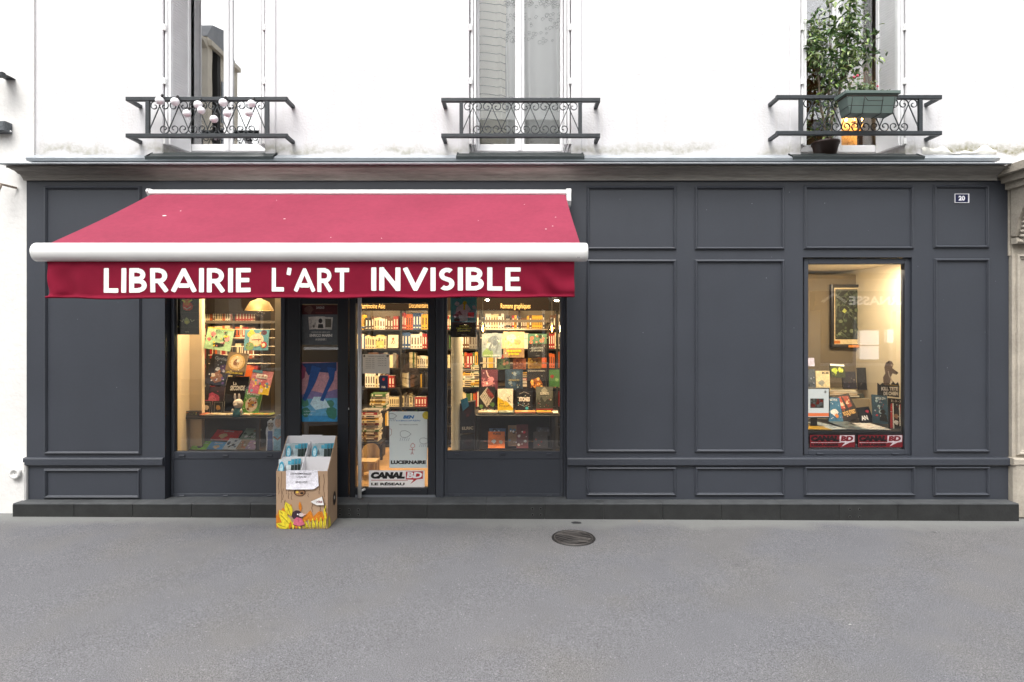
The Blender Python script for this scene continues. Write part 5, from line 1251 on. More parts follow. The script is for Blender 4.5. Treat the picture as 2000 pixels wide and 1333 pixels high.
book(399, 642, 450, 684, LY, 'pale green picture book with black swan and pink birds on the left window rack', '#a9d2a6', [('b', .25, .7, .12, '#e0808a', 1), ('b', .82, .55, .13, '#e59aa6', 2), ('b', .14, .45, .09, '#df7f88', 3), ('b', .65, .3, .08, '#e8a3ac', 9), ('p', [(.3, .22), (.42, .34), (.66, .3), (.76, .2), (.55, .13), (.4, .14)], '#1c2420'), ('s', [(.68, .28), (.74, .42), (.66, .52), (.7, .62), (.78, .58)], .045, '#1c2420'), ('o', .76, .66, .08, .04, '#e8c93a'), ('t', 'MON CYGNE', .34, .80, .8, .92, '#2c4a3c', .01), ('r', 0, .96, 1, 1, '#e8d254')], 10, 0, 7)
book(477, 645, 524, 685, LY, 'teal picture book with a face ringed by round animals on the left window rack', '#5f97a8', [('o', .27, .78, .17, .17, '#e0c34e'), ('o', .8, .86, .13, .12, '#5a3a4c'), ('o', .5, .5, .3, .32, '#ecc9a8'), ('o', .24, .2, .18, .2, '#8aa866'), ('o', .82, .26, .13, .16, '#b84340'), ('o', .82, .26, .07, .09, '#f0e0c8'), ('s', [(.3, .5), (.7, .53)], .04, '#8a4a3a'), ('r', .2, .95, .36, 1, '#f0e24a')], 10, 0, 0)
book(401, 694, 441, 752, LY, 'tall midnight blue fantasy album with purple swirl, left middle of the left window rack', '#23283a', [('b', .7, .6, .18, '#5a3a86', 3), ('b', .45, .52, .14, '#cfd6e0', 5), ('b', .5, .25, .3, '#8a6250', 7), ('b', .3, .3, .12, '#d8d0c8', 8), ('n', 9, 4, ['#c8ccd8', '#6a4a90', '#a8704a'], .1, .08, .9, .5, .03, .09), ('t', 'Gardiens', .2, .82, .92, .93, '#b8c6d8', .01)], 12, 0, 9)
book(439, 690, 478, 734, LY - .04, 'gold album with fluffy animal in round medallion, centre of the left window rack', '#7a6238', [('o', .5, .58, .42, .36, '#c9a45a'), ('o', .5, .58, .32, .28, '#e2c896'), ('b', .48, .56, .2, '#8a5a30', 2), ('b', .55, .64, .12, '#f0e6cc', 5), ('r', 0, 0, 1, .18, '#2c2430'), ('t', 'LA LEÇON DES OURS', .08, .05, .92, .15, '#e8d040', .02)], 12, 0, 6)
book(440, 737, 484, 804, LY + .22, 'plain black album with white hand-lettered title SECONDE behind the plush rabbit', '#15161c', [('t', 'La', .3, .76, .46, .85, '#d8d8d8', .01), ('t', 'SECONDE', .18, .60, .84, .74, '#e0e0e0', .03, .2)], 8, 0, 0)
book(485, 725, 525, 770, LY, 'pink and yellow patchwork children album, right of the left window rack', '#d08a92', [('r', 0, 0, .5, .36, '#c45068'), ('r', .5, 0, 1, .4, '#e8c440'), ('b', .7, .45, .2, '#c86a70', 3), ('b', .3, .55, .18, '#e0a0b0', 5), ('n', 14, 3, ['#f0d8d0', '#d85a60', '#6a9ab0', '#e8d050'], .1, .1, .9, .65, .04, .1), ('r', .24, .66, .78, .84, '#f0ece4'), ('t', 'LES PETITS MONSTRES', .28, .70, .74, .79, '#7a2c30', .01), ('r', 0, .88, .5, 1, '#6aa0b8')], 12, 0, 8)
book(392, 757, 436, 804, LY + .20, 'dark purple album with pink spiky flower behind two small black books', '#2c1c2a', [('b', .5, .5, .36, '#c24a72', 11), ('b', .5, .46, .22, '#e0708e', 12), ('n', 8, 5, ['#8a3050', '#d86a8c'], .1, .1, .9, .4, .04, .09)], 12)
book(393, 784, 414, 808, LY + .12, 'small black gift book with white figure, left one of the pair under the pink flower', '#2c2c28', [('b', .5, .45, .28, '#f0e8d8', 4), ('s', [(.15, .1), (.15, .9), (.85, .9), (.85, .1), (.15, .1)], .03, '#b8b8a8')], 8)
book(416, 784, 438, 808, LY + .12, 'small black gift book with gold figure and green tab, right one of the pair', '#2a2e2a', [('b', .5, .45, .26, '#e0b050', 6), ('s', [(.15, .1), (.15, .9), (.85, .9), (.85, .1), (.15, .1)], .03, '#b8b8a8')], 8)
book(471, 764, 504, 811, LY + .02, 'bright green comic album with round scene on its cover in front of the left rack', '#5ea03c', [('t', 'DONALD', .12, .8, .88, .93, '#f0ece0', .05), ('o', .5, .42, .36, .30, '#e8e0cc'), ('b', .5, .42, .25, '#c89a50', 2), ('n', 9, 8, ['#b83830', '#3a6a98', '#e8d8a0', '#704828'], .28, .2, .75, .62, .04, .1)], 14, 0, 7)
# table books
for (a, c, lab, bg, ops, yw) in ((352, 398, 'orange picture book lying flat at the left of the left window table', '#c8683a', art(3, ['#e0a060', '#8a3a20', '#f0d8b0'], 8), 2), (399, 441, 'beige album lying flat, second from left on the left window table', '#b8a888', art(4, ['#6a5a40', '#e8dcc4', '#7a2c20'], 8), -2), (443, 486, 'cream album lying flat below the rabbit on the left window table', '#d8c4a0', art(5, ['#b85a3a', '#6a8a9a', '#f0e8d8'], 8), 1), (489, 528, 'olive green album lying flat at the right of the left window table', '#8a9a48', art(6, ['#c8b040', '#4a5a28', '#b85a30'], 8), -3)):
    lying(a, c, LY - .11, LY + .02 + .0, zt1 + .0005, .012, lab, bg, ops, yw)
# lower shelf, covers tilted well back
for (a, d, c, e, lab, bg, ops, dy) in ((372, 867, 404, 880, 'green children book on the low shelf of the left window', '#6aa83a', [('t', 'LES VACANCES', .15, .7, .85, .85, '#e8e8d0', .02), ('b', .5, .35, .2, '#3a3a2c', 3)], 0), (404, 868, 437, 880, 'sky blue children book with small face on the low shelf', '#4a86b8', [('t', 'PETIT', .25, .7, .75, .85, '#f0f0f0', .02), ('b', .5, .3, .2, '#d8a080', 3)], 0), (411, 849, 462, 866, 'bright red album behind the green and blue books on the low shelf', '#a82a22', [('b', .4, .4, .18, '#c89a78', 3), ('t', 'CAPITAINE', .3, .8, .7, .92, '#f0d8c0', .02)], .14),
        (435, 862, 463, 880, 'black and white drawn comic on the low shelf', '#a8b0b4', art(7, ['#202428', '#e8e8e8', '#405868'], 12), 0), (461, 864, 481, 880, 'brown photo-like comic on the low shelf between two grey ones', '#8a7860', art(8, ['#2c241c', '#d8c8a8', '#a05a3a'], 12), 0), (479, 866, 497, 880, 'mauve comic at the right end of the low shelf', '#8a7a94', art(9, ['#e0d8e0', '#3a2c40', '#c09098'], 12), 0), (467, 842, 497, 862, 'grey-green crowded comic leaning at the back of the low shelf', '#6a7a6a', art(10, ['#2c3828', '#c8d0b8', '#7a6a50'], 14), .14)):
    s_ = .005 * (CAM_D + LY - .08) / CAM_D; t = thing('book', lab, 'book', (X_((a + c) / 2, LY - .08 + dy), LY - .085 + dy, zl1 + .001 + dy * .5), None, (R(-62), R(3), 0))
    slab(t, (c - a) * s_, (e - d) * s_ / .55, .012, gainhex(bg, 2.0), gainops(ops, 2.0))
# plush rabbit
t = thing('plush_rabbit', 'white plush rabbit in a teal dress sitting on the left window table', 'plush toy', (X_(459, LY - .14), LY - .09, zt1))
FUR = mat('white_fur', (.66, .60, .56), .95, bump=.9, bscale=180); PKF = mat('pink_fur', (.62, .38, .36), .9); TEA = mat('teal_cloth', (.03, .16, .17), .8, var=.2, vscale=40)
px_ = X_(459, LY - .14); py_ = LY - .07
m = MB(); m.lathe((px_, py_, zt1 + .001), [(.0001, 0), (.058, .0), (.05, .04), (.03, .085), (.0001, .09)], TEA, 14); m.build('dress', t)
m = MB(); m.ball((px_, py_, zt1 + .135), .050, FUR, 16, 10, (1, .95, 1)); m.ball((px_ - .002, py_ - .042, zt1 + .122), .02, FUR, 10, 6)
m.build('head', t)
for sg_ in (-1, 1):
    m = MB(); m.ball((px_ + sg_ * .022 - .012, py_, zt1 + .205), .015, FUR, 8, 6, (.9, .5, 2.6)); m.build('ear', t)
    m = MB(); m.ball((px_ + sg_ * .019, py_ - .047, zt1 + .146), .0055, BLACKM, 8, 6); m.build('eye', t)
    m = MB(); m.ball((px_ + sg_ * .045, py_ - .03, zt1 + .06), .014, FUR, 8, 6, (1, 1, 1.8)); m.build('arm', t)
m = MB(); m.ball((px_ - .002, py_ - .062, zt1 + .128), .005, PKF, 6, 4); m.build('nose', t)
# patterned box at the left
t = thing('patterned_box', 'long dark box with orange leaf pattern at the left of the window table', 'box', (X_(370, .45), .45, zt1)); m = MB(); x0_, x1_ = X_(346, LY - .1), X_(390, LY - .1)
m.box((x0_, LY - .115, zt1 + .001), (x1_, LY - .056, zt1 + .06), mat('box_black', (.03, .025, .02), .5)); m.build('box_body', t); pr = Print((x0_, LY - .115, zt1 + .001), (x1_ - x0_, 0, 0), (0, 0, .058)); pr.scatter(14, 2, ['#c8762c', '#7a8a3a', '#e0a858'], .05, .2, .95, .8, .015, .05); pr.build('leaf_pattern', t)
# lampshade
t = thing('pendant_lamp', 'lit gold cone pendant lamp hanging behind the left window glass', 'lamp', tuple(W(507, 606, .9)))
c0 = W(507, 607, .9); m = MB(); m.lathe(c0, [(.155, 0), (.15, .012), (.10, .10), (.03, .13), (.012, .15), (.0001, .15)], mat('gold_shade', (.17, .115, .04), .5, metal=.4), 24); m.build('lamp_shade', t); m = MB(); m.bar((c0.x, c0.y, c0.z + .15), (c0.x, c0.y, CEZ), .004, BLACKM, 6); m.build('cord', t)
m = MB(); m.ball((c0.x, c0.y, c0.z + .05), .03, mat('warm_bulb', (1, .8, .5), .5, emit=(1, .72, .35), estr=7), 10, 8); m.build('bulb', t)
l = bpy.data.lights.new('pendant_light', 'POINT'); l.energy = 5; l.color = WARM; l.shadow_soft_size = .05; o = bpy.data.objects.new('pendant_light', l); COL.objects.link(o); o.location = (c0.x, c0.y, c0.z - .03)

# posters and stickers ------------------------------------------------------------
def paper_mat(c):
    k = 'paper_' + c
    if k in _M: return _M[k]
    m = curtain_mat(k, lin(c)[:3], .0, .22); _M[k] = m; return m
def poster(name, label, cat, a, d, c, e, Y, bg, ops, th=.0015, group=None, thin=False, gain=1):
    if gain != 1:
        hx = lambda c: '#' + ''.join('%02x' % min(245, int(((int(c[i:i+2], 16) / 255) ** 2.2 * gain) ** (1 / 2.2) * 255)) for i in (1, 3, 5))
        bg = hx(bg); ops = [tuple((hx(q) if isinstance(q, str) and q.startswith('#') else q) for q in o) for o in ops]
    p = W((a + c) / 2, e, Y); t = thing(name, label, cat, p, group); x0_, x1_, z0_, z1_ = X_(a, Y), X_(c, Y), Z_(e, Y), Z_(d, Y)
    m = MB()
    if thin: m.quad((x0_, Y, z0_), (x1_, Y, z0_), (x1_, Y, z1_), (x0_, Y, z1_), paper_mat(bg))
    else: m.box((x0_, Y, z0_), (x1_, Y + th, z1_), ink(bg) if isinstance(bg, str) else bg)
    m.build('sheet', t)
    pr = Print((x0_, Y, z0_), (x1_ - x0_, 0, 0), (0, 0, z1_ - z0_), .00018, .0003); pr.ops(ops)
    if pr.mb.v: pr.build('print', t)
    return t
poster('poster', 'dark wooden-board poster with red devilish head, upper left of the left window', 'poster', 342, 575, 389, 654, .18, '#23281f', [('r', 0, q, 1, q + .012, '#3a3f30') for q in (.18, .36, .54, .72)] + [('b', .5, .72, .26, '#b8482c', 21), ('b', .5, .8, .18, '#d8702c', 22), ('s', [(.3, .86), (.42, .80)], .06, '#f0b840'), ('s', [(.7, .86), (.56, .80)], .06, '#f0b840'), ('s', [(.36, .68), (.5, .63), (.66, .69)], .03, '#f0d8a0'), ('b', .5, .34, .15, '#9aa060', 23), ('b', .5, .30, .09, '#e0c060', 24), ('s', [(.2, .36), (.3, .32), (.36, .38)], .03, '#c8c890'), ('s', [(.8, .36), (.7, .32), (.64, .38)], .03, '#c8c890'), ('b', .1, .2, .05, '#d8c050', 25), ('t', 'SORTIE', .42, .05, .58, .08, '#b8b090', .01)], gain=2.0)
# plain standing cut-out of two old people, generic figures
t = thing('cardboard_cutout', 'printed cardboard cut-out of two elderly figures at the right of the left window', 'cut-out', tuple(W(535, 883, .25)))
Yc = .22; a_, c_ = X_(519, Yc), X_(550, Yc); z0_, z1_ = Z_(885, Yc), Z_(809, Yc)
out = [(0, 0), (.05, .35), (.0, .5), (.02, .62), (.12, .70), (.1, .8), (.3, .86), (.45, .82), (.55, .88), (.7, .98), (.95, 1), (1, .9), (1, 0)]
m = MB(); vs = [(a_ + (c_ - a_) * x, y_, z0_ + (z1_ - z0_) * z) for y_ in (Yc, Yc + .004) for x, z in out]; n = len(out)
m.add(vs, [tuple(range(n)), tuple(range(n, 2 * n))[::-1]] + [(i, n + i, n + (i + 1) % n, (i + 1) % n) for i in range(n)], ink('#f0f0ee')); m.build('board', t)
pr = Print((a_, Yc, z0_), (c_ - a_, 0, 0), (0, 0, z1_ - z0_)); pr.ops([('p', [(.08, 0), (.12, .36), (.14, .56), (.42, .56), (.46, 0)], '#6a7cab'), ('o', .30, .70, .17, .12, '#c8b8a4'), ('o', .3, .81, .16, .04, '#e8e6e0'), ('o', .22, .72, .08, .045, '#2c2c2c'), ('o', .22, .72, .06, .032, '#c8b8a4'), ('o', .42, .72, .08, .045, '#2c2c2c'), ('o', .42, .72, .06, .032, '#c8b8a4'), ('p', [(.48, 0), (.5, .5), (.56, .62), (.98, .62), (.98, 0)], '#a8d8e8'), ('o', .78, .78, .2, .13, '#f0c8a8'), ('o', .82, .92, .17, .06, '#b8b4ac'), ('s', [(.5, .42), (.75, .34), (.96, .42)], .1, '#c89a80')]); pr.build('print', t)

# sidelight posters
poster('event_poster', 'dark event poster with three pale portrait cards on the sidelight beside the door', 'poster', 588, 596, 659, 674, .1262, '#62686a', [('r', 0, .76, 1, 1, '#4c1616'), ('b', .22, .88, .14, '#6a4a40', 3), ('t', 'DARGAUD', .42, .90, .64, .96, '#c8c0b8', .02), ('t', 'RENCONTRE DEDICACE', .4, .79, .86, .82, '#8a3a30', .01), ('p', [(.2, .7), (.42, .71), (.44, .40), (.23, .38)], '#dcd6ca'), ('n', 8, 3, ['#787468', '#c0bab0'], .25, .45, .4, .66, .02, .05), ('p', [(.64, .70), (.88, .69), (.85, .38), (.64, .39)], '#dcd6ca'), ('r', .67, .44, .83, .65, '#6a6658'), ('r', .42, .39, .65, .71, '#e8e2d6'), ('o', .535, .6, .055, .06, '#3a3430'), ('p', [(.46, .42), (.48, .52), (.6, .52), (.62, .42)], '#3a3834'), ('t', "L'AUTEUR EN DEDICACE", .28, .30, .80, .335, '#ece8e0', .01), ('t', 'ENRICO MARINI', .24, .20, .86, .275, '#f8f4ec', .04), ('t', 'A GAGNER !', .40, .11, .70, .165, '#ece8e0', .03)])
poster('film_poster', 'large blue poster of long dark legs over a turquoise river on the sidelight', 'poster', 588, 708, 659, 824, .1262, '#d8a0a8', [('r', 0, 0, 1, .45, '#6cb4d8'), ('p', [(0, .45), (.3, .52), (.6, .48), (1, .55), (1, .40), (0, .38)], '#8c7cac'), ('r', 0, .0, 1, .10, '#3f9ad0'), ('b', .12, .16, .16, '#3f8470', 3), ('b', .85, .14, .2, '#3f8470', 4), ('b', .8, .3, .15, '#509078', 5), ('b', .1, .32, .15, '#509078', 6), ('p', [(.35, .42), (.62, .42), (.8, .24), (.4, .2), (.25, .3)], '#d8f4fc'), ('p', [(.02, .98), (.98, 1), (.98, .86), (.8, .82), (.45, .84), (.2, .78)], '#1c4078'), ('p', [(.30, .95), (.55, .9), (.40, .66), (.28, .52), (.12, .34), (.04, .38), (.18, .6), (.24, .8)], '#24569c'), ('p', [(.72, .92), (.95, .9), (.9, .7), (.74, .52), (.62, .34), (.52, .36), (.66, .56), (.78, .74)], '#24569c'), ('t', 'Le jeune homme', .08, .155, .40, .19, '#c8e0ec', .01), ('t', 'et la mer', .08, .11, .32, .14, '#c8e0ec', .01), ('p', [(0, .70), (.0, .98), (.14, .9), (.1, .74)], '#a85070')])
m = MB(); m.box((X_(566, .6) , .60, FLZ), (X_(668, .6), .66, 2.6), mat('shade_panel_black', (.02, .018, .018), .6)); m.solo('shade_panel', 'added dark panel keeping the gap behind the sidelight posters dark', 'panel')  # added panel that darkens what shows between the sidelight posters
# door: notice, balloon sticker, BEN poster, CANAL BD sticker
poster('notice', 'white printed opening-hours notice with small corner drawings on the door glass', 'notice', 708, 692, 761, 730, .1035, '#f2efe6', [('t', 'HORAIRES D\'OUVERTURE', .2, .86, .8, .91, '#4a463e', .0)] + [('t', 'lundi 10h30 - 19h30', .12, .76 - k * .1, .44, .80 - k * .1, '#5a564c', .0) for k in range(6)] + [('t', 'samedi 10h - 20h', .56, .76 - k * .12, .88, .80 - k * .12, '#5a564c', .0) for k in range(4)] + [('b', .07, .9, .05, '#6a665a', 2), ('b', .93, .9, .05, '#6a665a', 3)], thin=True)
# translucent oval decal with a generic round-faced figure
def decal_mat(name, col, a):
    m = bpy.data.materials.new(name); m.use_nodes = True; n = m.node_tree.nodes; l = m.node_tree.links; n.clear()
    o = n.new('ShaderNodeOutputMaterial'); d = n.new('ShaderNodeBsdfDiffuse'); d.inputs[0].default_value = lin(col); tp = n.new('ShaderNodeBsdfTransparent'); x = n.new('ShaderNodeMixShader'); x.inputs[0].default_value = a
    l.new(tp.outputs[0], x.inputs[1]); l.new(d.outputs[0], x.inputs[2]); l.new(x.outputs[0], o.inputs[0]); return m
t = thing('window_decal', 'translucent brown oval decal with a faint round face on the door glass', 'decal', tuple(W(800, 785, .102)))
D1, D2, D3 = decal_mat('decal_brown', '#8a7458', .38), decal_mat('decal_tan', '#c8a888', .30), decal_mat('decal_dark', '#3a2c20', .45)
pr = Print(W(765, 786, .1045), (X_(835, .1045) - X_(765, .1045), 0, 0), (0, 0, .51), .0003, .0003)
pr.oval(.5, .54, .48, .46, D1, 32); pr.oval(.5, .56, .26, .22, D2, 20); pr.poly([(.2, .36), (.5, .28), (.8, .36), (.7, .12), (.3, .12)], D3); pr.oval(.4, .62, .09, .06, D2, 14); pr.oval(.64, .62, .09, .06, D2, 14); pr.text('LA LIBRAIRIE', .26, .83, .74, .88, D3, .02)
pr.oval(.52, .54, .05, .05, D1, 12); pr.stroke([(.3, .48), (.52, .44), (.72, .5)], .03, D3); pr.build('oval_film', t)
BL = '#2f7fc0'
cloud = lambda x, y, r: [('s', [(x + r * (1 + .18 * sin(5 * k)) * cos(k * pi / 6), y + r * .55 * .62 * (1 + .18 * sin(5 * k)) * sin(k * pi / 6)) for k in range(13)], .008, '#5a6a74')] + [('s', [(x - r * .7 + q * r * .35, y - r * .4), (x - r * .9 + q * r * .35, y - r * .75)], .007, '#5a7a94') for q in range(5)]
t = poster('theatre_poster', 'pale blue theatre poster titled BEN with pencil clouds and a stick figure on the door', 'poster', 760.5, 804, 834.5, 914.5, .1035, '#eaf5f4', [('t', 'BEN', .36, .872, .66, .93, BL, .06, .25), ('t', 'IL A BEAUCOUP PLEUVU', .18, .825, .82, .85, BL, .02, .2), ('t', 'PAR THIBAULT JOURDAIN', .26, .755, .75, .772, '#3c4c54', .01), ('o', .97, .93, .10, .07, '#d8c040'), ('s', [(.62, .44), (.58, .42), (.56, .39), (.58, .36), (.63, .355), (.67, .38), (.67, .41), (.62, .44)], .012, '#c05a50'), ('s', [(.61, .355), (.60, .25)], .012, '#b04a44'), ('s', [(.53, .33), (.68, .32)], .01, '#b04a44'), ('s', [(.60, .25), (.56, .24), (.60, .28), (.64, .24)], .01, '#b04a44'), ('t', 'LUCERNAIRE', .04, .07, .96, .135, '#20262c', .06)] + cloud(.42, .60, .16) + cloud(.92, .48, .14) + cloud(.08, .92, .12) + [('s', [(.0, .7), (.06, .68), (.06, .6), (.0, .56)], .01, '#b08080')], thin=True)
def canal(name, label, a, d, c, e, Y, mode, group=None):
    # lettered logo sticker: CANAL in black italic capitals, BD white on a red speech box
    if mode == 'white': bg, redc, k, sub, tcol = '#fbfafa', '#b81c26', '#141214', 'LE RÉSEAU', '#141214'
    else: bg, redc, k, sub, tcol = '#64131b', '#64131b', '#100c0e', 'LIBRAIRIES', '#1c0c0e'
    O = []
    if mode == 'white':
        O += [('p', [(.665, .92), (.97, .95), (.965, .50), (.86, .46), (.74, .18), (.80, .44), (.66, .46)], redc), ('t', 'CANAL', .035, .50, .645, .90, k, .09, .15), ('t', 'BD', .675, .53, .955, .90, '#f4f2f2', .05, .12), ('r', .04, .40, .70, .43, redc), ('t', sub, .04, .11, .64, .30, tcol, .05)]
    else:
        O += [('p', [(.66, .96), (.99, .98), (.985, .44), (.88, .38), (.70, .06), (.78, .38), (.655, .40)], '#b4a8aa'), ('t', 'CANAL', .02, .48, .645, .94, k, .09, .12), ('t', 'BD', .68, .50, .96, .92, redc, .07, .12), ('r', .02, .37, .68, .40, '#b8a8aa'), ('t', sub, .03, .09, .63, .30, tcol, .05)]
    return poster(name, label, 'sticker', a, d, c, e, Y, bg, O, group=group, thin=(mode == 'white'))
canal('logo_sticker', 'white CANAL BD LE RÉSEAU sticker at the foot of the door glass', 720.5, 919, 829.5, 952, .1025, 'white')
canal('logo_sticker', 'dark red CANAL BD LIBRAIRIES sticker, left of the pair low in the right display window', 1582, 850, 1670, 874, .048, 'red')
canal('logo_sticker', 'dark red CANAL BD LIBRAIRIES sticker, right of the pair low in the right display window', 1676, 850, 1763, 874, .048, 'red')
# blue box and display cards behind the door
poster('event_card', 'small navy card with red emblem hanging behind the door', 'card', 741, 734, 757, 763, 1.2, '#1c2c5a', [('o', .5, .75, .14, .1, '#b83040'), ('t', 'PRIX', .25, .15, .75, .3, '#d8d8e8', .02)], .02)
book(758, 655, 778, 680, 2.42, 'white album with brown line drawing facing out on the second shelf behind the door', '#d8cfb4', [('s', [(.3, .3), (.5, .6), (.7, .4), (.55, .3), (.4, .5)], .06, '#5a2c1c'), ('o', .5, .7, .12, .1, '#8a4a2c')], 6)
book(735, 655, 750, 680, 2.42, 'yellow-green album facing out on the second shelf behind the door', '#b8b060', art(3, ['#e0d890', '#7a7a30'], 5), 6)

# RIGHT DISPLAY WINDOW -------------------------------------------------------------
DYY = .66
zt3, zl3 = rack('black display rack and table crowded with comic albums in the window right of the door', 937, 1071, 630, 926, 1094, 811, DYY, (644, 661, 711), (932, 1082), 876, 877)
poster('poster', 'teal and black poster with yellow words hanging in the window right of the door', 'poster', 880, 573, 931, 659, .18, '#1a1612', [('r', 0, .34, 1, 1, '#3f8a90'), ('b', .5, .62, .3, '#e0d8c8', 3), ('p', [(.1, .5), (.35, .6), (.5, .48), (.6, .36), (.15, .36)], '#26221f'), ('r', .66, .44, .9, .56, '#b03028'), ('p', [(.32, .50), (.64, .52), (.66, .38), (.36, .37)], '#f0ece4'), ('b', .55, .78, .1, '#d8a020', 5), ('s', [(.53, .75), (.52, .62)], .07, '#d8a020'), ('b', .25, .76, .1, '#ececec', 7), ('b', .9, .68, .09, '#ececec', 8), ('t', 'TRUC', .05, .88, .4, .95, '#14181a', .05), ('t', 'LE NOUVEAU', .34, .235, .70, .275, '#d8c028', .04), ('t', 'ROMAN GRAPHIQUE', .22, .18, .80, .22, '#d8c028', .04), ('t', 'DE RIAD SATTOUF', .26, .125, .76, .165, '#d8c028', .04), ('t', 'allary', .4, .04, .62, .06, '#b8b4a8', .01)], gain=2.2)
book(941, 652, 980, 699, DYY + .13, 'grey-blue album with big elephant, upper left on the right window rack', '#8a9aa2', [('b', .6, .7, .3, '#5a6a78', 3), ('b', .4, .5, .22, '#a8b4b8', 5), ('b', .3, .15, .3, '#7a9a58', 7), ('s', [(.55, .9), (.5, .6), (.36, .3)], .1, '#6a7884'), ('s', [(.75, .85), (.8, .5), (.7, .2)], .1, '#6a7884'), ('t', 'FLEUR DE BAMBOU', .1, .06, .9, .11, '#e8e8e0', .01)], 10)
book(983, 649, 1024, 699, DYY + .13, 'sandy album with yellow title JOURNAL DE LUNE, top centre of the right window rack', '#d8bc8e', [('b', .4, .75, .25, '#ecdcb8', 3), ('b', .7, .6, .2, '#c8a070', 5), ('r', 0, 0, 1, .36, '#94785a'), ('t', 'TROIS ROUTES', .14, .20, .86, .29, '#e8c820', .05), ('t', 'LE RETOUR', .24, .09, .76, .17, '#e8c820', .05)], 10)
book(1031, 653, 1068, 699, DYY + .13, 'black album with teal figures on the upper half, top right of the right window rack', '#1e2024', [('r', 0, .58, 1, 1, '#45705c'), ('n', 10, 6, ['#1c2824', '#a8c0a4', '#c86a50'], .1, .62, .9, .95, .06, .12), ('t', 'LE SENTIER', .18, .36, .82, .44, '#a8b0b0', .02), ('t', 'ET LA LANCE', .2, .25, .8, .33, '#a8b0b0', .02), ('t', 'roman', .42, .05, .6, .09, '#8a8a8a', .0)], 10)
book(970, 701, 996, 722, DYY + .18, 'green landscape album peeping out between the rack rows', '#6a8a5a', art(3, ['#b8c890', '#d8a080', '#3c5a3c'], 8), 6)
book(1002, 701, 1027, 722, DYY + .18, 'salmon coloured album between the rack rows, centre', '#b8704a', art(4, ['#e0a880', '#8a4a34'], 8), 6)
book(1031, 700, 1058, 722, DYY + .18, 'golden yellow album between the rack rows, right', '#c89a28', art(5, ['#e8c860', '#8a6018', '#d8d0b0'], 10), 6)
book(940, 723, 972, 762, DYY + .13, 'plum album with pink leaping gazelle in the middle row of the right rack', '#64303c', [('s', [(.3, .95), (.4, .7), (.55, .55)], .07, '#d8b8b0'), ('b', .6, .5, .22, '#d88a94', 3), ('p', [(.02, .4), (.5, .45), (.85, .3), (.5, .2), (.1, .15)], '#c88a88'), ('n', 6, 3, ['#e8e0dc', '#a04a58'], .05, .3, .5, .6, .04, .1)], 10)
book(987, 722, 1021, 762, DYY + .13, 'slate blue framed album with stormy scene in the middle row', '#2c4258', [('s', [(.08, .05), (.08, .95), (.92, .95), (.92, .05), (.08, .05)], .03, '#141c24'), ('n', 12, 4, ['#48627a', '#1c2c3c', '#90a0a8'], .15, .1, .85, .85, .06, .16), ('t', 'LES DEUX VIES', .2, .42, .8, .5, '#c8b060', .01)], 10)
book(1029, 721, 1066, 763, DYY + .13, 'black album with fiery orange figures in the middle row', '#17130f', [('b', .5, .32, .34, '#9a5414', 3), ('n', 12, 7, ['#d88a28', '#6a3a10', '#e8b858'], .2, .1, .9, .55, .05, .12), ('t', 'La Quatrieme Coutume', .05, .85, .95, .93, '#d0ccc0', .01)], 10)
book(1072, 723, 1094, 756, DYY + .5, 'green album with red shape standing right of the rack', '#4c8048', [('b', .3, .6, .2, '#a02c28', 3), ('b', .7, .4, .18, '#88b070', 4)], 8)
book(935, 757, 967, 806, DYY + .06, 'black album with white starburst pattern and green base, front row left', '#191712', [('p', [(.5, .98), (.95, .6), (.5, .2), (.05, .6)], '#b8b0a0'), ('p', [(.55, .95), (.95, .62), (.75, .5), (.42, .8)], '#7a2c28')] + [('s', [(.1 + .1 * k, .56 - .04 * k), (.5 + .06 * k, .92 - .06 * k)], .018, '#26221c') for k in range(7)] + [('b', .85, .3, .16, '#4c7030', 3), ('b', .15, .22, .14, '#5a8038', 4), ('t', 'NUIT NOIRE', .15, .05, .9, .13, '#e0dcd0', .02)], 12)
book(972, 761, 1002, 803, DYY + .06, 'half cream half yellow album with small black bird, front row', '#e2dac4', [('p', [(0, .62), (.3, .5), (.6, .42), (1, .12), (1, 0), (0, 0)], '#e0b81c'), ('s', [(.62, .62), (.72, .48), (.86, .36)], .03, '#2c2820'), ('t', 'Un', .1, .42, .3, .49, '#4c3c10', .0), ('t', 'final', .1, .3, .4, .38, '#4c3c10', .0), ('t', 'arrive de loin', .1, .18, .7, .26, '#4c3c10', .0)], 12)
book(1008, 761, 1040, 803, DYY + .06, 'black album with round hand-lettered title STONES, front row', '#121113', [('t', 'STONES', .18, .42, .84, .62, '#e4e0d8', .06), ('s', [(.2, .3), (.5, .2), (.8, .3)], .025, '#a8a49c'), ('s', [(.2, .76), (.5, .86), (.8, .76)], .025, '#a8a49c'), ('o', .66, .12, .1, .07, '#3aa0b0')], 12)
book(1047, 757, 1080, 803, DYY + .06, 'grey misty forest album with red base, front row right', '#5f6258', [('p', [(0, .3), (.1, .55), (.18, .4), (.3, .6), (.5, .36), (.7, .5), (.85, .4), (1, .56), (1, .1), (0, .1)], '#2c3028'), ('p', [(.3, .85), (.5, .98), (.7, .85), (.6, .72), (.4, .72)], '#9a9a88'), ('t', 'BLUE NOTE', .25, .66, .75, .76, '#d8d4c4', .03), ('r', 0, 0, 1, .09, '#8a2420')], 12)
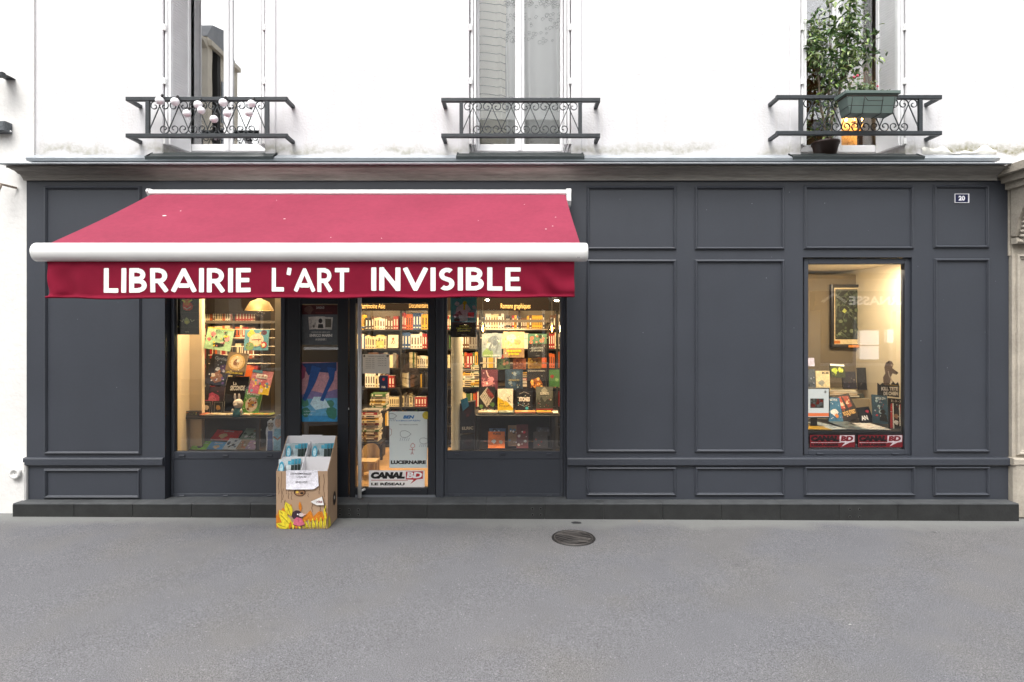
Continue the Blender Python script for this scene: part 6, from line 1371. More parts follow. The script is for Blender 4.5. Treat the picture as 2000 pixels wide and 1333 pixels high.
for (a, c, lab, bg, ops) in ((934, 972, 'cream and brown album lying flat at the left of the right window table', '#c8b49a', art(31, ['#6a3c28', '#f0e8d8', '#a8683c'], 9)), (974, 1003, 'grey-green album lying flat under the yellow book', '#7a8478', art(32, ['#d8dcd0', '#384038', '#a8b0a0'], 9)), (1006, 1046, 'orange sunset album lying flat at the middle of the right window table', '#d89858', [('r', 0, 0, 1, .25, '#a83c24'), ('b', .5, .6, .2, '#e8d0a0', 3)]), (1049, 1078, 'yellow-green album lying flat near the right end of the right window table', '#b8a83c', [('r', 0, 0, 1, .4, '#c8702c'), ('b', .6, .7, .2, '#5c7a34', 3)])):
    lying(a, c, DYY - .115, DYY + .03, zt3 + .0005, .014, lab, bg, ops)
t = lying(1080, 1091, DYY - .10, DYY + .06, zt3 + .0005, .01, 'white slab standing for the lamp spot at the right end of the right window table', '#f0ead8', [])  # plain white slab in place of the bright lamp spot on the table
for (a, d, c, e, lab, bg, ops, dy) in ((953, 846, 986, 876, 'orange comic album with grey figures on the low shelf of the right window', '#d0622c', [('t', 'FORTE', .3, .8, .75, .93, '#4a1c10', .05), ('b', .35, .4, .15, '#d8c8b8', 3), ('b', .75, .35, .13, '#b8a898', 4)], 0), (955, 832, 988, 846, 'blue comic standing behind the orange one on the low shelf', '#38506e', art(4, ['#8aa0b8', '#1c2838'], 9), .12), (992, 838, 1012, 876, 'brown comic with white and blue figures on the low shelf', '#6a5440', art(5, ['#d8d0c0', '#3a6078', '#2c1c14'], 10), .02), (1009, 833, 1032, 876, 'dark red comic with running figure on the low shelf', '#4a1c22', art(6, ['#a83040', '#181018', '#d8c8c0'], 10), 0), (1042, 846, 1070, 876, 'near-black comic with red and white dots on the low shelf', '#1c1a1e', art(7, ['#8a2c28', '#b8b0a8', '#38343c'], 9, .03, .08), 0), (1048, 832, 1075, 848, 'slate comic leaning at the back right of the low shelf', '#33363e', art(8, ['#686c78', '#1c1c22'], 8), .12)):
    s_ = .005 * (CAM_D + DYY - .08) / CAM_D; t = thing('book', lab, 'book', (X_((a + c) / 2, DYY - .08 + dy), DYY - .085 + dy, zl3 + .001 + dy * .9), None, (R(-28), 0, 0))
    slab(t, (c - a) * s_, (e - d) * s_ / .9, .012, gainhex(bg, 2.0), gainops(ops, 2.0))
# ELRIC boxes standing on the floor, blue note
for (d, e, lab) in ((785, 847, 'upper black ELRIC display box with a dark figure beside the grey column'), (848, 884, 'lower black display box under the ELRIC box beside the grey column')):
    Y = .36; t = thing('display_box', lab, 'display box', (X_(910, Y), Y + .08, Z_(e, Y))); x0_, xm, x1_ = X_(893, Y), X_(899, Y), X_(927, Y)
    m = MB(); zb1, zb2 = Z_(e, Y), Z_(d, Y); m.add([(xm, Y, zb1), (x1_, Y + .03, zb1), (x1_, Y + .16, zb1), (x0_, Y + .10, zb1), (xm, Y, zb2 - .02), (x1_, Y + .03, zb2), (x1_, Y + .16, zb2), (x0_, Y + .10, zb2 - .03)], [(0, 3, 2, 1), (4, 5, 6, 7), (0, 1, 5, 4), (1, 2, 6, 5), (2, 3, 7, 6), (3, 0, 4, 7)], mat('box_satin_black', (.018, .015, .016), .35)); m.build('carton', t)
    u = Vector((x1_ - xm, .03, 0)); pr = Print((xm, Y, zb1), u, (0, 0, zb2 - zb1 - .02), .0003, .0006)
    if e == 847: pr.ops([('b', .55, .72, .3, '#3c1616', 3), ('b', .5, .6, .14, '#5a2420', 5), ('t', 'ELRIC', .12, .12, .9, .22, '#d8ccb4', .02)]); pr.build('print', t)
    else: pr.ops([('b', .55, .6, .3, '#2c1414', 3)]); pr.build('print', t)
    sp = Print((x0_, Y + .10, zb1), Vector((xm - x0_, -.10, 0)), (0, 0, zb2 - zb1 - .03), .0003, .0006); sp.ops([('t', 'R', .3, .25, .7, .29, '#d8ccb4', .03), ('t', 'I', .45, .19, .55, .23, '#d8ccb4', .03), ('t', 'C', .3, .12, .7, .17, '#d8ccb4', .03), ('t', 'L', .3, .31, .7, .35, '#d8ccb4', .03), ('t', 'E', .3, .37, .7, .41, '#d8ccb4', .03)]); sp.build('spine_lettering', t)
m = MB(); p = W(904, 793, .33); m.add([p + Vector(v) for v in ((-.025, 0, .06), (.045, 0, .09), (.065, -.01, .0), (-.0, -.005, -.055))], [(3, 2, 1, 0)], ink('#3a86a8')); m.add([p + Vector((v[0], v[1] + .001, v[2])) for v in ((-.025, 0, .06), (.045, 0, .09), (.065, -.01, .0), (-.0, -.005, -.055))], [(0, 1, 2, 3)], ink('#3a86a8')); m.solo('sticky_note', 'tilted blue sticky note on top of the black ELRIC box', 'note')
# hanging filament bulbs and ceiling spots
GB = mat('glowing_filament', (1, .7, .3), .5, emit=(1, .66, .28), estr=16); BG = glass('bulb_glass', .03, 1.2, (1, .86, .62))
for (px, py, lab) in ((943, 642, 'left hanging filament bulb glowing at the left post of the rack'), (1078, 642, 'right hanging filament bulb glowing at the right post of the rack')):
    Y = .45; p = W(px, py, Y); t = thing('hanging_bulb', lab, 'lamp', (p.x, p.y, p.z), 'hanging filament bulbs')
    m = MB(); m.ball(p, .008, GB, 8, 8, (.9, .9, 4.5)); m.build('filament', t)
    m = MB(); m.lathe((p.x, p.y, p.z), [(.0001, -.062), (.022, -.05), (.032, -.02), (.028, .02), (.016, .05), (.013, .07)], BG, 14); m.build('glass_bulb', t)
    m = MB(); m.lathe((p.x, p.y, p.z), [(.015, .06), (.018, .07), (.018, .10), (.012, .115), (.0001, .117)], BLACKM, 12); m.build('socket', t)
    m = MB(); m.bar((p.x, p.y, p.z + .115), (p.x, p.y, CEZ), .0025, BLACKM, 5); m.build('cord', t)
    l = bpy.data.lights.new('bulb_light', 'POINT'); l.energy = 3.5; l.color = (1, .7, .38); l.shadow_soft_size = .03; o = bpy.data.objects.new('bulb_light', l); COL.objects.link(o); o.location = (p.x, p.y - .05, p.z)
SPE = mat('spot_face', (1, .85, .6), .5, emit=(1, .8, .5), estr=20)
for (px, py, Y, lab) in ((952, 586, 1.3, 'small lit ceiling spot above the left part of the right rack'), (1087, 587, 1.0, 'lit ceiling spot at the far top right of the right window')):
    p = W(px, py, Y); t = thing('ceiling_spot', lab, 'lamp', tuple(p), 'ceiling spots'); m = MB(); m.lathe(p, [(.03, 0), (.038, .02), (.03, .09), (.0001, .095)], BLACKM, 12); m.bar((p.x, p.y, p.z + .09), (p.x, p.y, CEZ), .006, BLACKM, 6); m.build('housing', t); m = MB(); m.ball((p.x, p.y - .01, p.z - .002), .027, SPE, 10, 6, (1, 1, .5)); m.build('bulb', t)

# FAR RIGHT DISPLAY WINDOW ------------------------------------------------------------
Rx0, Rx1 = X_(1540, .1), X_(1768, .1) + .22
WL = mat('ivory_wall', (.70, .61, .44), .85, var=.03, vscale=2); WD = mat('taupe_partition', (.13, .10, .06), .85, var=.05, vscale=2)
m = MB(); m.quad((Rx0 - .3, 2.0, FLZ), (Rx1 + 1.2, 2.0, FLZ), (Rx1 + 1.2, 2.0, 3), (Rx0 - .3, 2.0, 3), WL); m.quad((Rx0 - .3, .1, FLZ), (Rx0 - .3, 2, FLZ), (Rx0 - .3, 2, 3), (Rx0 - .3, .1, 3), WL)
m.quad((Rx1 - .02, .1, FLZ), (Rx1 - .02, 2, FLZ), (Rx1 - .02, 2, 3), (Rx1 - .02, .1, 3), WL); m.quad((Rx0 - .3, .1, Z_(514, .1) + .04), (Rx1, .1, Z_(514, .1) + .04), (Rx1, 2, Z_(514, .1) + .04), (Rx0 - .3, 2, Z_(514, .1) + .04), WL)
m.quad((Rx0 - .3, .1, FLZ), (Rx1, .1, FLZ), (Rx1, 2, FLZ), (Rx0 - .3, 2, FLZ), WD); m.build('display_room_walls', kind='structure')
m = MB(); m.quad((Rx0 - .3, .095, FLZ), (WX0 + .03, .095, FLZ), (WX0 + .03, .095, 3), (Rx0 - .3, .095, 3), WL); m.quad((WX1 - .03, .095, FLZ), (Rx1, .095, FLZ), (Rx1, .095, 3), (WX1 - .03, .095, 3), WL); m.build('display_room_front_wall', kind='structure')
m = MB(); m.box((Rx0 - .29, 1.25, FLZ + .001), (X_(1692, 1.25), 1.33, Z_(520, .3)), WD); m.build('partition', kind='structure')
area('display_fill_light', (X_(1680, .5), .24, Z_(519, .1)), .9, .16, 17, (1, .84, .62), (R(14), 0, 0))  # added light near the glass, brightens the front faces on the ledge
t = thing('framed_print', 'tall dark engraving in a black frame with cream mat on the taupe wall', 'picture', tuple(W(1656, 678, 1.2)))
Y = 1.20; x0_, x1_, z0_, z1_ = X_(1624, Y), X_(1688, Y), Z_(679, Y), Z_(556, Y)
m = MB(); m.ring(x0_, x1_, z0_, z1_, Y + .035, [(0, 0), (0, .035), (.012, .04), (.035, .034), (.038, .02)], mat('black_frame', (.015, .012, .01), .35)); m.build('frame', t)
m = MB(); m.box((x0_ + .03, Y + .02, z0_ + .03), (x1_ - .03, Y + .045, z1_ - .03), ink('#c8b48a')); m.build('mat_board', t)
pr = Print((x0_ + .055, Y + .02, z0_ + .095), (x1_ - x0_ - .11, 0, 0), (0, 0, z1_ - z0_ - .15), .0002, .0005); pr.rect(0, 0, 1, 1, '#20241c'); pr.scatter(60, 9, ['#343c2e', '#161a14', '#46503c', '#5a6248', '#2c3430', '#6c7458'], .05, .03, .95, .97, .03, .11)
for k in range(16): g_ = random.Random(k); x_, y_ = g_.random(), g_.random(); pr.stroke([(min(.97, max(.03, x_ + .1 * j * cos(k + j * .6))), min(.97, max(.03, y_ + .05 * j * sin(k * 2 + j * .7)))) for j in range(6)], .01, '#7a8468')
pr.poly([(.36, .62), (.47, .57), (.38, .52), (.26, .56)], '#9aa050'); pr.build('engraving', t)
pr = Print((x0_ + .045, Y + .02, z0_ + .045), (.07, 0, 0), (0, 0, .035)); pr.rect(0, 0, 1, 1, '#b86a28'); pr.build('label', t); pr = Print((x1_ - .19, Y - .006, z0_ + .0), (.12, 0, 0), (0, 0, .03)); pr.rect(0, 0, 1, 1, '#c87828'); pr.build('label', t)
# display board and its contents
TB = .30; zt4 = Z_(843, .1)
t = thing('display_table', 'black display ledge covered with comics low in the right display window', 'table', (X_(1673, .3), .35, zt4))
m = MB(); m.box((X_(1560, .1), .10, zt4 - .03), (Rx1 - .03, 1.0, zt4), BLACKM); m.build('table_top', t); m = MB(); m.box((X_(1560, .1), .12, FLZ + .002), (Rx1 - .03, .14, zt4 - .031), BLACKM); m.build('front_board', t)
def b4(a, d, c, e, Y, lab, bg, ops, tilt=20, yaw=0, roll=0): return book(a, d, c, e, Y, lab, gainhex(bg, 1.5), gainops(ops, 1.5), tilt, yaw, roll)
b4(1618, 780, 1646, 826, .63, 'blue album with white and orange figures just right of the screen', '#3f6a86', [('b', .5, .4, .3, '#e0d8c8', 3), ('b', .6, .25, .16, '#c87a3a', 4), ('t', 'ASTRE', .2, .86, .8, .95, '#e8e8e8', .02)], 22, 0, 3)
b4(1638, 776, 1682, 822, .74, 'dark album with red comic panels and fighter title, centre of the ledge', '#2e2826', [('p', [(.3, .9), (.6, .95), (.55, .45), (.35, .5)], '#a84632'), ('p', [(.65, .95), (.92, .9), (.88, .5), (.68, .46)], '#8a3c2c'), ('b', .46, .66, .12, '#d8b090', 4), ('b', .76, .66, .1, '#d8a888', 5), ('t', 'ROCK STREET', .32, .2, .9, .36, '#c8a060', .05, .2)], 28, 0, -14)
b4(1672, 772, 1700, 812, .88, 'dark green-black album leaning behind the red panel album', '#2c2f2a', art(5, ['#5a6050', '#14160f', '#8a8468'], 9), 20, 0, -10)
b4(1681, 798, 1706, 826, .62, 'black album lettered AN beside the two blue-black books', '#14181e', [('t', 'AN', .1, .15, .62, .45, '#e8e8e8', .05), ('b', .75, .7, .15, '#983040', 3)], 24, 0, -6)
b4(1704, 774, 1734, 828, .56, 'dark blue album with black helmeted figure, right part of the ledge', '#2c4454', [('n', 10, 8, ['#5a7484', '#1c2c38', '#8aa0a8'], .1, .3, .9, .9, .06, .16), ('b', .66, .42, .2, '#0e1014', 3), ('p', [(.4, .1), (.5, .34), (.85, .34), (.95, .08)], '#14181c'), ('b', .25, .28, .1, '#a83c48', 5), ('t', 'LITTLE CITY', .2, .84, .85, .92, '#c8d4d8', .01)], 14, 0, 6)
b4(1735, 780, 1762, 838, .27, 'black album with red and white striped banners at the far right of the ledge', '#1a1614', [('p', [(.06, 0), (.14, .8), (.26, .84), (.24, 0)], '#a02c2c'), ('p', [(.26, 0), (.28, .84), (.34, .84), (.36, 0)], '#d8d0c8'), ('p', [(.84, .1), (.82, .82), (.94, .84), (.96, .1)], '#a02c2c'), ('p', [(.74, .1), (.74, .8), (.81, .8), (.82, .1)], '#d8d0c8'), ('b', .52, .42, .2, '#8a6a54', 3), ('b', .5, .2, .2, '#d8d4cc', 4), ('t', '3 - 3 - 3', .15, .88, .85, .95, '#b8b0a0', .02)], 10, 0, 5)
b4(1622, 713, 1650, 738, .95, 'album with green and yellow insect mask propped on the back stack', '#28301c', [('b', .3, .5, .24, '#90a030', 3), ('b', .7, .55, .22, '#a8b038', 4), ('r', 0, .86, 1, 1, '#d8d4c4')], 18, 0, 4)
b4(1646, 727, 1673, 760, .95, 'dark comic with small scattered figures on the back stack', '#201e26', art(9, ['#484458', '#8a7a68', '#602c30'], 9, .03, .08), 12); b4(1675, 719, 1692, 762, 1.0, 'narrow black album standing at the right end of the back stack', '#171619', art(10, ['#38343c', '#605850'], 5, .03, .1), 6)
b4(1593, 725, 1620, 764, .90, 'cream fronted box set lettered ICE on the back stack', '#c8b890', [('t', 'ICE', .45, .84, .95, .96, '#3c3428', .06), ('b', .4, .4, .25, '#8a8a80', 3)], 4)
b4(1577, 722, 1592, 757, .90, 'grey-blue comic standing at the far left of the back stack', '#4a5058', art(11, ['#282c34', '#90949c'], 6), 6)
b4(1577, 700, 1590, 716, 1.0, 'pale lilac booklet at the far left behind the glass', '#a8a4b8', [], 10)
ze = Z_(778, .95)
t = thing('back_stand', 'low pale stand carrying the stacked comics behind the screen', 'stand', (X_(1640, .95), 1.0, zt4)); m = MB(); m.box((X_(1560, .9), .86, zt4 + .001), (X_(1694, .9), 1.2, ze), mat('stand_tan', (.32, .26, .17), .7)); m.build('stand_body', t)
z = ze + .0005; g_ = random.Random(3)
for i, (c_, lab) in enumerate([('#8a7a5c', 'tan album, bottom of the pile on the back stand'), ('#c8963a', 'ochre album, second in the pile on the back stand'), ('#d0c8b4', 'cream album, third in the pile on the back stand'), ('#b8ac88', 'pale album fanned on top of the pile on the back stand')]):
    t = thing('book', lab, 'book', (X_(1646, .9), .88 + .01 * i, z + .02), None, (R(-90), 0, R(g_.uniform(-14, 18)))); slab(t, .34, .24, .02, c_, art(i, ['#e8e0c8', '#6a5c40', '#a89a70'], 6) if i == 3 else []); z += .0205
for (a, c, y0_, y1_, lab, bg, ops, yw) in ((1579, 1624, .12, .52, 'yellow and black album lying flat at the left of the ledge', '#d0a428', [('p', [(.0, .4), (.5, .75), (.9, .5), (.6, 1), (0, 1)], '#2c2a26')], -6), (1622, 1656, .13, .58, 'white and blue comic lying flat left of centre on the ledge', '#b4c0c4', art(3, ['#486c84', '#e8ecec', '#2c3c48'], 10), 8), (1656, 1696, .13, .62, 'blue-grey comic with sketchy figures lying flat at the centre of the ledge', '#5c6c70', art(4, ['#28343a', '#b8c4c0', '#809494'], 14), -8), (1694, 1740, .12, .50, 'white sheet with red and blue sketches lying flat at the right of the ledge', '#dcd8d0', art(5, ['#b84a40', '#5878a0', '#f0ece4', '#c8a890'], 9, .03, .07), -4)):
    lying(a, c, y0_, y1_, zt4 + .0005, .008, lab, bg, ops, yw)
# screen
t = thing('monitor', 'black-framed monitor showing a pale page with comic picture and orange bar', 'monitor', tuple(W(1600, 820, .30)))
Y = .30; x0_, x1_, z0_, z1_ = X_(1566, Y), X_(1621, Y), Z_(817, Y), Z_(758, Y)
m = MB(); m.box((x0_, Y, z0_), (x1_, Y + .03, z1_), BLACKM, .004); m.build('housing', t); m = MB(); m.box(((x0_ + x1_) / 2 - .03, Y + .031, zt4 + .012), ((x0_ + x1_) / 2 + .03, Y + .05, z0_ + .1), BLACKM); m.box(((x0_ + x1_) / 2 - .09, Y - .02, zt4 + .001), ((x0_ + x1_) / 2 + .09, Y + .1, zt4 + .011), BLACKM); m.build('stand', t)
SCR = mat('screen_glow', (.2, .2, .2), .3, emit=(.62, .64, .60), estr=.45); SCO = mat('screen_orange', (.2, .06, .02), .3, emit=(.7, .16, .05), estr=.5)
pr = Print((x0_ + .012, Y, z0_ + .012), (x1_ - x0_ - .024, 0, 0), (0, 0, z1_ - z0_ - .024), .0003, .0006); pr.rect(0, 0, 1, 1, SCR); pr.rect(0, .02, 1, .14, SCO); pr.rect(.28, .32, .80, .66, '#6a6a68'); pr.scatter(10, 3, ['#303438', '#a83c30', '#90a0a8'], .32, .36, .76, .62, .04, .1); pr.oval(.86, .9, .04, .05, '#9a9a98'); pr.build('screen', t)
# cut-out sign with figure
t = thing('sign_cutout', 'black cut-out sign KILL TETE DE CHIEN with brown dog figure on the ivory wall', 'sign', tuple(W(1736, 775, .34)))
Y = .34; a_, c_, z0_, z1_ = X_(1714, Y), X_(1757, Y), Z_(777, Y), Z_(705, Y)
def cut(out, m, nm, Y0, Y1):
    q = MB(); n = len(out); q.add([(a_ + (c_ - a_) * x, y_, z0_ + (z1_ - z0_) * z) for y_ in (Y0, Y1) for x, z in out], [tuple(range(n)), tuple(range(n, 2 * n))[::-1]] + [(i, n + i, n + (i + 1) % n, (i + 1) % n) for i in range(n)], m); q.build(nm, t)
cut([(0, .07), (.98, 0), (1, .3), (.93, .42), (.82, .36), (.72, .44), (.6, .34), (.48, .42), (.36, .33), (.24, .4), (.12, .34), (0, .4)], BLACKM, 'sign_board', Y, Y + .006)
FG = ink('#6a5344', .7); FG2 = ink('#3a2e28', .7); FG3 = ink('#b8a898', .7)
cut([(.26, .36), (.24, .55), (.34, .66), (.30, .82), (.36, .94), (.5, 1), (.62, .98), (.7, .9), (.64, .80), (.78, .74), (.92, .68), (.84, .62), (.66, .66), (.58, .56), (.56, .42), (.44, .33)], FG, 'dog_figure', Y - .008, Y - .002)
pr = Print((a_, Y - .008, z0_), (c_ - a_, 0, 0), (0, 0, z1_ - z0_), .0003, .0004); pr.stroke([(.38, .92), (.46, .96), (.56, .93)], .08, FG2); pr.oval(.62, .88, .05, .03, FG3); pr.stroke([(.66, .42), (.5, .6), (.46, .72)], .05, FG3); pr.stroke([(.78, .7), (.9, .66)], .06, FG2); pr.build('figure_print', t)
pr = Print((a_, Y, z0_), (c_ - a_, 0, 0), (0, 0, z1_ - z0_), .0003, .0005); pr.text('KILL TETE', .17, .19, .93, .29, '#e8e4dc', .06); pr.text('DE CHIEN', .27, .06, .93, .165, '#e8e4dc', .06); pr.build('lettering', t)
pr = Print((a_, Y - .0, z0_), (c_ - a_, 0, 0), (0, 0, z1_ - z0_), .0003, .002); pr.stroke([(.4, .35), (.9, .33)], .02, '#c8a838'); pr.build('underline', t)

# ================================================================== CARDBOARD STAND ON THE PAVEMENT
cx0, cx1, cyf, cyb = -2.128, -1.664, -.424, -.142
gb = gz(-1.9) + .006 * -.3 + .002; zf, zm, zk = .527, .735, .795
t = thing('cardboard_dumpbin', 'brown cardboard display bin printed with tree bark, mole and yellow leaves standing on the pavement', 'display bin', ((cx0 + cx1) / 2, (cyf + cyb) / 2, gb))
th = .005
m = MB(); m.box((cx0, cyf, gb), (cx1, cyf + th, zf), CARD); m.build('front_panel', t)
for (xa, xb, nm) in ((cx0 + .0003, cx0 + th, 0), (cx1 - th, cx1 - .0003, 1)):
    pr_ = [(cyf + th + .0005, gb), (cyf + th + .0005, zf), (-.225, zm), (-.17, zk), (cyb, zk), (cyb, gb)]
    m = MB(); n = len(pr_); m.add([(xa, y, z) for y, z in pr_] + [(xb, y, z) for y, z in pr_], [tuple(range(n)) if nm == 0 else tuple(range(n))[::-1], tuple(range(n, 2 * n))[::-1] if nm == 0 else tuple(range(n, 2 * n))], CARD if nm == 1 else CARDW)
    # outer face brown, inner face white
    q = MB(); q.add([((xa if nm == 0 else xb), y, z) for y, z in pr_], [tuple(range(n))], CARD); q.add([((xb if nm == 0 else xa), y, z) for y, z in pr_], [tuple(range(n))], CARDW)
    q.add([(xa, y, z) for y, z in pr_] + [(xb, y, z) for y, z in pr_], [(i, (i + 1) % n, n + (i + 1) % n, n + i) for i in range(n)], CARD); q.build('side_panel', t)
m = MB(); m.box((cx0 + th + .0005, cyb - th, gb), (cx1 - th - .0005, cyb, zk + .0), CARDW); m.box((cx0 + .13, cyb - th, zk + .0005), (cx1 - .14, cyb, zk + .008), CARDW); m.build('back_panel', t)
m = MB(); xm = -1.915; m.box((cx0 + th + .001, cyf + th + .001, .38), (cx1 - th - .001, cyb - th - .001, .385), CARDW); m.box((cx0 + th + .001, -.292, .3855), (cx1 - th - .001, -.288, .628), CARDW); m.box((cx0 + th + .001, -.287, .51), (cx1 - th - .001, cyb - th - .001, .515), CARDW)
m.add([(xm, cyf + th + .001, .386), (xm, cyf + th + .001, zf - .01), (xm, -.225, zm - .02), (xm, cyb - th, zk - .05), (xm, cyb - th, .386)] + [(xm + .004, y, z) for y, z in ((cyf + th + .001, .386), (cyf + th + .001, zf - .01), (-.225, zm - .02), (cyb - th, zk - .05), (cyb - th, .386))], [(0, 1, 2, 3, 4), (9, 8, 7, 6, 5), (0, 5, 6, 1), (1, 6, 7, 2), (2, 7, 8, 3)], CARDW); m.build('divider', t)
H = zf - gb
pr = Print((cx0, cyf, gb), (cx1 - cx0, 0, 0), (0, 0, H), .0002, .0004)
DK = '#4a3020'
for k, (x, y0_, y1_) in enumerate([(.10, .99, .45), (.13, .7, .5), (.20, .99, .6), (.24, .66, .52), (.3, .64, .5), (.62, .62, .55), (.74, .99, .72), (.80, .99, .80), (.84, .92, .6), (.86, .4, .3), (.70, .5, .3), (.93, .95, .55), (.05, .9, .6), (.17, .50, .42)]):
    pr.stroke([(x + .008 * sin(j * 1.7 + k), y0_ + (y1_ - y0_) * j / 6) for j in range(7)], .008, DK)
pr.oval(.46, .635, .115, .07, DK, 18); pr.oval(.46, .632, .095, .055, '#9a7250', 18); pr.oval(.41, .64, .03, .022, '#e8c050', 8); pr.oval(.5, .62, .035, .02, '#2c1c12', 8)
def lf(x, y, L, a, c, w_=.28, vein=True):
    P = []
    for i in range(9):
        f = i / 8; P.append((x + L * f * cos(a) - L * w_ * sin(pi * f) * sin(a) * .5, y + (L * f * sin(a) + L * w_ * sin(pi * f) * cos(a) * .5) * pr.asp))
    for i in range(8, -1, -1):
        f = i / 8; P.append((x + L * f * cos(a) + L * w_ * sin(pi * f) * sin(a) * .5, y + (L * f * sin(a) - L * w_ * sin(pi * f) * cos(a) * .5) * pr.asp))
    P = [(min(.995, max(.003, p[0])), max(.003, p[1])) for p in P][:-1]
    pr.poly(P, c)
    if vein: pr.stroke([(min(.99, max(.01, x + L * f * cos(a))), max(.01, y + L * f * sin(a) * pr.asp)) for f in (.1, .5, .85)], .007, '#2c2010')
Y1, OR_ = '#dcc832', '#cc7a20'
for k in range(9): lf(.50 + .05 * k, .10 + .02 * (k % 3), .22, R(62 + 9 * (k % 4) - 10), OR_, .4, False)
for k in range(6): lf(.04 + .03 * k, .02 + .04 * k, .26, R(125 - 12 * k), OR_, .35, False)
lf(.30, .22, .30, R(112), Y1, .5); lf(.24, .14, .28, R(130), Y1, .5); lf(.34, .02, .40, R(135), Y1, .42); lf(.28, .0, .30, R(160), Y1, .45); lf(.48, .30, .2, R(95), OR_, .3, False)
for k in range(11): lf(.98 - .042 * k, .0, .26 - .008 * k, R(100 + (k % 3) * 9 - 26 + k * 3), Y1, .2, True)
for k in range(6): lf(.99 - .01 * k, .16 + .02 * k, .18, R(110 - 6 * k), Y1, .22, False)
for k in range(5): lf(.2 + .07 * k, .0, .15, R(70 + 10 * k), OR_ if k % 2 else Y1, .35, False)
# small mole figure in a pink dress
pr.oval(.415, .245, .10, .085, '#3c2a34', 16); pr.oval(.50, .25, .05, .035, '#c8b8b4', 12); pr.poly([(.52, .27), (.6, .265), (.53, .235)], '#d8b0a8'); pr.oval(.43, .26, .015, .012, '#f4f4f4', 8)
pr.poly([(.34, .08), (.36, .17), (.41, .21), (.5, .19), (.57, .08), (.46, .055)], '#c8667c'); pr.stroke([(.34, .08), (.46, .05), (.58, .08)], .012, '#3c2230'); pr.stroke([(.44, .18), (.46, .1)], .006, '#8a3c50')
# pennant
pr.poly([(.68, .48), (.91, .57), (.95, .42), (.80, .42), (.72, .455)], '#e8e4e0'); pr.stroke([(.905, .58), (.975, .31)], .012, '#3a2418'); pr.text('rite', .80, .455, .91, .505, '#7a3038', .02)
pr.build('printed_scene', t)
ps = Print((cx1, cyf, gb), (0, cyb - cyf, 0), (0, 0, .6), .0003, .0005); ps.oval(.7, .36, .17, .11, '#2a1c16', 18); ps.oval(.7, .37, .05, .03, '#d8d4cc', 8)
for k in range(5): ps.stroke([(.12 + .17 * k + .01 * sin(j * 2), .15 + .12 * k * .3 + j * .07) for j in range(5)], .012, DK)
lfx = [(.02, 0), (.30, .0), (.22, .12), (.10, .2)]; ps.poly(lfx, '#dcc832'); ps.build('printed_side', t)
# handwritten sheet folded over the lip
m = MB(); p0, p1 = X_(558, cyf) , X_(621, cyf); sx0, sx1 = cx0 + .09, cx0 + .375
def shf(u, v):
    x = sx0 + (sx1 - sx0) * u + .012 * v * (1 if u > .5 else .3); z = zf + .003 - (.162 - .03 * max(0, u - .85) / .15) * v
    return Vector((x, cyf - .004 - .012 * v * v * (1 + .5 * sin(u * 4)) - .002 * sin(u * 11 + v * 5), z))
m.sheet(shf, 14, 10, ink('#e4e2ea', .7)); m.sheet(lambda u, v: (sx0 + (sx1 - sx0) * u, cyf - .004 + .03 * v, zf + .003 + .002 * sin(pi * v)), 4, 3, ink('#e4e2ea', .7))
st = thing('handwritten_sign', 'white paper sheet with handwritten lines taped over the lip of the cardboard bin', 'sign', (sx0 + .14, cyf - .01, zf - .16)); m.build('paper', st)
for (s_, u0, u1, v0, v1) in (('LES INTEMPORELLES', .14, .80, .20, .10), ('CANAL BD', .34, .64, .36, .27), ('SERVEZ-VOUS !', .30, .68, .66, .55)):
    vs, fs = textmesh(s_, .01, .15); q = MB(); q.add([shf(u0 + (u1 - u0) * a, v0 + (v1 - v0) * c) + Vector((0, -.0015, 0)) for a, c in vs], fs, ink('#2c2a34')); q.build('handwriting', st)
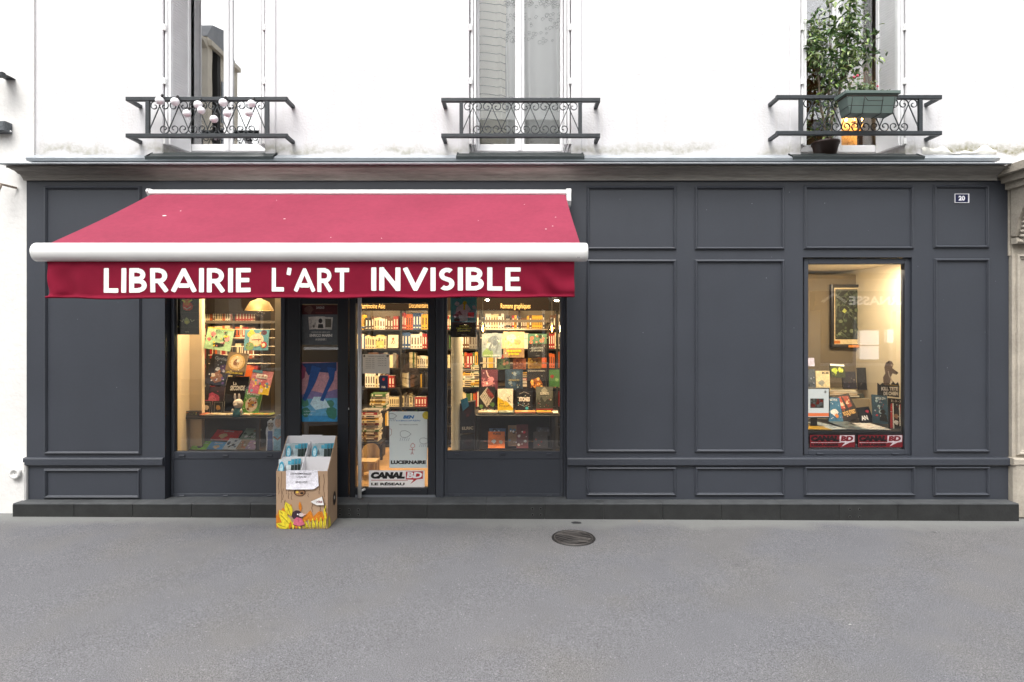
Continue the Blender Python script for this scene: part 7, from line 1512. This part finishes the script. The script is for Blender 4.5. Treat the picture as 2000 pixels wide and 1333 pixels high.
# comics in the compartments
def comic(x, y, z, w_, h, lab, pale=False, tilt=18):
    tt = thing('comic_book', lab, 'comic book', (x, y, z), 'comics in the cardboard bin', (R(-tilt), 0, 0))
    slab(tt, w_, h, .006, '#c9d2d4' if pale else '#a4b4b8', [('r', 0, .0, 1, .22, '#8a9ca0' if pale else '#4a5a58'), ('p', [(.30, .55), (.42, .8), (.55, .55)], '#6a7478'), ('n', 10, 5, ['#2c3840', '#405a50', '#e8ecec'], .3, .1, .95, .45, .03, .08), ('r', .08, .1, .9, .5, '#d6dcdc')] + [('r', .1 + .12 * k, .32 - .16 * q, .15 + .12 * k, .42 - .16 * q, '#3c4a52') for k in range(6) for q in range(2)] + [('o', .2, .66, .17, .26, '#3a9cba'), ('o', .2, .66, .11, .17, '#b8d8e0'), ('r', .60, .80, .78, .94, '#4aa0b8'), ('b', .68, .2, .16, '#2c4038', 4), ('r', .80, .0, 1, .78, '#22332f'), ('r', .80, .80, 1, 1, '#3f93ab'), ('n', 12, 8, ['#e8ecec', '#1c2426', '#8aa0a0'], .3, .08, .97, .6, .012, .035)])
for (xc, y, z, grp, pale) in ((-2.045, -.255, .514, 'back left', False), (-1.80, -.255, .514, 'back right', False), (-2.055, -.40, .386, 'front left', True)):
    for k in range(3):
        q = ['front', 'middle', 'rear'][k]
        comic(xc + .024 * k, y + .014 * k, z + .001, .145, .222 if z > .5 else .238, f'{q} copy of the street-scene comics in the {grp} compartment of the cardboard bin', pale, 10)

# small black marker scribble on the top of the plinth
pr = Print((X_(1142, -.07), -.085, PT + .0016), (.16, 0, 0), (0, .05, 0), .0002, .0004)
pr.stroke([(.02, .9), (.05, .1)], .03, '#101010'); pr.stroke([(.2, .9), (.06, .5), (.22, .1)], .03, '#101010'); pr.stroke([(.32, .1), (.36, .9), (.44, .3), (.52, .9), (.56, .1)], .03, '#101010'); pr.stroke([(.9, .9), (.72, .8), (.74, .5), (.9, .45), (.86, .1), (.7, .1)], .03, '#101010')
pr.build('marker_scribble', pl, label='black marker scribble on the plinth top')
